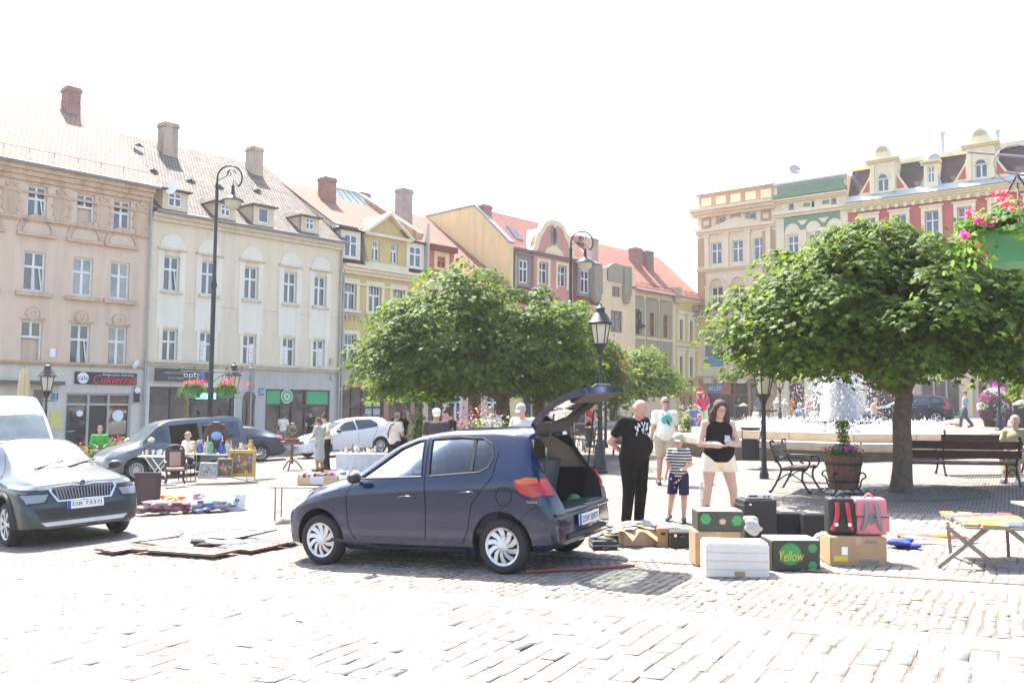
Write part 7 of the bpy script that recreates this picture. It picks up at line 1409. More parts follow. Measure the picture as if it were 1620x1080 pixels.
def van_white():
    mp=paint('white_van_paint',(.72,.72,.73),.35,0)
    st=[(2.9,.75,.72,.6,.55,.72,.78,.3),(2.82,1.05,1.0,.78,.75,.88,.92,.26),(2.5,1.25,1.19,.82,.98,.95,.98,.24),(2.3,1.32,1.25,.82,1.05,.96,.99,.24),(1.8,1.75,1.63,.80,1.15,.96,.99,.24),(1.35,2.15,2.02,.78,1.18,.96,.99,.24),(.9,2.42,2.28,.74,1.2,.96,.99,.24),(.3,2.55,2.42,.74,1.2,.96,.99,.24),(-2.5,2.6,2.46,.76,1.2,.96,.99,.24),(-2.9,2.5,2.3,.76,1.2,.95,.98,.3)]
    f=Vector((.58,-.815,0)); yaw=math.atan2(f.y,f.x); front=gnd(-10.9,20.5); c=front-f*2.6
    root,body,bvh=car('delivery_van','tall white van behind the grey green SUV, only its cab in view','van',Vector((c.x,c.y,g(c.x))),yaw,st,[(1.9,.34,1.7),(-1.7,.34,1.7)],mp,5.8)
    for s in(1,-1):
        decal(bvh,[(1.95,1.3),(1.35,1.9),(.95,1.95),(.9,1.3)],(0,s*3,0),X_,Z_,Vector((0,-s,0)),mcarglass,'side_window',root,off=.006,mx=.1)
        mb=MB(); mb.box((1.95,s*1.2,1.45),(.12,.2,.34),mplast); mb.bar((1.95,s*.95,1.35),(1.95,s*1.15,1.4),.05,.04,mplast); mb.build('wing_mirror',root,bevel=.03,bseg=2)
        decal(bvh,[(s*.5,1.05),(s*.85,1.12),(s*.88,.9),(s*.55,.85)],(5,0,0),Y_,Z_,-X_,mhl,'headlight',root,off=.01,mx=.06)
        for wx in (1.9,-1.7): wheel(root,wx,s*.86,.34,.22,s,'thin',nsp=12)
    decal(bvh,[(-.78,1.36),(.78,1.36),(.72,2.02),(.5,2.08),(-.5,2.08),(-.72,2.02)],(5,0,0),Y_,Z_,-X_,mat('windscreen_glass',(.07,.10,.11),rough=.03,ior=1.6),'windscreen',root,off=.006,mx=.1)
    h=bvh.ray_cast(Vector((5,-.3,2.3)),-X_); mb=MB(); mb.M=Matrix.Translation(h[0]+h[1]*.008)@h[1].to_track_quat('Z','Y').to_matrix().to_4x4(); mb.lathe([(.1,0),(.1,.008)],mat('dark_blue_logo',(.03,.03,.15),rough=.4),16); mb.build('round_logo',root)
    mb=MB(); mb.tube([(2.32,.6,1.30),(2.1,0,1.52),(2.15,-.5,1.46)],.015,mplast,6); mb.build('wiper',root)
van_white()
# ================================================================ people (one continuous surface per body, from blended volumes)
class Vol:
    """blend of tapered capsules and ellipsoids -> one closed mesh (surface nets)"""
    def __init__(s): s.p=[]
    def cap(s,a,b,ra,rb,sq=None,k=.022): s.p.append(('c',np.array(a,float),np.array(b,float),ra,rb,sq,k)); return s
    def chain(s,pts,rs,sq=None,k=.022):
        for i in range(len(pts)-1): s.cap(pts[i],pts[i+1],rs[i],rs[i+1],sq,k)
        return s
    def ell(s,c,r,rot=None,k=.02): s.p.append(('e',np.array(c,float),np.array(r,float),rot,None,None,k)); return s
    def cut(s,c,r): s.p.append(('x',np.array(c,float),np.array(r,float),None,None,None,.01)); return s
    def mesh(s,name,h,m,parent,smooth=True,below=None,**kw):
        lo=np.full(3,1e9);hi=-lo
        for q in s.p:
            if q[0]=='c': R_=max(q[3],q[4]); lo=np.minimum(lo,np.minimum(q[1],q[2])-R_); hi=np.maximum(hi,np.maximum(q[1],q[2])+R_)
            elif q[0]=='e': R_=q[2].max(); lo=np.minimum(lo,q[1]-R_); hi=np.maximum(hi,q[1]+R_)
        lo-=2.5*h; hi+=2.5*h; n=np.ceil((hi-lo)/h).astype(int)+1
        D=np.full(n,1.0,np.float32)
        ax=[lo[i]+np.arange(n[i])*h for i in range(3)]
        for q in s.p:
            if q[0]=='c': R_=max(q[3],q[4])+.09; a=np.minimum(q[1],q[2])-R_; b=np.maximum(q[1],q[2])+R_
            else: R_=q[2].max()+.09; a=q[1]-R_; b=q[1]+R_
            i0=np.clip(((a-lo)/h).astype(int),0,n-1); i1=np.clip(((b-lo)/h).astype(int)+2,1,n)
            sl_=tuple(slice(i0[i],i1[i]) for i in range(3)); X,Y,Z=np.meshgrid(ax[0][sl_[0]],ax[1][sl_[1]],ax[2][sl_[2]],indexing='ij'); P=np.stack([X,Y,Z],-1)
            if q[0]=='c':
                ab=q[2]-q[1]; L2=max(ab@ab,1e-9); t=np.clip(((P-q[1])@ab)/L2,0,1); d=P-(q[1]+t[...,None]*ab)
                if q[5] is not None: nn,kk=np.array(q[5][0],float),q[5][1]; c=d@nn; d=d+nn*(c*(kk-1))[...,None]
                v=np.sqrt((d**2).sum(-1))-(q[3]+(q[4]-q[3])*t)
                if q[5] is not None: v=v/max(1,q[5][1]*.75)
            else:
                d=P-q[1]
                if q[3] is not None: d=d@q[3]
                k0=np.sqrt(((d/q[2])**2).sum(-1)); k1=np.sqrt(((d/q[2]**2)**2).sum(-1))+1e-6; v=k0*(k0-1)/k1
            cur=D[sl_]; k=q[6]
            if q[0]=='x': D[sl_]=np.maximum(cur,-v)
            else:
                hh=np.clip(.5+.5*(cur-v)/k,0,1); D[sl_]=cur*(1-hh)+v*hh-k*hh*(1-hh)
        if below is not None:   # keep only what is under/over a plane: (point, normal) -> remove where (P-p).n>0
            X,Y,Z=np.meshgrid(*ax,indexing='ij')
            for (pp,nn) in below: D=np.maximum(D,((X-pp[0])*nn[0]+(Y-pp[1])*nn[1]+(Z-pp[2])*nn[2]).astype(np.float32))
        In=D<0; C=np.zeros(np.array(n)-1,np.float32); acc=np.zeros(tuple(np.array(n)-1)+(3,),np.float32)
        def corner(A,o): return A[o[0]:n[0]-1+o[0],o[1]:n[1]-1+o[1],o[2]:n[2]-1+o[2]]
        for axx in range(3):
            oth=[i for i in range(3) if i!=axx]
            for u in (0,1):
                for w_ in (0,1):
                    o0=[0,0,0]; o0[oth[0]]=u; o0[oth[1]]=w_; o1=list(o0); o1[axx]=1
                    A=corner(D,o0);B=corner(D,o1); ch=(A<0)!=(B<0); t=np.where(ch,A/np.where(ch,A-B,1),0); C+=ch
                    for i in range(3): acc[...,i]+=np.where(ch,(t if i==axx else o0[i]),0)
        act=C>0; idx=np.full(C.shape,-1,np.int64); idx[act]=np.arange(act.sum()); ii=np.argwhere(act); V=(ii+acc[act]/C[act][:,None])*h+lo
        Q=[]
        for axx in range(3):
            sh=[slice(0,n[i]-1) if i==axx else slice(1,n[i]-1) for i in range(3)]; sh2=[slice(1,n[i]) if i==axx else slice(1,n[i]-1) for i in range(3)]
            A=In[tuple(sh)];B=In[tuple(sh2)]; e=np.argwhere(A!=B); flip=A[A!=B]
            off=np.array([0 if i==axx else 1 for i in range(3)]); e=e+off; oth=[i for i in range(3) if i!=axx]
            d1=np.zeros(3,int);d1[oth[0]]=1; d2=np.zeros(3,int);d2[oth[1]]=1
            c=[e-d1-d2,e-d2,e,e-d1]; q=np.stack([idx[x[:,0],x[:,1],x[:,2]] for x in c],1)
            f_=flip if axx!=1 else ~flip
            q[~f_]=q[~f_][:,::-1]; Q.append(q)
        Q=np.concatenate(Q); Q=Q[(Q>=0).all(1)]
        return npmesh(name,V,Q,[m],parent=parent,smooth=smooth,**kw)
def skin(c=(236,190,165)): return mat('skin_%d_%d_%d'%c,tuple(v*.62 for v in lin(c)),rough=.55,var=.06,scale=12,spec=.3)
def cloth(name,c,k=1.35,rough=.9): return mat(name,W(c,k) if max(c)>1.5 else c,rough=rough,var=.12,scale=14,bump=.35,bscale=35,spec=.15)
V3=lambda *a: np.array(a,float)
BASE=dict(hipL=(.095,0,.92),hipR=(-.095,0,.92),kneeL=(.105,-.02,.49),kneeR=(-.105,-.02,.49),ankL=(.11,.03,.075),ankR=(-.11,.03,.075),toeL=(.13,-.15,.035),toeR=(-.13,-.15,.035),
  pel=(0,0,.95),waist=(0,-.01,1.10),chest=(0,0,1.30),neck=(0,.01,1.47),head=(0,-.015,1.635),shL=(.185,.01,1.41),shR=(-.185,.01,1.41),elL=(.24,.03,1.13),elR=(-.24,.03,1.13),wrL=(.25,-.06,.88),wrR=(-.25,-.06,.88))
POSES=dict(stand={},
 walk=dict(kneeL=(.10,-.17,.50),ankL=(.10,-.22,.09),toeL=(.11,-.40,.06),kneeR=(-.10,.02,.49),ankR=(-.10,.26,.14),toeR=(-.11,.11,.035),elL=(.24,.10,1.14),wrL=(.25,.12,.89),elR=(-.24,-.03,1.13),wrR=(-.25,-.18,.92)),
 behind=dict(elL=(.27,.12,1.14),elR=(-.27,.12,1.14),wrL=(.06,.20,.99),wrR=(-.06,.20,.99),head=(0,-.10,1.60),neck=(0,-.02,1.45)),
 phone=dict(elL=(.25,-.03,1.12),elR=(-.25,-.03,1.12),wrL=(.07,-.27,1.15),wrR=(-.06,-.26,1.12),head=(0,-.09,1.61),neck=(0,-.02,1.46)),
 look=dict(elL=(.24,-.05,1.13),wrL=(.16,-.26,1.05),elR=(-.24,-.03,1.13),wrR=(-.17,-.25,1.05),head=(0,-.10,1.60),neck=(0,-.02,1.455)),
 sit=dict(pel=(0,.05,.52),hipL=(.10,.03,.50),hipR=(-.10,.03,.50),kneeL=(.12,-.40,.49),kneeR=(-.12,-.40,.49),ankL=(.12,-.36,.075),ankR=(-.12,-.36,.075),toeL=(.13,-.54,.035),toeR=(-.13,-.54,.035),waist=(0,.06,.66),chest=(0,.05,.86),neck=(0,.04,1.03),head=(0,.01,1.20),shL=(.185,.05,.98),shR=(-.185,.05,.98),elL=(.25,-.02,.73),elR=(-.25,-.02,.73),wrL=(.13,-.24,.66),wrR=(-.13,-.24,.66)))
def person(p,yaw,H,label,top,bottom,pose='look',over=None,hair=None,hairm=(60,45,38),skinc=(236,190,165),res=.02,shoes=(60,60,60),sleeve='short',legs='long',fat=1.0,hat=None,glasses=None,dress=False,bag=None,group=None,detail=False,print_=None,hands_hold=None,child=False,lean=0):
    J={k:V3(*v) for k,v in BASE.items()}; J.update({k:V3(*v) for k,v in POSES[pose].items()}); 
    if over: J.update({k:V3(*v) for k,v in over.items()})
    if child: J['shL'][0]-=.03; J['shR'][0]+=.03; J['elL'][0]-=.02; J['elR'][0]+=.02
    root=empty('person',p,yaw,label,'person',group,s=H/1.75); sk=skin(skinc); f=fat; fy=((0,1,0),1.35)
    hd=J['head']; fwd=V3(0,-1,0); nk=J['neck']; tilt=hd-nk; pitch=math.atan2(-(tilt[1]+.02),tilt[2]); 
    def hp(x,y,z): # head-local: y forward (towards face = -y world)
        c,s=math.cos(pitch),math.sin(pitch); yy=-y; return hd+V3(x,yy*c-z*s*1.0 if True else 0,z*c+yy*s*1.0)
    # a forward-bent head looks down
    def hp(x,y,z):
        c,s=math.cos(pitch),math.sin(pitch); return hd+V3(x,-(y*c+z*s),z*c-y*s)
    hs=1.28 if child else 1.0
    b=Vol(); B=lambda k:J[k]
    for L in 'LR':
        b.chain([B('hip'+L),B('knee'+L),B('ank'+L)],[.088*f,.058,.040]); m_=B('knee'+L)*.62+B('ank'+L)*.38+V3(0,.022,0); b.cap(m_,B('knee'+L)*.3+B('ank'+L)*.7+V3(0,.012,0),.054,.042)
        b.cap(B('ank'+L)+V3(0,.025,-.02),B('toe'+L),.042,.03); b.chain([B('sh'+L),B('el'+L),B('wr'+L)],[.054,.042,.029]); 
        b.cap(B('neck')-V3(0,0,.05),B('sh'+L)-V3(0,0,.01),.055,.055)
    b.cap(B('pel')+V3(.055,0,0),B('pel')-V3(.055,0,0),.125*f,.125*f,fy,.05); b.chain([B('pel'),B('waist'),B('chest')],[.135*f,.135*f,.145],((0,1,0),1.2),.05); b.cap(B('chest')+V3(.07,0,.02),B('chest')-V3(.07,0,-.02),.12,.12,((0,1,0),1.25),.05)
    if f>1.1: b.ell(B('waist')+V3(0,-.06*f,-.02),(.15*f,.13*f,.16),k=.06)
    b.cap(nk-V3(0,0,.03),hd-V3(0,-.012,.03),.056,.052)
    # head
    c_,s_=math.cos(pitch),math.sin(pitch); Rm=np.array([[1,0,0],[0,c_,-s_],[0,s_,c_]]).T
    def E(c,r,k=.015): b.ell(c,V3(*r)*hs,Rm.T,k)
    E(hp(0,-.012*hs,.03*hs),(.076,.094,.088)); E(hp(0,.022*hs,-.035*hs),(.058,.066,.078),.03)
    if detail:
        b.cap(hp(0,.088,.012),hp(0,.104,-.022),.009,.015,k=.012); b.ell(hp(0,.080,-.088),(.022,.018,.018),k=.02); b.cap(hp(-.022,.082,-.056),hp(.022,.082,-.056),.009,.009,k=.008)
        for x in(-1,1): b.ell(hp(x*.078*hs,-.005,-.005),(.012,.022,.032),k=.006); b.cap(hp(x*.018,.087,.028),hp(x*.05,.078,.026),.008,.008,k=.01)
    else:
        b.cap(hp(0,.085*hs,.005),hp(0,.10*hs,-.02),.010,.014,k=.01)
        for x in(-1,1): b.ell(hp(x*.076*hs,-.005,-.005),(.012,.02,.03),k=.006)
    # hands
    for L,sx in (('L',1),('R',-1)):
        el,wr=B('el'+L),B('wr'+L); d=(wr-el)/np.linalg.norm(wr-el); 
        side=np.cross(d,V3(0,0,1) if abs(d[2])<.7 else V3(0,-1,0)); side/=np.linalg.norm(side)+1e-9; curl=np.cross(side,d); 
        if curl[1]>0 and abs(d[2])>.7: curl=-curl
        pm=wr+d*.045; b.cap(wr,wr+d*.075,.026,.030,(curl,1.8),.012)
        r_=max(.0085,res*.62)
        for i in range(4 if detail else 3):
            o=(i-(1.5 if detail else 1))*(.0185 if detail else .024); L_=[.068,.078,.074,.058][i]; st=wr+d*.085+side*o; m1=st+d*L_*.5+curl*.012; e1=m1+d*L_*.28+curl*.028; b.chain([st,m1,e1],[r_,r_*.95,r_*.85],None,.004)
        t0=wr+d*.03+side*.026*sx; b.chain([t0,t0+d*.035+side*.02*sx+curl*.01,t0+d*.062+side*.018*sx+curl*.022],[r_*1.15,r_*1.05,r_*.9],None,.008)
    b.mesh('body',res,sk,root)
    # clothes
    q=.016; T=Vol()
    def torso(T,q,z0='pel',low=.0):
        T.cap(B('pel')+V3(.055,0,low),B('pel')-V3(.055,0,-low),.125*f+q,.125*f+q,((0,1,0),1.30),.05); T.chain([B('pel')+V3(0,0,low),B('waist'),B('chest')],[.135*f+q,.135*f+q,.148+q],((0,1,0),1.18),.05); T.cap(B('chest')+V3(.07,0,.02),B('chest')-V3(.07,0,-.02),.12+q,.12+q,((0,1,0),1.22),.05)
        if f>1.1: T.ell(B('waist')+V3(0,-.06*f,-.02),(.15*f+q,.13*f+q,.16+q),k=.06)
    torso(T,q)
    tanks= sleeve=='none'
    for L in 'LR':
        if tanks: T.cap(B('neck')-V3(0,0,.05)+ (B('sh'+L)-B('neck'))*.45,B('chest')+(B('sh'+L)-B('neck'))*.4,.04,.05)
        else:
            T.cap(B('neck')-V3(0,0,.055),B('sh'+L)-V3(0,0,.01),.056+q*.6,.058+q); 
            if sleeve=='short': T.cap(B('sh'+L),B('sh'+L)*.42+B('el'+L)*.58,.056+q,.050+q*1.3)
            else: T.chain([B('sh'+L),B('el'+L),B('el'+L)*.08+B('wr'+L)*.92],[.058+q,.048+q,.036+q])
    if dress:
        zz=B('kneeL')[2]-.02 if pose!='sit' else None
        if pose!='sit': a=B('pel'); T.cap(a,V3((B('kneeL')[0]+B('kneeR')[0])/2,a[1]*.3+.0,zz),.155*f,.20,((0,1,0),1.25),.05)
        else:
            for L in 'LR': T.cap(B('hip'+L),B('knee'+L),.12,.095,k=.06)
            T.cap((B('hipL')+B('hipR'))/2,(B('kneeL')+B('kneeR'))/2,.12,.10,k=.06); T.cap((B('kneeL')+B('kneeR'))/2,(B('kneeL')+B('kneeR'))/2-V3(0,-.0,.22),.13,.15,k=.05)
    hem=B('pel')[2]-.07
    T.mesh('dress' if dress else ('tank_top' if tanks else 'shirt'),res,top,root,below=None if dress else [((0,0,hem),(0,0,-1))] if pose!='sit' else None)
    if not dress:
        P_=Vol(); q2=.012; P_.cap(B('pel')+V3(.055,0,0),B('pel')-V3(.055,0,0),.125*f+q2*.7,.125*f+q2*.7,((0,1,0),1.32),.05); P_.cap(B('pel'),(B('pel')+B('waist'))/2,.135*f+.006,.13*f+.004,((0,1,0),1.2),.05)
        for L in 'LR':
            if legs=='long': P_.chain([B('hip'+L),B('knee'+L),B('ank'+L)+V3(0,0,.015)],[.096*f+q2,.070+q2,.058+q2]); 
            elif legs=='skinny': P_.chain([B('hip'+L),B('knee'+L),B('ank'+L)+V3(0,0,.03)],[.092*f+q2*.5,.062+q2*.4,.045+q2*.4]); P_.cap(B('knee'+L)*.62+B('ank'+L)*.38+V3(0,.02,0),B('ank'+L),.060,.045)
            elif legs=='shorts': P_.cap(B('hip'+L),B('hip'+L)*.12+B('knee'+L)*.88,.102*f+q2,.090+q2,k=.03)
            elif legs=='hotpants': P_.cap(B('hip'+L),B('hip'+L)*.45+B('knee'+L)*.55,.094*f+q2,.092*f+q2,k=.03)
        zc=B('hipL')[2]*(.14 if legs=='shorts' else .58)+B('kneeL')[2]*(.86 if legs=='shorts' else .42); P_.mesh('shorts' if legs in('shorts','hotpants') else 'trousers',res,bottom,root,below=[((0,0,zc),(0,0,-1))] if legs in('shorts','hotpants') and pose!='sit' else None)
    S_=cloth('shoes_%d_%d_%d'%shoes,shoes,1.3,.6)
    for L in 'LR': s2=Vol().cap(B('ank'+L)+V3(0,.03,-.03),B('toe'+L)+V3(0,-.01,.008),.052,.042,k=.02); s2.cap(B('ank'+L)+V3(0,.02,0),B('ank'+L)+V3(0,.03,-.035),.048,.05); s2.mesh('shoe',res,S_,root)
    hm=mat('hair_%d_%d_%d'%hairm,tuple(v*.8 for v in lin(hairm)),rough=.8,var=.35,scale=45,bump=.6,bscale=60)
    if hair:
        h=Vol(); e=lambda c,r,k=.02: h.ell(c,V3(*r)*hs,Rm.T,k)
        if hair=='short': e(hp(0,-.02,.055),(.083,.098,.078)); e(hp(0,-.06,.0),(.074,.06,.07))
        elif hair=='balding': e(hp(0,-.055,-.005),(.080,.062,.062))
        elif hair=='bob': e(hp(0,-.02,.05),(.09,.10,.085)); e(hp(0,-.045,-.03),(.092,.07,.09))
        elif hair=='long':
            e(hp(0,-.018,.052),(.092,.102,.085)); e(hp(0,-.05,-.05),(.10,.07,.12))
            for x in(-1,1): h.chain([hp(x*.07,.015,.04),hp(x*.095,.0,-.06),hp(x*.105,-.0,-.16),hp(x*.085,.02,-.23)],[.035,.045,.045,.02],k=.03)
        elif hair=='bun': e(hp(0,-.02,.052),(.084,.10,.08)); e(hp(0,-.05,.0),(.075,.06,.075)); e(hp(0,-.075,.12),(.055,.055,.05))
        elif hair=='scarf': e(hp(0,-.015,.03),(.10,.11,.115)); e(hp(0,-.02,-.12),(.12,.10,.12),.05)
        h.mesh('headscarf' if hair=='scarf' else 'hair',res,hm,root,below=[(tuple(hp(0,.055,.03)),tuple((hp(0,1.0,-.35)-hp(0,0,0))/1.06))] if hair!='long' else [(tuple(hp(0,.062,.03)),tuple((hp(0,1.0,-.12)-hp(0,0,0))/1.0))])
    if hat:
        k_,hc=hat; hmm=cloth('hat_%d_%d_%d'%hc,hc,1.3); h=Vol(); h.ell(hp(0,-.01,.055*hs),V3(.088,.102,.082)*hs,Rm.T)
        o=h.mesh('hat',res,hmm,root,below=[(tuple(hp(0,0,.03*hs)),tuple(-(hp(0,0,1)-hp(0,0,0))))]); h=Vol()
        if k_=='cap': h.cap(hp(-.025,.085*hs,.045*hs),hp(-.025,.135*hs,.03*hs),.045,.03,((0,0,1),3),.01); h.cap(hp(.025,.085*hs,.045*hs),hp(.025,.135*hs,.03*hs),.045,.03,((0,0,1),3),.01); h.mesh('cap_peak',min(res,.012),hmm,root)
        else: h.ell(hp(0,0,.03),V3(.15,.16,.014),Rm.T); h.mesh('hat_brim',min(res,.012),hmm,root)
    if glasses:
        gm=mblk if glasses=='sun' else mat('glasses_frame',(.25,.12,.08),rough=.4); mb=MB()
        for x in(-1,1):
            c=hp(x*.033,.094,.018); 
            if glasses=='sun': mb.ball(c,.022,gm,10,6,(1.15,.35,.8))
            else: mb.tube([hp(x*.033+.024*math.cos(t),.096,.016+.018*math.sin(t)) for t in [k*math.pi/5 for k in range(11)]],.0035,gm,5)
            mb.tube([hp(x*.055,.09,.022),hp(x*.078,.0,.02)],.004,gm,5)
        mb.tube([hp(-.015,.1,.022),hp(.015,.1,.022)],.004,gm,5); mb.build('glasses',root,smooth=60)
    if detail and not glasses or glasses=='clear':
        mb=MB(); 
        for x in(-1,1): mb.ball(hp(x*.031,.083,.012),.0095,mwht,8,6); mb.ball(hp(x*.031,.090,.011),.0055,mblk,8,6)
        mb.build('eyes',root,smooth=60); mb=MB(); mb.ball(hp(0,.089,-.056),.016,mat('lips',(.45,.16,.13),rough=.5),10,6,(1.25,.5,.4)); mb.build('mouth',root,smooth=60)
    if bag:
        kind,bc=bag; bm_=cloth('bag_%d_%d_%d'%bc,bc,1.2)
        if kind=='strap':
            mb=MB(); ch=B('chest'); pts=[B('neck')+V3(-.11,.02,-.03),B('neck')+V3(-.09,-.06,-.05),ch+V3(-.03,-.155*max(1,f*.98),.05),B('waist')+V3(.10,-.15*f,.0),B('pel')+V3(.19*f,-.04,.0)]; pts2=[B('pel')+V3(.19*f,-.04,0),B('waist')+V3(.12,.13,.02),ch+V3(0,.15,.08),pts[0]]
            mb.tube(cr([tuple(x) for x in pts],4)+cr([tuple(x) for x in pts2],4)[1:],.014,bm_,6); mb.build('bag_strap',root,smooth=60)
        elif kind=='pack': b2=Vol(); b2.cap(B('chest')+V3(0,.20,.02),B('waist')+V3(0,.20,-.02),.12,.13,((0,1,0),1.5)); b2.mesh('backpack',res,bm_,root)
        elif kind=='hand': w_=B('wrR'); mb=MB(); mb.prism([(-.17,-.5),(.17,-.5),(.19,-.18),(-.19,-.18)],(w_[0],w_[1]+.04,w_[2]),Vector((.3,1,0)).normalized(),ZUP,Vector((.08,-.02,0)),bm_); mb.tube([(w_[0],w_[1]-.1,w_[2]-.2),(w_[0],w_[1],w_[2]-.05),(w_[0],w_[1]+.12,w_[2]-.2)],.008,bm_,5); mb.build('carrier_bag',root)
    return root,J
def ppl():
    blk=cloth('black_cotton',(44,42,42),1.6); wht=cloth('white_cotton',(245,243,240),1.2)
    # bald man in black
    r,J=person(gpt(1003,832),math.radians(32),1.79,'bald man in black T-shirt and black trousers, hands behind his back','' or cloth('black_tshirt',(42,40,40),1.7),cloth('black_trousers',(38,36,37),1.8),'behind',over=dict(head=(0,-.13,1.585),neck=(0,-.045,1.455),waist=(0,-.02,1.10),elR=(-.31,.13,1.14),elL=(.28,.12,1.14)),hair='balding',hairm=(190,170,158),res=.0115,shoes=(235,232,228),fat=1.28,detail=True,skinc=(240,180,160))
    mb=MB(); mw=mat('white_print',(.62,.62,.60),rough=.8); RR_=random.Random(4)
    for k in range(26): x=RR_.uniform(-.11,.11); z=1.30+RR_.uniform(-.10,.11); mb.bar((x,-.158-.01*(1.3-z>0),z-.02),(x+RR_.uniform(-.02,.02),-.158,z+.02),.014,.012,mw)
    mb.build('shirt_print',r)
    # man in white T-shirt
    r,J=person(gpt(1052,767),math.radians(2),1.79,'man in white printed T-shirt and beige shorts, walking with a black shoulder strap',cloth('white_tshirt',(248,246,244),1.15),cloth('beige_shorts',(205,188,172),1.3),'walk',hair=None,res=.0125,shoes=(90,90,92),legs='shorts',fat=1.12,detail=True,glasses='sun',bag=('strap',(35,35,38)),skinc=(238,185,160),over=dict(kneeR=(-.10,.0,.49),ankR=(-.10,.12,.09),toeR=(-.12,-.05,.03),wrR=(-.28,.02,.88)))
    mb=MB(); mb.ball((0.0,-.165,1.30),.11,mat('teal_print',W((90,190,185)),rough=.8),14,10,(1,.28,.9)); mb.build('shirt_print',r,smooth=60); mb=MB()
    for k in range(9): mb.ball((-.10+.025*k,-.17,1.19-.018*math.sin(k*.4)),.012,mat('print_dot_%d'%(k%3),[(.7,.1,.3),(.8,.6,.05),(.1,.5,.3)][k%3],rough=.8),6,4,(1,.6,1))
    mb.build('shirt_print_letters',r)
    # white beard
    h=Vol(); h.ell((0,-.083,1.555),(.05,.035,.045)); h.mesh('beard',.012,mat('grey_beard',(.42,.37,.34),rough=.9,bump=.5),r)
    # boy
    ms=bpy.data.materials.new('striped_jersey'); ms.use_nodes=True; n=ms.node_tree.nodes; L=ms.node_tree.links; tc=n.new('ShaderNodeTexCoord'); sp=n.new('ShaderNodeSeparateXYZ'); ma=n.new('ShaderNodeMath'); ma.operation='MULTIPLY'; ma.inputs[1].default_value=2*math.pi*17; si=n.new('ShaderNodeMath'); si.operation='SINE'; gt=n.new('ShaderNodeMath'); gt.operation='GREATER_THAN'; gt.inputs[1].default_value=-.1; mx=n.new('ShaderNodeMix'); mx.data_type='RGBA'
    mx.inputs[6].default_value=(.62,.60,.60,1); mx.inputs[7].default_value=(.02,.022,.035,1); L.new(tc.outputs['Object'],sp.inputs[0]); L.new(sp.outputs[2],ma.inputs[0]); L.new(ma.outputs[0],si.inputs[0]); L.new(si.outputs[0],gt.inputs[0]); L.new(gt.outputs[0],mx.inputs[0]); L.new(mx.outputs[2],n['Principled BSDF'].inputs['Base Color']); n['Principled BSDF'].inputs['Roughness'].default_value=.9
    r,J=person(gpt(1074,826),math.radians(-14),1.24,'small boy in striped T-shirt, patterned shorts and sun hat',ms,cloth('navy_shorts',(52,55,95),1.3),'walk',over=dict(head=(0,-.05,1.62),wrL=(.10,-.22,1.08),elL=(.25,-.03,1.16),kneeL=(.11,-.12,.50),ankL=(.10,-.08,.10),toeL=(.12,-.26,.05),kneeR=(-.14,.0,.5),ankR=(-.20,.16,.12),toeR=(-.23,.0,.04)),hair='short',hairm=(150,110,80),res=.0115,shoes=(95,98,102),legs='shorts',detail=True,child=True,hat=('cap',(185,200,185)),fat=.9)
    mb=MB(); RR_=random.Random(3)
    for k in range(11): x=RR_.uniform(-.15,.15); z=RR_.uniform(.62,.9); mb.add([(x-.022,-.125-.0*abs(x),z),(x+.022,-.125,z),(x,-.125,z+.045)],[(0,1,2)],[mat('coral_print',(.55,.15,.12),rough=.8),mwht][k%2])
    mb.build('shorts_print',r)
    # woman with phone
    fp=gpt(1137,831); r,J=person(fp,math.radians(6),1.72,'dark haired woman in black tank top and cream shorts, looking at her phone',cloth('black_tank',(45,43,46),1.6),cloth('cream_shorts',(250,232,212),1.2),'phone',over=dict(hipL=(.11,0,.92),hipR=(-.11,0,.92),kneeL=(.20,-.02,.50),ankL=(.26,.02,.075),toeL=(.31,-.14,.035),kneeR=(-.16,-.02,.50),ankR=(-.19,.02,.075),toeR=(-.22,-.15,.035),elL=(.27,-.02,1.13),elR=(-.27,-.02,1.13)),hair='long',hairm=(88,62,52),res=.0115,shoes=(220,215,210),legs='hotpants',sleeve='none',fat=1.22,detail=True,glasses='clear',skinc=(245,200,178))
    mb=MB(); mb.box((.02,-.345,1.19),(.075,.012,.15),mat('phone_case',(.45,.42,.36),rough=.3),R=Matrix.Rotation(-.5,3,'X')); o=mb.build('phone',None,bevel=.004); o.parent=None
    o.location=r.matrix_basis@Vector((0,0,0)); o.rotation_euler=r.rotation_euler; o.scale=r.scale; tag(o,'pale smartphone held up by the dark haired woman','phone')
    mt_=mat('tattoo_ink',(.16,.12,.11),rough=.7)
    for (x,z,s_) in ((.235,.33,1),(-.175,.33,.8)):
        mb=MB(); RR_=random.Random(int(z*100+x*50)); mb.ball((x,-.045,z+.03),.035*s_,mt_,10,8,(.8,.45,1.2)); mb.ball((x,-.035,z-.05),.045*s_,mt_,10,8,(.9,.45,.7)); mb.build('portrait_tattoo',r,smooth=60)
    mb=MB(); 
    for k in range(5): mb.bar((-.14+.015*k,-.076,.56),(-.135+.015*k,-.076,.58),.006,.006,mt_)
    mb.build('lettering_tattoo',r)
    # seated woman at the right edge
    bp=gpt(1597,765); r,J=person(bp+Vector((.36,.42,.0)),math.radians(-42),1.68,'seated elderly woman in olive dress and white sneakers, cut by the right edge',cloth('olive_dress',(172,168,142),1.3),None,'sit',hair='short',hairm=(205,200,198),res=.0125,shoes=(240,238,236),dress=True,detail=True,fat=1.1)
    P=lambda px,py,dx=0:gpt(px,py)
    far=.024; mid=.02
    def pp(px,Y,yaw,H,label,top,bot,**k):
        x=atY(px,640,Y).x; kw=dict(res=mid if Y<36 else far); kw.update(k); return person(gnd(x,Y,kw.pop('dz',0)),math.radians(yaw),H,label,top,bot,**kw)
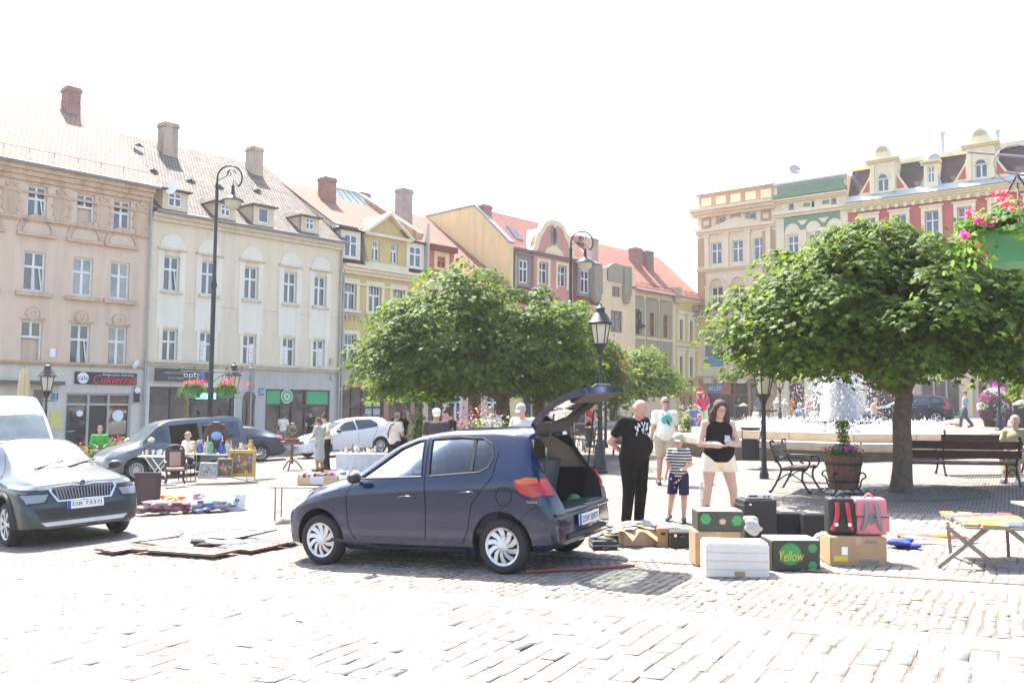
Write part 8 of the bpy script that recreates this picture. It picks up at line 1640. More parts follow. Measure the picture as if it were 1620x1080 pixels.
    C=cloth; jean=C('blue_jeans',(95,110,145)); dk=C('dark_trousers',(50,50,58),1.5); grey=C('grey_cotton',(150,150,155)); kh=C('khaki_cloth',(190,180,150))
    # around the hatchback
    pp(690,18.5,10,1.74,'man in white baseball cap and dark waistcoat, behind the hatchback roof',C('dark_waistcoat',(85,80,88)),dk,hat=('cap',(245,240,232)),glasses='clear',fat=1.25,hair=None)
    pp(713,20.5,-70,1.72,'woman with dark hair in a bun and black T-shirt, behind the hatchback',C('black_cotton2',(46,44,48),1.5),dk,hair='bun',hairm=(80,55,48),pose='look')
    pp(778,22.5,-15,1.72,'grey haired man in pale blue shirt, behind the flowers',C('pale_blue_shirt',(195,212,232)),jean,hair='short',hairm=(165,155,150))
    pp(828,17.0,-25,1.76,'grey haired man with cap, just left of the raised tailgate',C('light_grey_shirt',(225,220,225)),jean,hair='short',hairm=(170,165,162),hat=('cap',(200,190,198)))
    pp(625,23.5,150,1.70,'man in white T-shirt seen from behind, left of the hatchback windscreen',C('white_cotton3',(240,228,222),1.2),dk,hair='balding',hairm=(130,115,105),bag=('strap',(60,55,60)))
    pp(634,26.0,-160,1.76,'tanned man in black behind the white T-shirt man',C('black_cotton2',(46,44,48),1.5),dk,hair=None,skinc=(190,130,105))
    pp(653,26.0,-60,1.62,'grey haired man with backpack, left of the green bush',kh,kh,hair='short',hairm=(185,175,165),bag=('pack',(120,105,90)))
    pp(648,44.0,-40,1.70,'person in dark clothes leaning at the wooden shop front',C('dark_jacket',(55,50,55),1.5),dk,hair='short',hairm=(60,45,40))
    pp(507,27.8,-120,1.63,'woman in pale blue dress bending over the table',C('pale_blue_dress',(198,212,218)),None,dress=True,hair='short',hairm=(115,75,60),skinc=(225,165,140),shoes=(120,90,80))
    pp(518,28.6,-60,1.70,'woman in white blouse and black trousers, beside the pale blue dress',C('white_blouse',(244,238,230),1.2),C('black_cotton2',(46,44,48),1.5),hair='bun',hairm=(60,48,45))
    pp(493,44.5,-10,1.76,'person dressed in black standing in the green shop doorway',C('black_cotton2',(46,44,48),1.5),dk,hair='short',hairm=(50,40,38),dz=.12)
    pp(449,43.0,170,1.70,'person in white top outside the green shop window',C('white_blouse',(244,238,230),1.2),grey,hair='bun',hairm=(90,60,50),dz=.12)
    # left
    pp(160,30.5,30,1.75,'man in bright green jacket, behind the grey green SUV bonnet',C('green_jacket',(70,185,75)),C('grey_cotton',(150,150,155)),pose='sit',sleeve='long',hair='short',hairm=(150,110,85),dz=.38)
    pp(178,38.5,90,1.7,'person in blue seated at a cafe table by the cake shop',C('blue_shirt',(110,150,215)),dk,pose='sit',hair='short',hairm=(55,45,42))
    pp(192,38.0,-90,1.65,'woman with dark bun seated at a cafe table by the cake shop',C('light_blue_blouse',(160,185,225)),dk,pose='sit',hair='bun',hairm=(70,50,45))
    pp(298,26.6,-35,1.72,'man in white T-shirt and sunglasses seated in front of the grey van',C('white_cotton3',(240,228,222),1.2),C('navy_trousers',(60,62,80),1.4),pose='sit',hair='balding',hairm=(215,205,195),glasses='sun',fat=1.15,dz=.12)
    # middle distance, right of the lantern
    pp(933,35.0,60,1.70,'person in red top at the cafe tables',C('red_top',(205,70,85)),dk,pose='look',hair='short',hairm=(80,60,50))
    pp(982,29.0,75,1.70,'man in beige shirt seated on a chair, left of the bald man',C('beige_shirt',(215,200,180)),grey,pose='sit',hair='balding',hairm=(120,90,75),skinc=(205,150,125))
    pp(1112,33.5,-5,1.50,'girl in bright pink top and mint shorts, standing by the fountain',C('pink_top',(220,70,125)),C('mint_shorts',(170,230,200)),hair='long',hairm=(130,80,60),legs='shorts',dz=.5)
    pp(1098,33.0,20,1.3,'child in blue top beside the girl in pink',C('blue_top',(110,125,205)),jean,hair='short',hairm=(190,150,110),dz=.25)
    pp(1106,30.5,-60,1.70,'bald man in dark blue shirt seated on the fountain edge',C('dark_blue_shirt',(60,85,130)),dk,pose='sit',hair=None,skinc=(215,150,125),dz=-.05)
    pp(1168,73.0,5,1.72,'person in dark clothes with a white bag in the brown shop doorway',C('dark_jacket',(55,50,55),1.5),C('dark_jeans',(50,60,90),1.4),pose='phone',hair='short',hairm=(60,45,40))
    pp(1195,47.0,-75,1.55,'person in white and green top seated beyond the fountain, left of the lamp post',C('pale_green_top',(225,240,225)),grey,pose='sit',hair='short',hairm=(120,80,60),dz=.1)
    pp(1228,62.0,120,1.68,'woman in white headscarf and long beige coat',C('beige_coat',(215,205,190)),None,dress=True,hair='scarf',hairm=(230,225,218),sleeve='long',over=dict(kneeL=(.06,-.02,.22),kneeR=(-.06,-.02,.22)))
    pp(1241,60.0,140,1.60,'woman in long light grey coat, right of the beige coat',C('grey_coat',(200,192,178)),None,dress=True,hair='scarf',hairm=(215,205,190),sleeve='long',over=dict(kneeL=(.06,-.02,.22),kneeR=(-.06,-.02,.22)))
    pp(1252,70.5,30,1.72,'woman in long orange dress with a white bag, walking past the shops',C('orange_dress',(250,145,60)),None,dress=True,hair='short',hairm=(110,70,55),sleeve='long',over=dict(kneeL=(.06,-.02,.25),kneeR=(-.06,-.02,.25)))
    pp(1264,40.0,-60,1.72,'grey haired man in blue shirt seated beyond the fountain',C('steel_blue_shirt',(105,135,185)),jean,pose='sit',hair='balding',hairm=(190,180,170),dz=.15)
    pp(1279,50.0,-100,1.74,'man in plaid pinkish shirt and cap, standing beyond the fountain',C('plaid_shirt',(190,140,140)),grey,hair='short',hairm=(120,90,80),hat=('cap',(215,150,140)))
    pp(1285,41.0,-80,1.60,'woman with light brown hair seated beside the man in blue',C('pale_peach_top',(230,200,180)),grey,pose='sit',hair='short',hairm=(190,140,100),dz=.1)
    pp(1382,38.5,60,1.60,'person bending beyond the fountain jet, beside the dark SUV',C('pale_orange_top',(225,180,150)),jean,pose='look',hair='short',hairm=(180,140,110))
    pp(1527,44.7,-120,1.76,'man in light blue shirt carrying a green carrier bag',C('light_blue_shirt2',(150,180,215)),C('slate_trousers',(95,100,125)),pose='walk',hair='short',hairm=(90,70,60),bag=('hand',(25,165,95)),hat=('cap',(130,90,80)))
ppl()
# ================================================================ goods, boxes, benches, tables
RG=random.Random(12)
mcard=mat('cardboard',(.38,.24,.13),rough=.9,var=.12,scale=6); mcard2=mat('cardboard_pale',(.45,.31,.19),rough=.9,var=.12); mbk=mat('black_vinyl',(.018,.018,.018),rough=.5,var=.2); mprint=mat('dark_olive_print',(.05,.048,.035),rough=.7,var=.15); mgrn=mat('leaf_green_print',(.05,.25,.08),rough=.7); myel=mat('yellow_print',(.6,.5,.05),rough=.7)
def bx(name,label,cat,x0,x1,yt,yb,dep,mm,yaw=0,group=None,lift=0,base=None,build=None,bevel=.012,Y=None):
    """box whose lower front edge stands on the ground at pixel row yb"""
    p=gpt((x0+x1)/2,yb) if Y is None else None
    if Y is not None: q=atY((x0+x1)/2,yb,Y); p=q
    w=(x1-x0)*p.y/F; h=(yb-yt)*p.y/F
    root=empty(name,Vector((p.x,p.y+dep/2,p.z+lift)),math.radians(yaw),label,cat,group); mb=MB(); mb.box((0,0,h/2),(w,dep,h),mm); b=mb.build('shell',root,bevel=bevel)
    return root,w,h,dep
def tape(root,w,h,d,m=None):
    mb=MB(); mb.box((0,0,h+.001),(w*.98,.05,.003),m or mcard2); mb.box((0,-d/2-.001,h-.04),(.05,.003,.08),m or mcard2); mb.build('packing_tape',root)
def leaf_print(mb,x,z,d,r):
    for k in range(6): t=k*math.pi/3; mb.ball((x+r*.55*math.cos(t),d,z+r*.55*math.sin(t)),r*.5,mgrn,8,4,(1,.05,1))
def boxes():
    r,w,h,d=bx('polystyrene_crate','white polystyrene crate at the very front of the boxes','crate',1120,1218,862,914,.36,mat('polystyrene',(.66,.61,.55),rough=.85,bump=.5,bscale=60,var=.06),yaw=-3)
    mb=MB(); 
    for k in range(3): mb.box((0,-d/2-.001,h*(.25+.25*k)),(w*1.0,.004,.012),mat('crate_band',(.5,.48,.46),rough=.8))
    mb.box((0,0,h+.004),(w*.96,d*.94,.012),mwht); mb.build('crate_lid',r); mb=MB(); mb.box((.02,-d/2-.002,.04),(.1,.005,.05),mcard); mb.build('crate_label',r)
    r,w,h,d=bx('cardboard_box','tall plain cardboard box behind the white polystyrene crate','box',1101,1172,842,896,.36,mcard); tape(r,w,h,d); top=r.location.z+h; yb=r.location.y
    r,w,h,d=bx('fruit_box','dark fruit box with green leaf print, on top of the tall cardboard box','box',1105,1176,811,842,.34,mprint,Y=yb-.18); r.location=(r.location.x,yb,top)
    mb=MB(); leaf_print(mb,-w*.33,h*.62,-d/2-.002,.055); leaf_print(mb,w*.36,h*.55,-d/2-.002,.055); mb.ball((.02,-d/2,h*.5),.03,mcard2,12,6,(1.2,.1,1)); mb.build('leaf_print',r); mb=MB(); mb.box((0,0,h+.002),(w*.97,d*.95,.006),mat('paper_liner',(.55,.58,.50),rough=.9)); mb.build('box_top',r)
    r,w,h,d=bx('fruit_box','dark fruit box with yellow lettering, right of the white crate','box',1221,1297,856,903,.38,mprint,yaw=2)
    mb=MB(); mb.ball((-.06,-d/2,h*.55),.11,mgrn,16,8,(1,.04,1)); mb.build('round_print',r); mb=MB(); lettering(mb,'Yellow',(-.05,-d/2-.008,h*.50),X_,Z_,myel,width=.25,height=.10,shear=.25); mb.build('lettering',r)
    mb=MB(); leaf_print(mb,w*.34,h*.75,-d/2-.002,.045); leaf_print(mb,w*.34,h*.18,-d/2-.002,.045); mb.build('leaf_print',r); mb=MB(); mb.box((0,0,h+.002),(w*.97,d*.95,.005),mat('paper_liner',(.55,.58,.50),rough=.9)); mb.box((.02,-.08,h+.006),(.16,.03,.004),mblk); mb.build('box_top',r)
    r,w,h,d=bx('cardboard_box','cardboard box with printed marks, carrying the two school backpacks','box',1317,1404,850,896,.38,mcard,yaw=-3); tape(r,w,h,d); top=r.location.z+h; yb=r.location.y
    mb=MB(); mb.box((-.14,-d/2-.002,h*.52),(.06,.003,.08),mwht); mb.box((.10,-d/2-.002,h*.16),(.2,.003,.04),mat('grey_print2',(.2,.18,.16),rough=.8)); mb.box((-.18,-d/2-.002,h*.26),(.14,.003,.05),myel); mb.box((.12,-d/2-.0025,h*.83),(.12,.003,.03),mat('grey_print2',(.2,.18,.16),rough=.8)); mb.build('label_print',r)
    for (x0,x1,lb,m1,m2,dx) in ((1313,1354,'black school backpack with red patterned straps, on the cardboard box',mbk,mat('red_strap',(.45,.04,.06),rough=.8,var=.3,scale=40),0),(1355,1405,'pink school backpack, right one on the cardboard box',mat('pink_fabric',(.62,.20,.22),rough=.8,var=.12),mat('grey_mesh_fabric',(.22,.21,.22),rough=.9),1)):
        p=atY((x0+x1)/2,848,yb-.1); w=(x1-x0)*yb/F; hh=58*yb/F; r=empty('backpack',Vector((p.x,yb,top)),math.radians(-5),lb,'backpack'); mb=MB(); mb.box((0,0,hh/2),(w*.96,.22,hh-.01),m1); mb.build('bag_body',r,bevel=.045,bseg=3,smooth=60); mb=MB(); mb.box((0,0,hh/2),(w*.99,.225,.012),mplast); mb.box((w*.42,.0,hh*.3),(.1,.16,hh*.4),m1); mb.build('side_pocket',r,bevel=.02,bseg=2)
        for s in(-1,1): mb=MB(); mb.tube(cr([(s*.05,-.11,hh-.05),(s*.055,-.145,hh*.6),(s*.075,-.13,hh*.3),(s*.10,-.10,.06)],4),[.022]*13,m2,6); mb.build('shoulder_strap',r,smooth=60)
        mb=MB(); mb.tube(cr([(-.05,-.02,hh-.01),(0,-.03,hh+.035),(.05,-.02,hh-.01)],4),.011,mbk if dx==0 else m1,6); mb.build('carry_handle',r,smooth=60)
        if dx: mb=MB(); mb.ball((0,-.085,hh*.45),.085,m2,12,8,(1,.35,1.5)); mb.build('mesh_panel',r,smooth=60)
        else: mb=MB(); [mb.ball((s*.065,-.15,hh*.3),.02,mwht,8,6) for s in(-1,1)]; mb.build('buckles',r)
    r,w,h,d=bx('black_case','tall black loudspeaker box with a white device on it','case',1176,1228,792,862,.34,mbk,yaw=6); top=r.location.z+h; mb=MB(); mb.box((-.02,0,h*.86),(w*1.02,d*1.02,.015),mplast); mb.box((-w*.33,-d/2-.003,h*.9),(.03,.004,.02),mwht); mb.build('lid_edge',r)
    q=empty('disc_player',Vector((r.location.x,r.location.y,top)),math.radians(8),'flat white electronic device lying on the tall black box','device'); mb=MB(); mb.box((0,0,.035),(.31,.24,.06),mat('ivory_plastic',(.6,.59,.55),rough=.4)); b=mb.build('housing',q,bevel=.008); mb=MB(); mb.box((-.08,-.122,.04),(.1,.006,.02),mblk); mb.build('display_slot',q)
    for k in range(2): mb=MB(); mb.ball((.06+.05*k,-.122,.035),.012,mplast,8,6); mb.build('knob',q)
    for (x0,x1,yt,yb_,lb) in ((1229,1273,812,858,'black cube shaped loudspeaker with silver top, between the tall box and its twin'),(1274,1312,814,862,'black cube shaped loudspeaker half hidden by the black backpack')):
        r,w,h,d=bx('loudspeaker',lb,'loudspeaker',x0,x1,yt,yb_,.3,mbk,yaw=-4); mb=MB(); mb.box((0,-.04,h+.004),(w*.5,d*.4,.012),mgut); mb.build('top_plate',r); mb=MB(); mb.box((0,-d/2-.004,h*.48),(w*.86,.008,h*.86),mat('speaker_cloth',(.03,.03,.03),rough=1)); mb.build('speaker_grille',r,bevel=.003)
    r,w,h,d=bx('black_case','low black carrying case in front of the small boy','case',1060,1099,842,868,.3,mbk,yaw=3); mb=MB(); mb.tube(cr([(-.06,-d/2-.005,h*.6),(0,-d/2-.03,h*.75),(.06,-d/2-.005,h*.6)],3),.008,mplast,6); mb.build('handle',r)
    mb=MB(); [mb.box((s*.09,-d/2-.004,h*.8),(.03,.01,.03),mchr) for s in(-1,1)]; mb.build('latches',r)
    r,w,h,d=bx('cardboard_box','small upright orange brown box left of the low black case','box',1040,1058,835,866,.22,mat('orange_brown_card',(.45,.24,.12),rough=.85)); mb=MB(); mb.box((0,-d/2-.002,h*.7),(w*.4,.004,.03),mblk); mb.build('hand_hole',r)
    # open box of paper
    p=gpt(1012,866); r=empty('cardboard_box',p+Vector((0,.2,0)),.1,'squashed open cardboard box of papers beside the tailgate car','box'); mb=MB(); mb.box((0,0,.1),(.42,.34,.2),mcard2); mb.build('shell',r,bevel=.02)
    for k,(a,b,c) in enumerate((((-.21,-.17,.2),(.0,-.17,.2),(-.14,-.36,.10)),((.02,-.17,.2),(.21,-.17,.2),(.16,-.33,.09)),((-.21,.17,.2),(-.21,-.17,.2),(-.38,-.05,.13)))): mb=MB(); mb.add([a,b,c],[(0,1,2)],mcard); mb.build('flap',r)
    mb=MB()
    for k in range(8): mb.box((RG.uniform(-.16,.16),RG.uniform(-.12,.12),.21+.008*k),(.18,.12,.006),[mcard2,mwht,mbk][k%3],rz=RG.uniform(0,3))
    mb.build('papers',r)
    for k,(x0,x1,y,lb) in enumerate(((940,972,872,'flat black suitcase nearest the rear bumper of the hatchback'),(966,992,862,'open black briefcase behind the flat suitcase'))):
        p=gpt((x0+x1)/2,y); w=(x1-x0)*p.y/F*1.25; r=empty('suitcase',p+Vector((0,.2,0)),.08-.2*k,lb,'suitcase'); mb=MB(); mb.box((0,0,.06),(w,.34,.11),mbk); mb.build('shell',r,bevel=.03,bseg=2); mb=MB(); mb.box((0,-.005,.062),(w*1.01,.345,.012),mgut); mb.build('metal_rim',r); mb=MB(); mb.tube(cr([(-.06,-.17,.05),(0,-.22,.03),(.06,-.17,.05)],3),.008,mplast,6); mb.build('handle',r)
        mb=MB(); [mb.box((RG.uniform(-w*.4,w*.4),RG.uniform(-.1,.1),.13+.01*j),(.1,.07,.02),[mcard,mbk,mwht,mgrn][j%4],rz=RG.uniform(0,3)) for j in range(7)]; mb.build('small_goods',r)
    # plastic bags
    for (x,y,lb) in ((1203,856,'crumpled clear plastic bag behind the white crate'),(1309,884,'crumpled clear plastic bag between fruit box and cardboard box')):
        v=Vol(); p=gpt(x,y+ (18 if x<1300 else 4)); 
        for k in range(9): v.ell((RG.uniform(-.09,.09),RG.uniform(-.07,.07),.08+RG.uniform(0,.16)),V3(RG.uniform(.04,.08),RG.uniform(.04,.07),RG.uniform(.03,.07)),k=.02)
        o=v.mesh('plastic_bag',.012,mat('milky_plastic',(.55,.55,.56),rough=.25,alpha=.75,var=.1,bump=1,bscale=18),None); o.location=p+Vector((0,.15,.12 if x<1300 else 0)); tag(o,lb,'bag')
    # blue cloth
    def heap(name,label,cat,px,py,spread,n,cols,hh=.12,k=.03,g_=None):
        p=gpt(px,py); root=empty(name,p,0,label,cat,g_)
        for i,c in enumerate(cols):
            v=Vol(); 
            for j in range(n): v.ell((RG.uniform(-1,1)*spread[0],RG.uniform(-1,1)*spread[1],RG.uniform(.02,hh)),V3(RG.uniform(.05,.13),RG.uniform(.05,.11),RG.uniform(.015,.045)),k=k)
            v.mesh('garment',.016,c,root)
        return root
    r=heap('blue_cloth','crumpled royal blue cloth on the ground, right of the pink backpack box','cloth',1428,868,(.12,.08),6,[mat('royal_blue_cloth',(.04,.06,.28),rough=.9,bump=.6)],.10)
    cl=[mat('pile_pink_a',(.42,.24,.25),rough=.95,var=.4,scale=18,bump=1),mat('pile_white_a',(.42,.38,.38),rough=.95,var=.25,scale=22,bump=1),mat('pile_red_a',(.32,.12,.13),rough=.95,var=.4,scale=25,bump=1)]
    heap('clothes_pile','pile of pink and white clothes on the ground behind the grey green SUV','clothes',275,812,(.6,.17),30,cl,.22,.035)
    heap('clothes_pile','smaller pile of blue and white clothes, right of the pink pile','clothes',340,809,(.42,.17),22,[mat('pile_blue_a',(.12,.22,.36),rough=.95,var=.3,scale=20,bump=1),mat('pile_white_a',(.42,.38,.38)),mat('pile_lilac_a',(.35,.38,.6),rough=.95,var=.3,bump=1)],.22,.035)
    heap('pink_bag','small pink bag standing between the two clothes piles','bag',312,800,(.07,.05),5,[mat('pale_pink_fabric',(.65,.35,.35),rough=.9)],.28)
    r=heap('orange_bag','bright orange and yellow bag lying by the pink clothes pile','bag',271,799,(.22,.1),9,[mat('orange_fabric',(.75,.15,.03),rough=.8,bump=.5)],.22); mb=MB(); mb.tube(cr([(-.3,-.12,.03),(-.25,-.16,.2),(-.1,-.2,.10),(.1,-.2,.18),(.28,-.15,.04)],4),.025,mat('yellow_fabric',(.75,.5,.05),rough=.8),6); mb.build('yellow_trim',r,smooth=60)
    p=gpt(378,806); r=empty('white_bucket',p,0,'white plastic bucket at the end of the clothes piles','bucket'); mb=MB(); mb.lathe([(.10,0),(.13,.30),(.14,.30),(.125,.28),(.11,.05)],mwht,20); mb.build('bucket_shell',r,smooth=40); mb=MB(); mb.tube(cr([(-.13,0,.28),(0,-.12,.20),(.13,0,.28)],4),.006,mgut,5); mb.build('handle',r)
    p=gpt(232,803); r=empty('wooden_board',p,.2,'brown wooden panel standing beside the grey green SUV','board'); mb=MB(); mb.box((0,0,.36),(.52,.035,.72),mat('brown_board',(.09,.05,.045),rough=.6),R=Matrix.Rotation(-.12,3,'X')); mb.box((0,-.025,.36),(.36,.02,.5),mat('brown_board_panel',(.11,.06,.05),rough=.6),R=Matrix.Rotation(-.12,3,'X')); mb.build('panel',r,bevel=.006)
    mb=MB(); mb.tube([tuple(gpt(832,908)+Vector((0,0,.03))),tuple(gpt(890,906)+Vector((0,0,.035))),tuple(gpt(950,902)+Vector((0,0,.03))),tuple(gpt(1004,899)+Vector((0,0,.03)))],.018,mat('reddish_wood',(.22,.07,.06),rough=.7),8); tag(mb.build('wooden_rod',smooth=60),'long thin reddish rod on the ground behind the rear wheel','rod')
boxes()
# picture frames on the ground
def frames():
    L_=[([(285.5,854.4),(356.7,840),(437.8,844.4),(365.5,859.5)],'dark grey picture frame lying topmost on the ground',(.035,.04,.045),.05,(.55,.60,.62)),
        ([(215,865),(285,853),(352,862),(297,873)],'pale gold picture frame lying left of the dark grey one',(.22,.14,.05),.04,(.60,.57,.52)),
        ([(343,873),(392,859.5),(455.5,866),(398,879)],'red picture frame lying nearest the hatchback wheel',(.20,.02,.015),.035,(.6,.6,.6)),
        ([(392,858),(438,847),(487,854),(461,866)],'light grey picture frame partly under the hatchback front wheel',(.12,.11,.105),.03,(.6,.6,.6)),
        ([(149,875.5),(205,866.5),(240,871),(179,881)],'brown edged board lying farthest left of the frames',(.08,.03,.025),.02,(.62,.6,.58)),
        ([(207,877),(254,871),(378,878.5),(338,887)],'long thin wooden frame nearest the viewer',(.16,.07,.035),.025,(.62,.6,.58)),
        ([(205,867),(222,860),(290,850),(283,855)],'lilac edged glazed frame behind the gold frame',(.16,.14,.2),.02,(.6,.6,.62))]
    for i,(q,lb,c,dz,pc) in enumerate(L_):
        P=[gpt(*p)+Vector((0,0,dz*.3+.004*i+.022)) for p in q]; c0=sum(P,Vector())/4; root=empty('picture_frame',c0,0,lb,'picture frame','picture frames laid out on the ground'); mf=mat('frame_paint_%d'%i,c,rough=.5); mb=MB(); Q=[p-c0 for p in P]; inn=[p*.82 for p in Q]; up=Vector((0,0,.03))
        for k in range(4):
            j=(k+1)%4; mb.add([Q[k],Q[j],inn[j],inn[k],Q[k]+up,Q[j]+up,inn[j]+up*.6,inn[k]+up*.6],[(0,1,2,3),(4,5,6,7),(0,1,5,4),(1,2,6,5),(2,3,7,6),(3,0,4,7)],mf)
        mb.build('frame',root); mb=MB(); mb.add([p+up*.25 for p in inn],[(0,1,2,3)],mat('print_paper_%d'%i,pc,rough=.3,var=.15,scale=3)); mb.build('picture',root)
    v=Vol(); c=gpt(325,868)
    for k in range(8): v.ell((RG.uniform(-.18,.18),RG.uniform(-.1,.1),.05+RG.uniform(0,.06)),V3(.1,.06,.02),k=.02)
    o=v.mesh('dark_cloth',.014,mat('charcoal_cloth',(.03,.03,.035),rough=.9),None); o.location=c; tag(o,'crumpled charcoal cloth on the picture frames','cloth')
    v=Vol(); c=gpt(362,867)
    for k in range(10): v.ell((RG.uniform(-.35,.3),RG.uniform(-.08,.08),.05+RG.uniform(0,.05)),V3(.12,.04,.018),k=.02)
    o=v.mesh('blue_cloth',.014,mat('pale_blue_cloth',(.30,.42,.58),rough=.9,var=.3,scale=16),None); o.location=c; tag(o,'crumpled pale blue and white cloth on the picture frames','cloth')
frames()
# benches, planter, bins
mwood=mat('dark_brown_slats',(.065,.03,.022),rough=.55,var=.25,scale=12)
def bench(p,yaw,L_,label,group=None,mwd=None):
    mwd=mwd or mwood; root=empty('park_bench',p,yaw,label,'bench',group)   # local: sits facing -y, back at +y
    for i in range(3): mb=MB(); mb.box((0,-.22+.14*i,.44-.01*i),(L_,.12,.035),mwd); mb.build('seat_slat',root,bevel=.008)
    for i in range(2): mb=MB(); mb.box((0,.24+.035*i,.60+.17*i),(L_,.03,.145),mwd,R=Matrix.Rotation(-.2,3,'X')); mb.build('back_slat',root,bevel=.008)
    for s in(-1,1):
        x=s*(L_/2-.06); mb=MB(); mb.tube(cr([(x,.32,0),(x,.20,.22),(x,.14,.42),(x,.24,.60),(x,.33,.86),(x,.30,.92),(x,.26,.88)],4),.020,mir,7); mb.tube(cr([(x,-.36,0),(x,-.24,.20),(x,-.24,.36),(x,-.30,.42)],4),.020,mir,7); mb.tube([(x,-.30,.41),(x,.14,.40)],.018,mir,7)
        mb.tube(cr([(x,-.30,.41),(x,-.36,.55),(x,-.26,.62),(x,-.20,.56),(x,-.26,.53)],4),.016,mir,6); mb.tube(cr([(x,-.27,.62),(x,0,.63),(x,.25,.62)],4),.016,mir,6); mb.tube(cr([(x,-.24,.2),(x,0,.33),(x,.2,.2)],4),.013,mir,6); mb.tube([(x,-.36,.015),(x,-.40,0)],.03,mir,6); mb.tube([(x,.32,.015),(x,.36,0)],.03,mir,6); mb.build('cast_iron_end',root,smooth=60)
    return root
pR=gpt(1420,776); pR2=gpt(1588,772); mid=(gpt(1418,776)+gpt(1570,770))/2
bench(Vector((mid.x+.0,mid.y+.15,g(mid.x))),math.pi+math.radians(-3),2.02,'long dark brown park bench with its back to the viewer, right of the trunk') if False else bench(Vector((8.25,17.0,g(8.25))),math.radians(180-4),2.05,'long dark brown park bench seen from behind, right of the maple trunk')
c=gpt(1262,776); bench(Vector((c.x-.02,c.y+.1,g(c.x))),math.radians(62),1.15,'short dark brown park bench seen from its end, left of the barrel planter')
bench(gnd(9.85,19.2),math.radians(170),1.8,'dark bench on which the woman in olive sits, at the right edge')
def planter():
    p=gpt(1335,782); root=empty('barrel_planter',p,0,'wooden barrel planter with purple petunias on scrolled iron feet','planter'); mbr=mat('barrel_wood',(.14,.065,.042),rough=.7,var=.3,scale=10); z=.12
    mb=MB(); n=20
    for k in range(n):
        a0=2*math.pi*k/n+.01; a1=2*math.pi*(k+1)/n-.01; vs=[]
        for r,zz in ((.235,z),(.285,z+.28),(.325,z+.56)):
            for a in(a0,a1): vs.append((r*math.cos(a),r*math.sin(a),zz))
        for r,zz in ((.215,z),(.265,z+.28),(.30,z+.56)):
            for a in(a0,a1): vs.append((r*math.cos(a),r*math.sin(a),zz))
        mb.add(vs,[(0,1,3,2),(2,3,5,4),(7,6,8,9),(9,8,10,11),(4,5,11,10),(0,2,8,6),(2,4,10,8),(1,7,9,3),(3,9,11,5),(0,6,7,1)],mbr)
    mb.lathe([(.22,z),(.22,z+.02)],mbr,20); mb.lathe([(.28,z+.5),(.01,z+.5)],mat('soil',(.05,.035,.025),rough=1),20,cap=False); mb.build('barrel',root)
    for zz,r in ((z+.12,.262),(z+.42,.312)): mb=MB(); mb.lathe([(r-.004,zz-.025),(r,zz-.025),(r+.006,zz+.025),(r,zz+.025)],mir,28,cap=False); mb.build('hoop',root,smooth=40)
    for k in range(4):
        t=math.pi/4+k*math.pi/2; d=Vector((math.cos(t),math.sin(t),0)); mb=MB(); mb.tube(cr([tuple(d*.24+Z_*.34),tuple(d*.34+Z_*.40),tuple(d*.40+Z_*.33),tuple(d*.33+Z_*.28),tuple(d*.30+Z_*.18),tuple(d*.28+Z_*.1),tuple(d*.42),tuple(d*.46+Z_*.03)],4),.014,mir,6); mb.build('scroll_foot',root,smooth=60)
    mb=MB(); mb.lathe([(.25,.1),(.26,.1),(.26,.125),(.25,.125)],mir,24); mb.build('stand_ring',root)
    R=np.random.default_rng(3); q=R.normal(size=(700,3))*np.array([.14,.14,.07])+np.array([0,0,.72]); flowers(root,q,.045,mgl2,5,'foliage'); c=R.normal(size=(26,3))*np.array([.15,.15,.05])+np.array([0,0,.78]); P=(c[:,None]+R.normal(size=(26,16,3))*.018).reshape(-1,3); flowers(root,P,.035,island('petunia_petals',[(.55,.05,.45),(.45,.04,.40),(.65,.12,.5)],rough=.6,trans=.2),6)
    q=np.concatenate([np.array([math.cos(k*1.9)*.09*t,math.sin(k*1.9)*.09*t,.75+.5*t])[None]+R.normal(size=(14,3))*.02 for k in range(9) for t in (.2,.35,.5,.65,.8,.9,1.0)]); q[:,:2]+=R.normal(size=(len(q),2))*.03; flowers(root,q,.032,ml2,8,'upright_plant')
planter()
def bin_():
    p=gpt(1190,742); root=empty('litter_bin',Vector((p.x,p.y+.15,g(p.x))),0,'dark slatted litter bin with tray lid on a post, left of the short bench','bin'); mb=MB(); mb.lathe([(.185,.22),(.19,.72),(.18,.72),(.17,.26)],mir,20); mb.build('bin_body',root,smooth=40)
    for k in range(20): t=k*math.pi/10; mb=mb
    mb=MB()
    for k in range(20): t=k*math.pi/10; mb.bar((.193*math.cos(t),.193*math.sin(t),.24),(.193*math.cos(t),.193*math.sin(t),.70),.018,.01,mplast)
    mb.build('bin_slats',root); mb=MB(); mb.lathe([(.20,.93),(.26,.99),(.27,1.0),(.05,.96)],mir,16); mb.tube([(.2,0,.6),(.27,0,.95)],.012,mir,6); mb.tube([(-.2,0,.6),(-.2,0,.95)],.012,mir,6); mb.build('tray_lid',root,smooth=40)
    mb=MB(); mb.tube([(.31,0,-.1),(.31,0,1.12)],.045,mir,12); mb.ball((.31,0,1.14),.06,mir,10,8); mb.lathe([(.12,-.05),(.11,.02),(.06,.06)],mir,12,at=(.31,0,0)); mb.bar((.19,0,.5),(.31,0,.5),.03,.03,mir); mb.build('post',root,smooth=40)
bin_()
street_lantern(1209,757,560,'black street lantern whose head is lost in the right maple, beside the bin',s=1.0,slim=True)
street_lantern(1582,676,540,'street lantern beside the tower of flowers, head hidden in the maple',s=1.1)
street_lantern(958,708,540,'black lantern post just behind the middle one',s=1.0,slim=True)
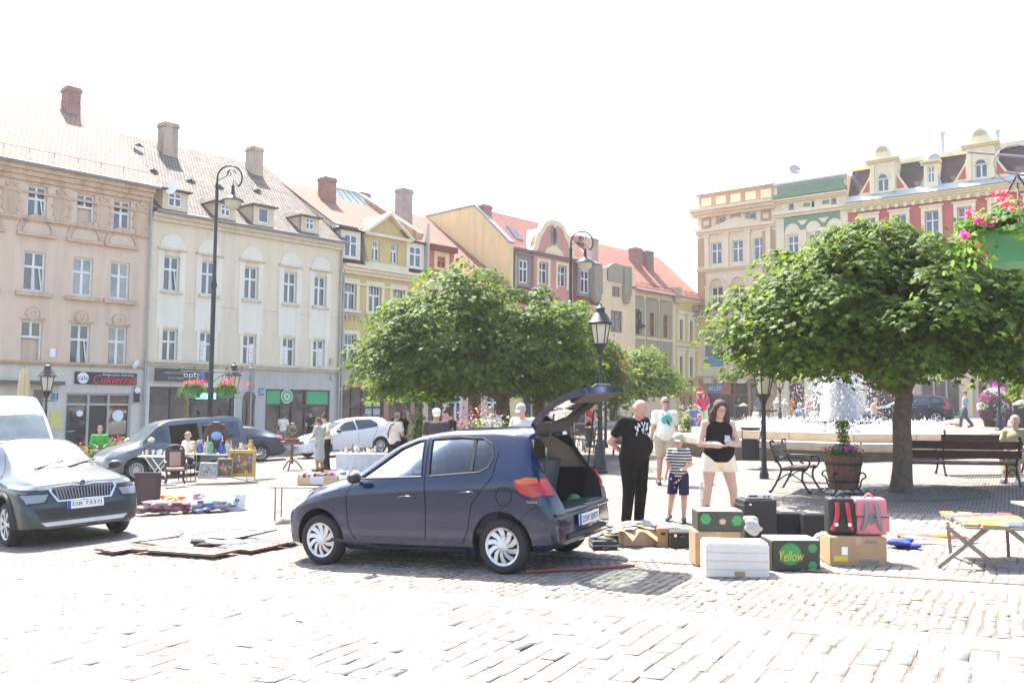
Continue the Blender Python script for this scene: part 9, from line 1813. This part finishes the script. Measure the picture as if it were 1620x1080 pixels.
def grate():
    p=gpt(1427,778); mb=MB(); m=mat('grate_iron',(.12,.11,.105),rough=.7); 
    for rr in range(9): 
        r=.35+.13*rr; mb.lathe([(r,.006),(r+.07,.006),(r+.07,.016),(r,.016)],m,40,at=Vector(gpt(1427,778))-p,cap=False)
    for k in range(16): t=k*math.pi/8; d=Vector((math.cos(t),math.sin(t),0)); o=Vector(gpt(1427,778))-p; mb.bar(o+d*.33+Z_*.013,o+d*1.46+Z_*.013,.04,.01,m)
    o=mb.build('tree_grate'); o.location=p; o.rotation_euler=(0,-math.atan((g(p.x+1)-g(p.x-1))/2),0); tag(o,'round cast iron tree grate at the foot of the right maple','tree grate')
grate()
# flower tower, bin, far benches
def flower_tower():
    p=gnd(23.7,45.0); root=empty('flower_tower',p,0,'tall round tower of white and purple flowers behind the fountain','flowers'); mb=MB(); mb.lathe([(.5,0),(.55,.35),(.3,.4),(.3,1.6)],mir,16); mb.build('frame',root); R=np.random.default_rng(9); n=2600; d=R.normal(size=(n,3)); d/=np.linalg.norm(d,axis=1,keepdims=True); q=d*np.array([.72,.72,.85])*(.9+.15*R.random((n,1)))+np.array([0,0,.98]); flowers(root,q,.1,mgl2,1,'foliage')
    n=3600; d=R.normal(size=(n,3)); d/=np.linalg.norm(d,axis=1,keepdims=True); q=d*np.array([.78,.78,.92])+np.array([0,0,.98]); ph=np.sin(q[:,0]*7+2)+np.sin(q[:,2]*8); flowers(root,q[ph>.1],.07,island('white_petals',[(.7,.68,.66),(.62,.6,.6),(.7,.6,.62)],rough=.6,trans=.2),2,'white_flowers'); flowers(root,q[ph<-.55],.07,island('purple_petals',[(.40,.08,.25),(.5,.12,.32),(.35,.06,.2)],rough=.6,trans=.2),3,'purple_flowers')
    q=R.normal(size=(160,3))*np.array([.2,.2,.12])+np.array([.15,0,1.85]); flowers(root,q,.1,island('petunia_petals',[(.55,.05,.45)]),4,'pink_crown')
flower_tower()
def smallbin(p,label): root=empty('litter_bin',p,0,label,'bin'); mb=MB(); mb.lathe([(.3,0),(.33,.08),(.33,.95),(.36,1.0),(.34,1.05)],mir,18); mb.build('bin_body',root,smooth=40); mb=MB(); mb.lathe([(.38,1.05),(.36,1.12),(.1,1.28),(.02,1.3)],mgut,18); mb.build('bin_lid',root,smooth=40)
smallbin(gnd(23.6,42.5),'round dark litter bin with a pale lid, right of the flower tower'); smallbin(gnd(17.9,70.8),'dark bin at the shop wall, right of the lantern post')
bench(gnd(28.5,50.5),math.radians(8),2.4,'far dark bench in front of the red house',mwd=mwood)
# cafe chairs, umbrellas
def cafe_chair(p,yaw,label):
    root=empty('cafe_chair',p,yaw,label,'chair','wicker chairs at the cafe'); mk=mat('brown_wicker',(.10,.075,.06),rough=.8,bump=1,bscale=90); mb=MB(); mb.box((0,0,.43),(.46,.46,.06),mk); mb.build('seat',root,bevel=.01); mb=MB(); mb.box((0,.23,.66),(.48,.05,.44),mk,R=Matrix.Rotation(-.12,3,'X')); mb.build('backrest',root,bevel=.02)
    for a in(-1,1):
        for b in(-1,1): mb=MB(); mb.tube([(a*.2,b*.2,.42),(a*.23,b*.23,0)],.018,mk,6); mb.build('leg',root)
        mb=MB(); mb.box((a*.23,0,.63),(.045,.44,.04),mk); mb.build('armrest',root)
    return root
for i,(px,Y,yaw) in enumerate(((913,33.0,80),(928,32.0,-60),(942,31.0,120),(922,36.0,20),(982,29.0,-100))): x=atY(px,640,Y).x; cafe_chair(gnd(x,Y),math.radians(yaw),['wicker cafe chair seen beyond the gas strut','wicker cafe chair in the middle of the group beyond the tailgate','wicker cafe chair nearest the lantern post','wicker cafe chair by the person in red','wicker chair under the man in beige'][i])
def umbrella(p,H,label):
    root=empty('closed_parasol',p,0,label,'parasol'); m=mat('cream_parasol_cloth',W((240,222,175),1.4),rough=.9,bump=.4); mb=MB(); vs=[];fs=[]; n=16; pr=[(.05,H),(.16,H-.15),(.22,H-1.0),(.30,H-1.9),(.24,H-2.0)]
    for r,z in pr:
        for k in range(n): t=2*math.pi*k/n; rr=r*(1 if k%2 else .62); vs.append((rr*math.cos(t),rr*math.sin(t),z))
    for i in range(len(pr)-1):
        for k in range(n): k2=(k+1)%n; fs.append((i*n+k,i*n+k2,(i+1)*n+k2,(i+1)*n+k))
    mb.add(vs,fs,m); mb.build('folded_canopy',root); mb=MB(); mb.tube([(0,0,0),(0,0,H+.08)],.03,mgut,8); mb.build('pole',root); mb=MB(); mb.box((0,0,.05),(.6,.6,.1),mgut); mb.build('foot',root,bevel=.02)
for (px,y,Y,lb) in ((39,582,34.0,'closed cream parasol at the left, behind the white van'),(820,620,40.0,'closed cream parasol between the tree trunks'),):
    q=atY(px,y,Y); umbrella(gnd(q.x,Y),q.z-g(q.x),lb)
# potted plants behind the hatchback
def potplant(px,Y,ytop,label,cols,seed,r=.45,name='flower_planter'):
    q=atY(px,ytop,Y); p=gnd(q.x,Y); H=q.z-p.z; root=empty(name,p,0,label,'planter'); mb=MB(); mb.lathe([(.3,0),(.42,.55),(.44,.55),(.4,.5)],mcard,16); mb.build('pot',root); R=np.random.default_rng(seed); n=800; q=R.normal(size=(n,3))*np.array([r*.45,r*.45,.13])+np.array([0,0,.62]); q[:,2]+=R.random(n)*(H-.85)*(1 if not cols else .75); flowers(root,q,.075,ml2,seed,'foliage')
    for i,c in enumerate(cols): q=R.normal(size=(90,3))*np.array([r*.36,r*.4,.16])+np.array([(i-(len(cols)-1)/2)*r*.62,0,H-.22-.1*(i%2)]); flowers(root,q,.055,island('petals_%s_%d'%(name,seed*10+i),[c,tuple(v*.8 for v in c)],rough=.6,trans=.2),seed+i,'blossom')
potplant(728,20.5,655,'planter of magenta flowers left of the reddish grasses',[(.4,.07,.22),(.5,.12,.3)],11); potplant(757,20.8,642,'planter of tall reddish grasses behind the hatchback roof',[(.28,.10,.06),(.34,.16,.10)],12,.5); potplant(780,20.2,658,'planter of white and yellow flowers under the grey haired man in blue',[(.68,.66,.5),(.7,.6,.2)],13); potplant(664,23.5,650,'slim green conifer shrub left of the white cap man',[],14,.22,'green_shrub'); potplant(1090,34.5,645,'planter with white flowers next to the girl in pink',[(.7,.68,.6),(.7,.66,.6)],15,.4)
potplant(122,30.0,700,'box of red geraniums left of the man in green',[(.7,.08,.05),(.75,.2,.05)],16,.7); potplant(196,33.0,690,'box of red geraniums right of the man in green',[(.7,.08,.05),(.75,.15,.05)],17,.7)
# ---- tables
def ftable(p,yaw,L_,Wd,H,label,style='cross',mt=None,cat='table',cloth_m=None):
    root=empty('folding_table',p,yaw,label,cat); mt=mt or mwht; mb=MB(); mb.box((0,0,H-.015),(L_,Wd,.03),mt); mb.build('table_top',root,bevel=.006)
    for s in(-1,1):
        mb=MB()
        if style=='cross':
            for a in(-1,1): mb.bar((s*(L_/2-.1)-a*.22*0,-a*Wd*.45,0),(s*(L_/2-.1),a*Wd*.42,H-.03),.022,.03,mt)
        elif style=='side':
            y=s*(Wd/2-.05); mb.bar((-L_*.32,y,0),(L_*.3,y,H-.03),.022,.022,mt); mb.bar((L_*.32,y,0),(-L_*.3,y,H-.03),.022,.022,mt)
        else:
            for a in(-1,1): mb.tube([(s*(L_/2-.08),a*(Wd/2-.06),0),(s*(L_/2-.08),a*(Wd/2-.06),H-.03)],.013,mgut,7)
            mb.tube([(s*(L_/2-.08),-(Wd/2-.06),.12),(s*(L_/2-.08),(Wd/2-.06),.12)],.01,mgut,6)
        mb.build('leg_frame',root)
    if cloth_m:
        mb=MB(); n=24; vs=[];fs=[]
        for k in range(n+1):
            x=-L_/2-.01+(L_+.02)*k/n; vs.append((x,-Wd/2-.012-.012*math.sin(k*1.7),.12+.03*math.sin(k*.9))); vs.append((x,-Wd/2-.008,H+.004)); vs.append((x,Wd/2,H+.004))
        for k in range(n): fs+= [(k*3,k*3+3,k*3+4,k*3+1),(k*3+1,k*3+4,k*3+5,k*3+2)]
        mb.add(vs,fs,cloth_m); mb.build('tablecloth',root)
    return root
def vase_profile(kind,h):
    return {0:[(.3,0),(.32,.03),(.12,.15),(.35,.45),(.38,.6),(.18,.85),(.26,1)],1:[(.22,0),(.25,.1),(.25,.55),(.09,.72),(.08,.95),(.11,1)],2:[(.34,0),(.1,.06),(.06,.35),(.1,.42),(.4,.7),(.42,1)],3:[(.3,0),(.42,.25),(.42,.5),(.3,.75),(.33,.8),(.2,.9),(.04,.95),(.08,1)],4:[(.25,0),(.25,1),(.22,1)]}[kind]
GC=[('porcelain_white',(.5,.49,.47)),('pale_blue_glass',(.35,.5,.62)),('amber_glass',(.45,.22,.08)),('cream_pottery',(.58,.50,.38)),('brass_yellow',(.5,.36,.14)),('rose_china',(.6,.32,.34)),('dark_bronze',(.10,.07,.05)),('green_glass',(.15,.35,.2)),('cobalt_glass',(.06,.1,.4))]
def goods(root_p,yaw,L_,Wd,z,n,where,seed,hmin=.07,hmax=.3):
    """each pot, jug or bottle on the stall is a thing of its own"""
    R=random.Random(seed); M=Matrix.Rotation(yaw,3,'Z'); out=[]
    kinds=['vase','bottle','goblet','lidded_jar','beaker']; adj=['tall','small','squat','slim','round','plain','little','narrow']
    for i in range(n):
        k=R.randrange(5); nm,c=R.choice(GC); h=R.uniform(hmin,hmax); x=-L_/2+.06+(L_-.12)*(i+.5)/n; y=R.uniform(-Wd/2+.07,Wd/2-.08); m=mat(nm,c,rough=.2 if 'glass' in nm or 'brass' in nm else .4,var=.1,metal=.7 if 'brass' in nm else 0,ior=1.5)
        mb=MB(); mb.lathe([(max(.02,r*h*.62),zz*h) for r,zz in vase_profile(k,h)],m,12); o=mb.build(kinds[k],smooth=50); o.location=Vector(root_p)+M@Vector((x,y,z)); tag(o,'%s %s %s, item %s on the %s'%(('tall' if h>.2 else 'short'),nm.replace('_',' '),kinds[k].replace('_',' '),ordn(i),where),'bric-a-brac','bric-a-brac on the %s'%where)
ORD=['first','second','third','fourth','fifth','sixth','seventh','eighth','ninth','tenth','eleventh','twelfth','thirteenth','fourteenth','fifteenth','sixteenth','seventeenth','eighteenth','nineteenth','twentieth']
def ordn(i): return (ORD[i] if i<20 else 'twenty-'+ORD[i-20])+' from left'
def stalls():
    # long table in front of the grey van
    a=gpt(296,757); b=gpt(404,757); Yt=25.2; xa=atY(298,640,Yt).x; xb=atY(402,640,Yt-.4).x; cx=(xa+xb)/2; p=gnd(cx,Yt); yaw=math.atan2(-.35,xb-xa); ftable(p,yaw,xb-xa,.6,.78,'long white table full of glassware, in front of the grey van','leg'); goods(p,yaw,xb-xa,.6,.78,26,'long table',3,.10,.36)
    goods(p+Vector((0,.12,0)),yaw,xb-xa,.3,.78,16,'long table back row',5,.12,.40)
    Yt=25.6; xa=atY(226,640,Yt).x; xb=atY(280,640,Yt).x; p=gnd((xa+xb)/2,Yt); ftable(p,0,xb-xa,.5,.80,'small white folding table with crossed legs, left of the carved chair','side'); goods(p,0,xb-xa,.5,.80,15,'small folding table',6,.06,.18)
    for (x0,x1,yt,yb,lb,mf,mpn,ti,dY) in ((312,343,731,757,'small landscape painting leaning under the long table, leftmost',(.45,.40,.32),(.35,.38,.38),.35,0),(342,368,725,755,'still life of flowers in a dull gold frame, middle one',(.32,.24,.12),(.10,.08,.05),.12,0),(358,404,712,754,'large flower painting in a wide gold frame, right end of the long table',(.50,.32,.09),(.22,.12,.05),.08,.12)):
        q=atY((x0+x1)/2,yb,24.4+dY); w=(x1-x0)*q.y/F; h=(yb-yt)*q.y/F; root=empty('framed_painting',Vector((q.x,q.y,q.z)),-.1,lb,'painting'); Rm=Matrix.Rotation(-ti,3,'X'); f_=.12 if 'large' in lb else .085; mfm=mat('picture_frame_%d'%x0,mf,rough=.45,metal=.3,bump=.6,bscale=50)
        mb=MB()
        for (cx_,cz,ww,hh) in ((0,f_*w/2,w,f_*w),(0,h-f_*w/2,w,f_*w),(-w/2+f_*w/2,h/2,f_*w,h-2*f_*w),(w/2-f_*w/2,h/2,f_*w,h-2*f_*w)): mb.box(Rm@Vector((cx_,0,cz)),(ww,.04,hh),mfm,R=Rm)
        mb.build('frame',root,bevel=.006); mb=MB(); mb.box(Rm@Vector((0,.005,h/2)),(w*.84,.02,h-.17*w),mat('canvas_%d'%x0,mpn,rough=.6,var=.6,scale=7),R=Rm); cv=mb.build('canvas',root); mb=MB(); RR_=random.Random(x0); pal=[(.5,.35,.08),(.45,.12,.12),(.12,.22,.08),(.45,.42,.38),(.25,.18,.35)]
        for k in range(22): mb.ball(Rm@Vector((RR_.gauss(0,w*.15),-.008,h*.5+RR_.gauss(0,h*.13))),RR_.uniform(.02,.05)*w/.6,mat('paint_dab_%d'%(k%5),pal[k%5],rough=.6),7,5,(1,.12,1))
        mb.build('painted_flowers',cv)
    # carved chair
    q=atY(272,765,24.2); root=empty('carved_chair',Vector((q.x,q.y+.2,q.z)),.4,'dark carved chair with beige upholstery, left of the leaning pictures','chair'); mcw=mat('carved_dark_wood',(.07,.028,.02),rough=.5); mup=mat('beige_upholstery',(.42,.27,.2),rough=.9)
    mb=MB(); mb.box((0,0,.34),(.5,.46,.05),mcw); mb.box((0,0,.20),(.44,.04,.06),mcw); mb.build('seat_frame',root,bevel=.01); mb=MB(); mb.box((0,.24,.62),(.40,.04,.52),mcw,R=Matrix.Rotation(-.25,3,'X')); mb.tube(cr([(-.22,.26,.6),(-.2,.34,.9),(0,.36,.98),(.2,.34,.9),(.22,.26,.6)],4),.03,mcw,7); mb.build('back_frame',root,bevel=.008); mb=MB(); mb.box((0,.21,.62),(.28,.03,.38),mup,R=Matrix.Rotation(-.25,3,'X')); mb.build('back_cushion',root,bevel=.01); mb=MB(); mb.box((0,0,.385),(.44,.40,.05),mup); mb.build('seat_cushion',root,bevel=.02)
    for a in(-1,1):
        for b_ in(-1,1): mb=MB(); mb.tube(cr([(a*.22,b_*.2,.32),(a*.2,b_*.18,.16),(a*.24,b_*.23,0)],3),.022,mcw,7); mb.build('leg',root)
        mb=MB(); mb.tube(cr([(a*.24,.2,.58),(a*.27,0,.6),(a*.26,-.2,.54),(a*.24,-.2,.34)],3),.02,mcw,7); mb.build('armrest',root)
    # ornate dark mirror on the table
    q=atY(341,715,25.3); root=empty('ornate_mirror',q,0,'dark round carved frame with blue oval glass, standing on the long table','mirror'); mb=MB(); v=Vol(); 
    for k in range(14): t=k*2*math.pi/14; v.ell((.26*math.cos(t),0,.42+.34*math.sin(t)),V3(.09,.04,.09),k=.03)
    v.ell((0,0,.42),V3(.27,.03,.33)); v.ell((0,0,.05),V3(.2,.08,.05)); v.mesh('carved_frame',.016,mcw,root); mb=MB(); mb.ball((.02,-.03,.45),.15,mat('blue_mirror_glass',(.15,.32,.6),rough=.05,ior=1.8),16,8,(1,.1,.8)); mb.build('mirror_glass',root,smooth=60)
    for s in(-1,1): mb=MB(); mb.lathe([(.03,0),(.015,.04),(.012,.12),(.03,.14)],mwht,8,at=(s*.2,-.08,.3)); mb.build('candle_cup',root)
    # dressing mirror on pedestal
    p=gpt(461,743); root=empty('mirror_stand',p,0,'turned wooden pedestal table with oval mirror, between the blue saloon and the blue dress','mirror stand'); mrw=mat('reddish_brown_wood',(.18,.06,.035),rough=.45)
    mb=MB(); mb.lathe([(.05,.2),(.07,.3),(.035,.42),(.06,.6),(.03,.75),(.06,.82)],mrw,12); mb.build('pedestal',root,smooth=50)
    for k in range(3): t=k*2.09+.5; d=Vector((math.cos(t),math.sin(t),0)); mb=MB(); mb.tube(cr([tuple(Z_*.32),tuple(d*.15+Z_*.26),tuple(d*.30+Z_*.08),tuple(d*.36+Z_*0)],4),.025,mrw,7); mb.build('foot',root)
    mb=MB(); mb.box((0,0,.86),(.66,.34,.10),mrw); mb.box((0,0,.95),(.44,.26,.07),mrw); mb.build('drawer_box',root,bevel=.01); mb=MB(); mb.tube([(.155*math.cos(t),0,1.24+.22*math.sin(t)) for t in [k*math.pi/12 for k in range(25)]],.025,mrw,7); 
    for s in(-1,1): mb.tube([(s*.17,0,.98),(s*.18,0,1.3)],.018,mrw,7)
    mb.build('mirror_frame',root); mb=MB(); mb.ball((0,0,1.24),.15,mat('dark_mirror',(.05,.10,.04),rough=.04,ior=2.0,var=.5,scale=6),16,8,(1,.08,1.42)); mb.build('mirror_glass',root,smooth=60)
    # ceramics table near the blue dress
    Yt=25.8; xa=atY(538,640,Yt).x; xb=atY(612,640,Yt).x; p=gnd((xa+xb)/2,Yt); ftable(p,0,xb-xa,.8,.56,'white covered table of ceramics, beside the woman in pale blue dress','side',cloth_m=mat('white_table_sheet',(.66,.66,.68),rough=.9)); goods(p,0,xb-xa,.7,.57,24,'ceramics table',9,.07,.24)
    # tan folding table left of the hatchback
    Yt=12.6; pa=gpt(440,826); Yt=pa.y; xa=atY(430,640,Yt).x; xb=atY(525,640,Yt).x; p=gnd((xa+xb)/2,Yt+.3); ftable(p,.03,xb-xa,.6,.56,'tan folding table with boxes of books, left of the hatchback bonnet','leg',mt=mat('tan_table_top',(.42,.34,.25),rough=.6))
    for i,(x0,x1,lb) in enumerate(((470,492,'leftmost box of books on the tan table'),(491,515,'pale box of books, second on the tan table'),(513,537,'box of old books, third on the tan table'),(536,556,'rightmost box on the tan table, with a purple item'))):
        q=atY((x0+x1)/2,768,Yt+.25); r=empty('book_box',Vector((q.x,Yt+.3,g(q.x)+.56)),RG.uniform(-.1,.1),lb,'box'); w=(x1-x0)*Yt/F; mb=MB(); mb.box((0,0,.07),(w*.95,.26,.13),[mcard2,mat('pale_grey_box',(.48,.46,.46),rough=.8),mcard2,mwht][i]); mb.build('shell',r,bevel=.006)
        for j in range(5): mb=MB(); mb.box((-w*.38+w*.19*j,0,.15),(w*.15,.2,.05+.02*(j%3)),[mcard,mwht,mred,mcard2,mat('purple_cover',(.25,.12,.5),rough=.6)][(i+j)%5]); mb.build('book',r)
    # low wooden table of paperbacks, right
    p0=gpt(1513,898); pc=gnd(4.86,9.4); H=.40; root=empty('slatted_table',pc,math.radians(-12),'low slatted wooden folding table covered with paperbacks, right foreground','table'); mtw=mat('weathered_slats',(.24,.19,.15),rough=.85,var=.2,scale=14)
    for k in range(6): mb=MB(); mb.box((0,-.42+.168*k,H),(.68,.13,.022),mtw); mb.build('slat',root,bevel=.004)
    for s in(-1,1):
        x=s*.28; mb=MB(); mb.bar((x-.30*1,-.40,0) if s<0 else (x+.22,-.42,0),(x+.2,-.30,H),.03,.04,mtw); mb.bar((x+.28,-.30,0),(x-.22,-.38,H),.03,.04,mtw); mb.bar((x,.36,0),(x-.1,.05,H),.03,.04,mtw); mb.build('crossed_legs',root)
    cols=[(.26,.16,.04),(.26,.08,.02),(.30,.20,.08),(.30,.25,.18),(.22,.05,.02),(.32,.18,.03),(.2,.16,.13),(.06,.09,.16)]
    for i in range(9):
        for j in range(5):
            x=-.27+.135*j+RG.uniform(-.02,.02); y=-.38+.095*i+RG.uniform(-.01,.01); mcv=mat('paperback_cover_%d'%((i*3+j*5)%8),cols[(i*3+j*5)%8],rough=.55); q=pc+Matrix.Rotation(math.radians(-12),3,'Z')@Vector((x,y,H+.018)); o=empty('paperback_book',q,math.radians(-12)+RG.uniform(-.25,.25),'paperback, number %s in row %s counted from the near edge of the slatted table'%(ORD[j],ORD[i]),'book','paperbacks on the slatted table')
            mb=MB(); R3=Matrix.Rotation(RG.uniform(.05,.22),3,'X'); mb.box((0,0,.012),(.13,.17,.018),mat('page_paper',(.34,.28,.2),rough=.9),R=R3); mb.build('pages',o); mb=MB(); mb.box(R3@Vector((0,0,.022))+Vector((0,0,.002)),(.135,.175,.003),mcv,R=R3); mb.build('cover',o)
    # further stall of white sheets
    ftable(gnd(7.5,12.0),-.1,1.6,.8,.22,'low table under a white sheet at the right edge, beyond the paperbacks','leg',cloth_m=mwht)
    # magazines on the ground
    for i,(x,y,c) in enumerate(((1450,852,(.45,.5,.6)),(1470,850,(.6,.25,.2)),(1487,856,(.65,.6,.3)),(1497,849,(.7,.4,.1)),(1515,852,(.3,.12,.12)),(1528,858,(.6,.45,.6)),(1462,859,(.65,.63,.6)),(1500,862,(.62,.6,.56)),(1433,848,(.6,.35,.2)))):
        p=gpt(x,y); mb=MB(); mb.box((0,0,.012),(.21,.28,.02),mat('magazine_%d'%i,tuple(v**1.6*.6 for v in c),rough=.45,var=.2,scale=9)); o=mb.build('magazine',bevel=.002); o.location=p; o.rotation_euler=(0,0,RG.uniform(-.6,.6)); tag(o,'magazine on the paving behind the boxes, %s from left'%ORD[sorted([1450,1470,1487,1497,1515,1528,1462,1500,1433]).index(x)],'magazine','magazines on the ground')
    # white wire rack beside the boy
    p=gpt(1112,806); root=empty('wire_rack',p,.1,'white ribbed panel standing between the boy and the woman','panel'); mb=MB(); w=.09; mb.tube([(-w/2,0,0),(-w/2,0,.44),(0,0,.48),(w/2,0,.44),(w/2,0,0)],.008,mwht,6); mb.build('frame',root); mb=MB(); [mb.bar((-w/2,0,.03+.026*k),(w/2,0,.03+.026*k),.012,.012,mgut) for k in range(16)]; mb.build('ribs',root)
    # sign post and no-entry sign, bollard chain posts
    q=atY(399,575,36.5); root=empty('sign_post',gnd(q.x,36.5),0,'grey sign post seen edge on, before the grey ground floor','sign'); hh=q.z-g(q.x); mb=MB(); mb.tube([(0,0,0),(0,0,hh)],.035,mgut,8); mb.build('pole',root); mb=MB(); mb.box((0,0,hh-.6),(.14,.4,.9),mgut); mb.build('sign_panel',root,bevel=.02)
    q=atY(1107,612,60); root=empty('road_sign',gnd(q.x,60),0,'red and white round road sign left of the brown shops','sign'); hh=q.z-g(q.x); mb=MB(); mb.tube([(0,0,0),(0,0,hh)],.04,mgut,8); mb.build('pole',root)
    for k,(c,z) in enumerate((((.55,.03,.03),hh-.35),((.55,.03,.03),hh-1.0))): mb=MB(); mb.M=Matrix.Rotation(math.pi/2,4,'X'); mb.lathe([(.33,-.02),(.33,.02)],mat('sign_red',c,rough=.5),20,at=(0,z,.03)); o=mb.build('sign_disc',root); mb=MB(); mb.box((0,-.06,z),(.44,.02,.12),mwht); mb.build('white_bar',o)
    # stool for the van man
    q=[o for o in COL.objects if o.get('label','').startswith('man in white T-shirt and sunglasses')][0].location; root=empty('stool',Vector((q.x,q.y+.08,g(q.x))),0,'low stool under the man seated by the van','stool'); mb=MB(); mb.box((0,0,.50),(.4,.4,.04),mplast); mb.build('seat',root,bevel=.01)
    for a in(-1,1):
        for b_ in(-1,1): mb=MB(); mb.tube([(a*.15,b_*.15,.48),(a*.18,b_*.18,0)],.014,mplast,6); mb.build('leg',root)
stalls()
def lens_veil():  # scattering volume added to imitate lens veil and wash out dark tones
    mb=MB(); m=bpy.data.materials.new('lens_veil_haze'); m.use_nodes=True; n=m.node_tree.nodes; n.remove(n['Principled BSDF'])
    v=n.new('ShaderNodeVolumePrincipled'); v.inputs['Color'].default_value=(1,.975,.95,1); v.inputs['Density'].default_value=.0005; v.inputs['Anisotropy'].default_value=.35
    m.node_tree.links.new(v.outputs[0],n['Material Output'].inputs['Volume']); mb.box((0,30,10),(150,150,30),m); o=mb.build('lens_veil'); o['kind']='stuff'
lens_veil()
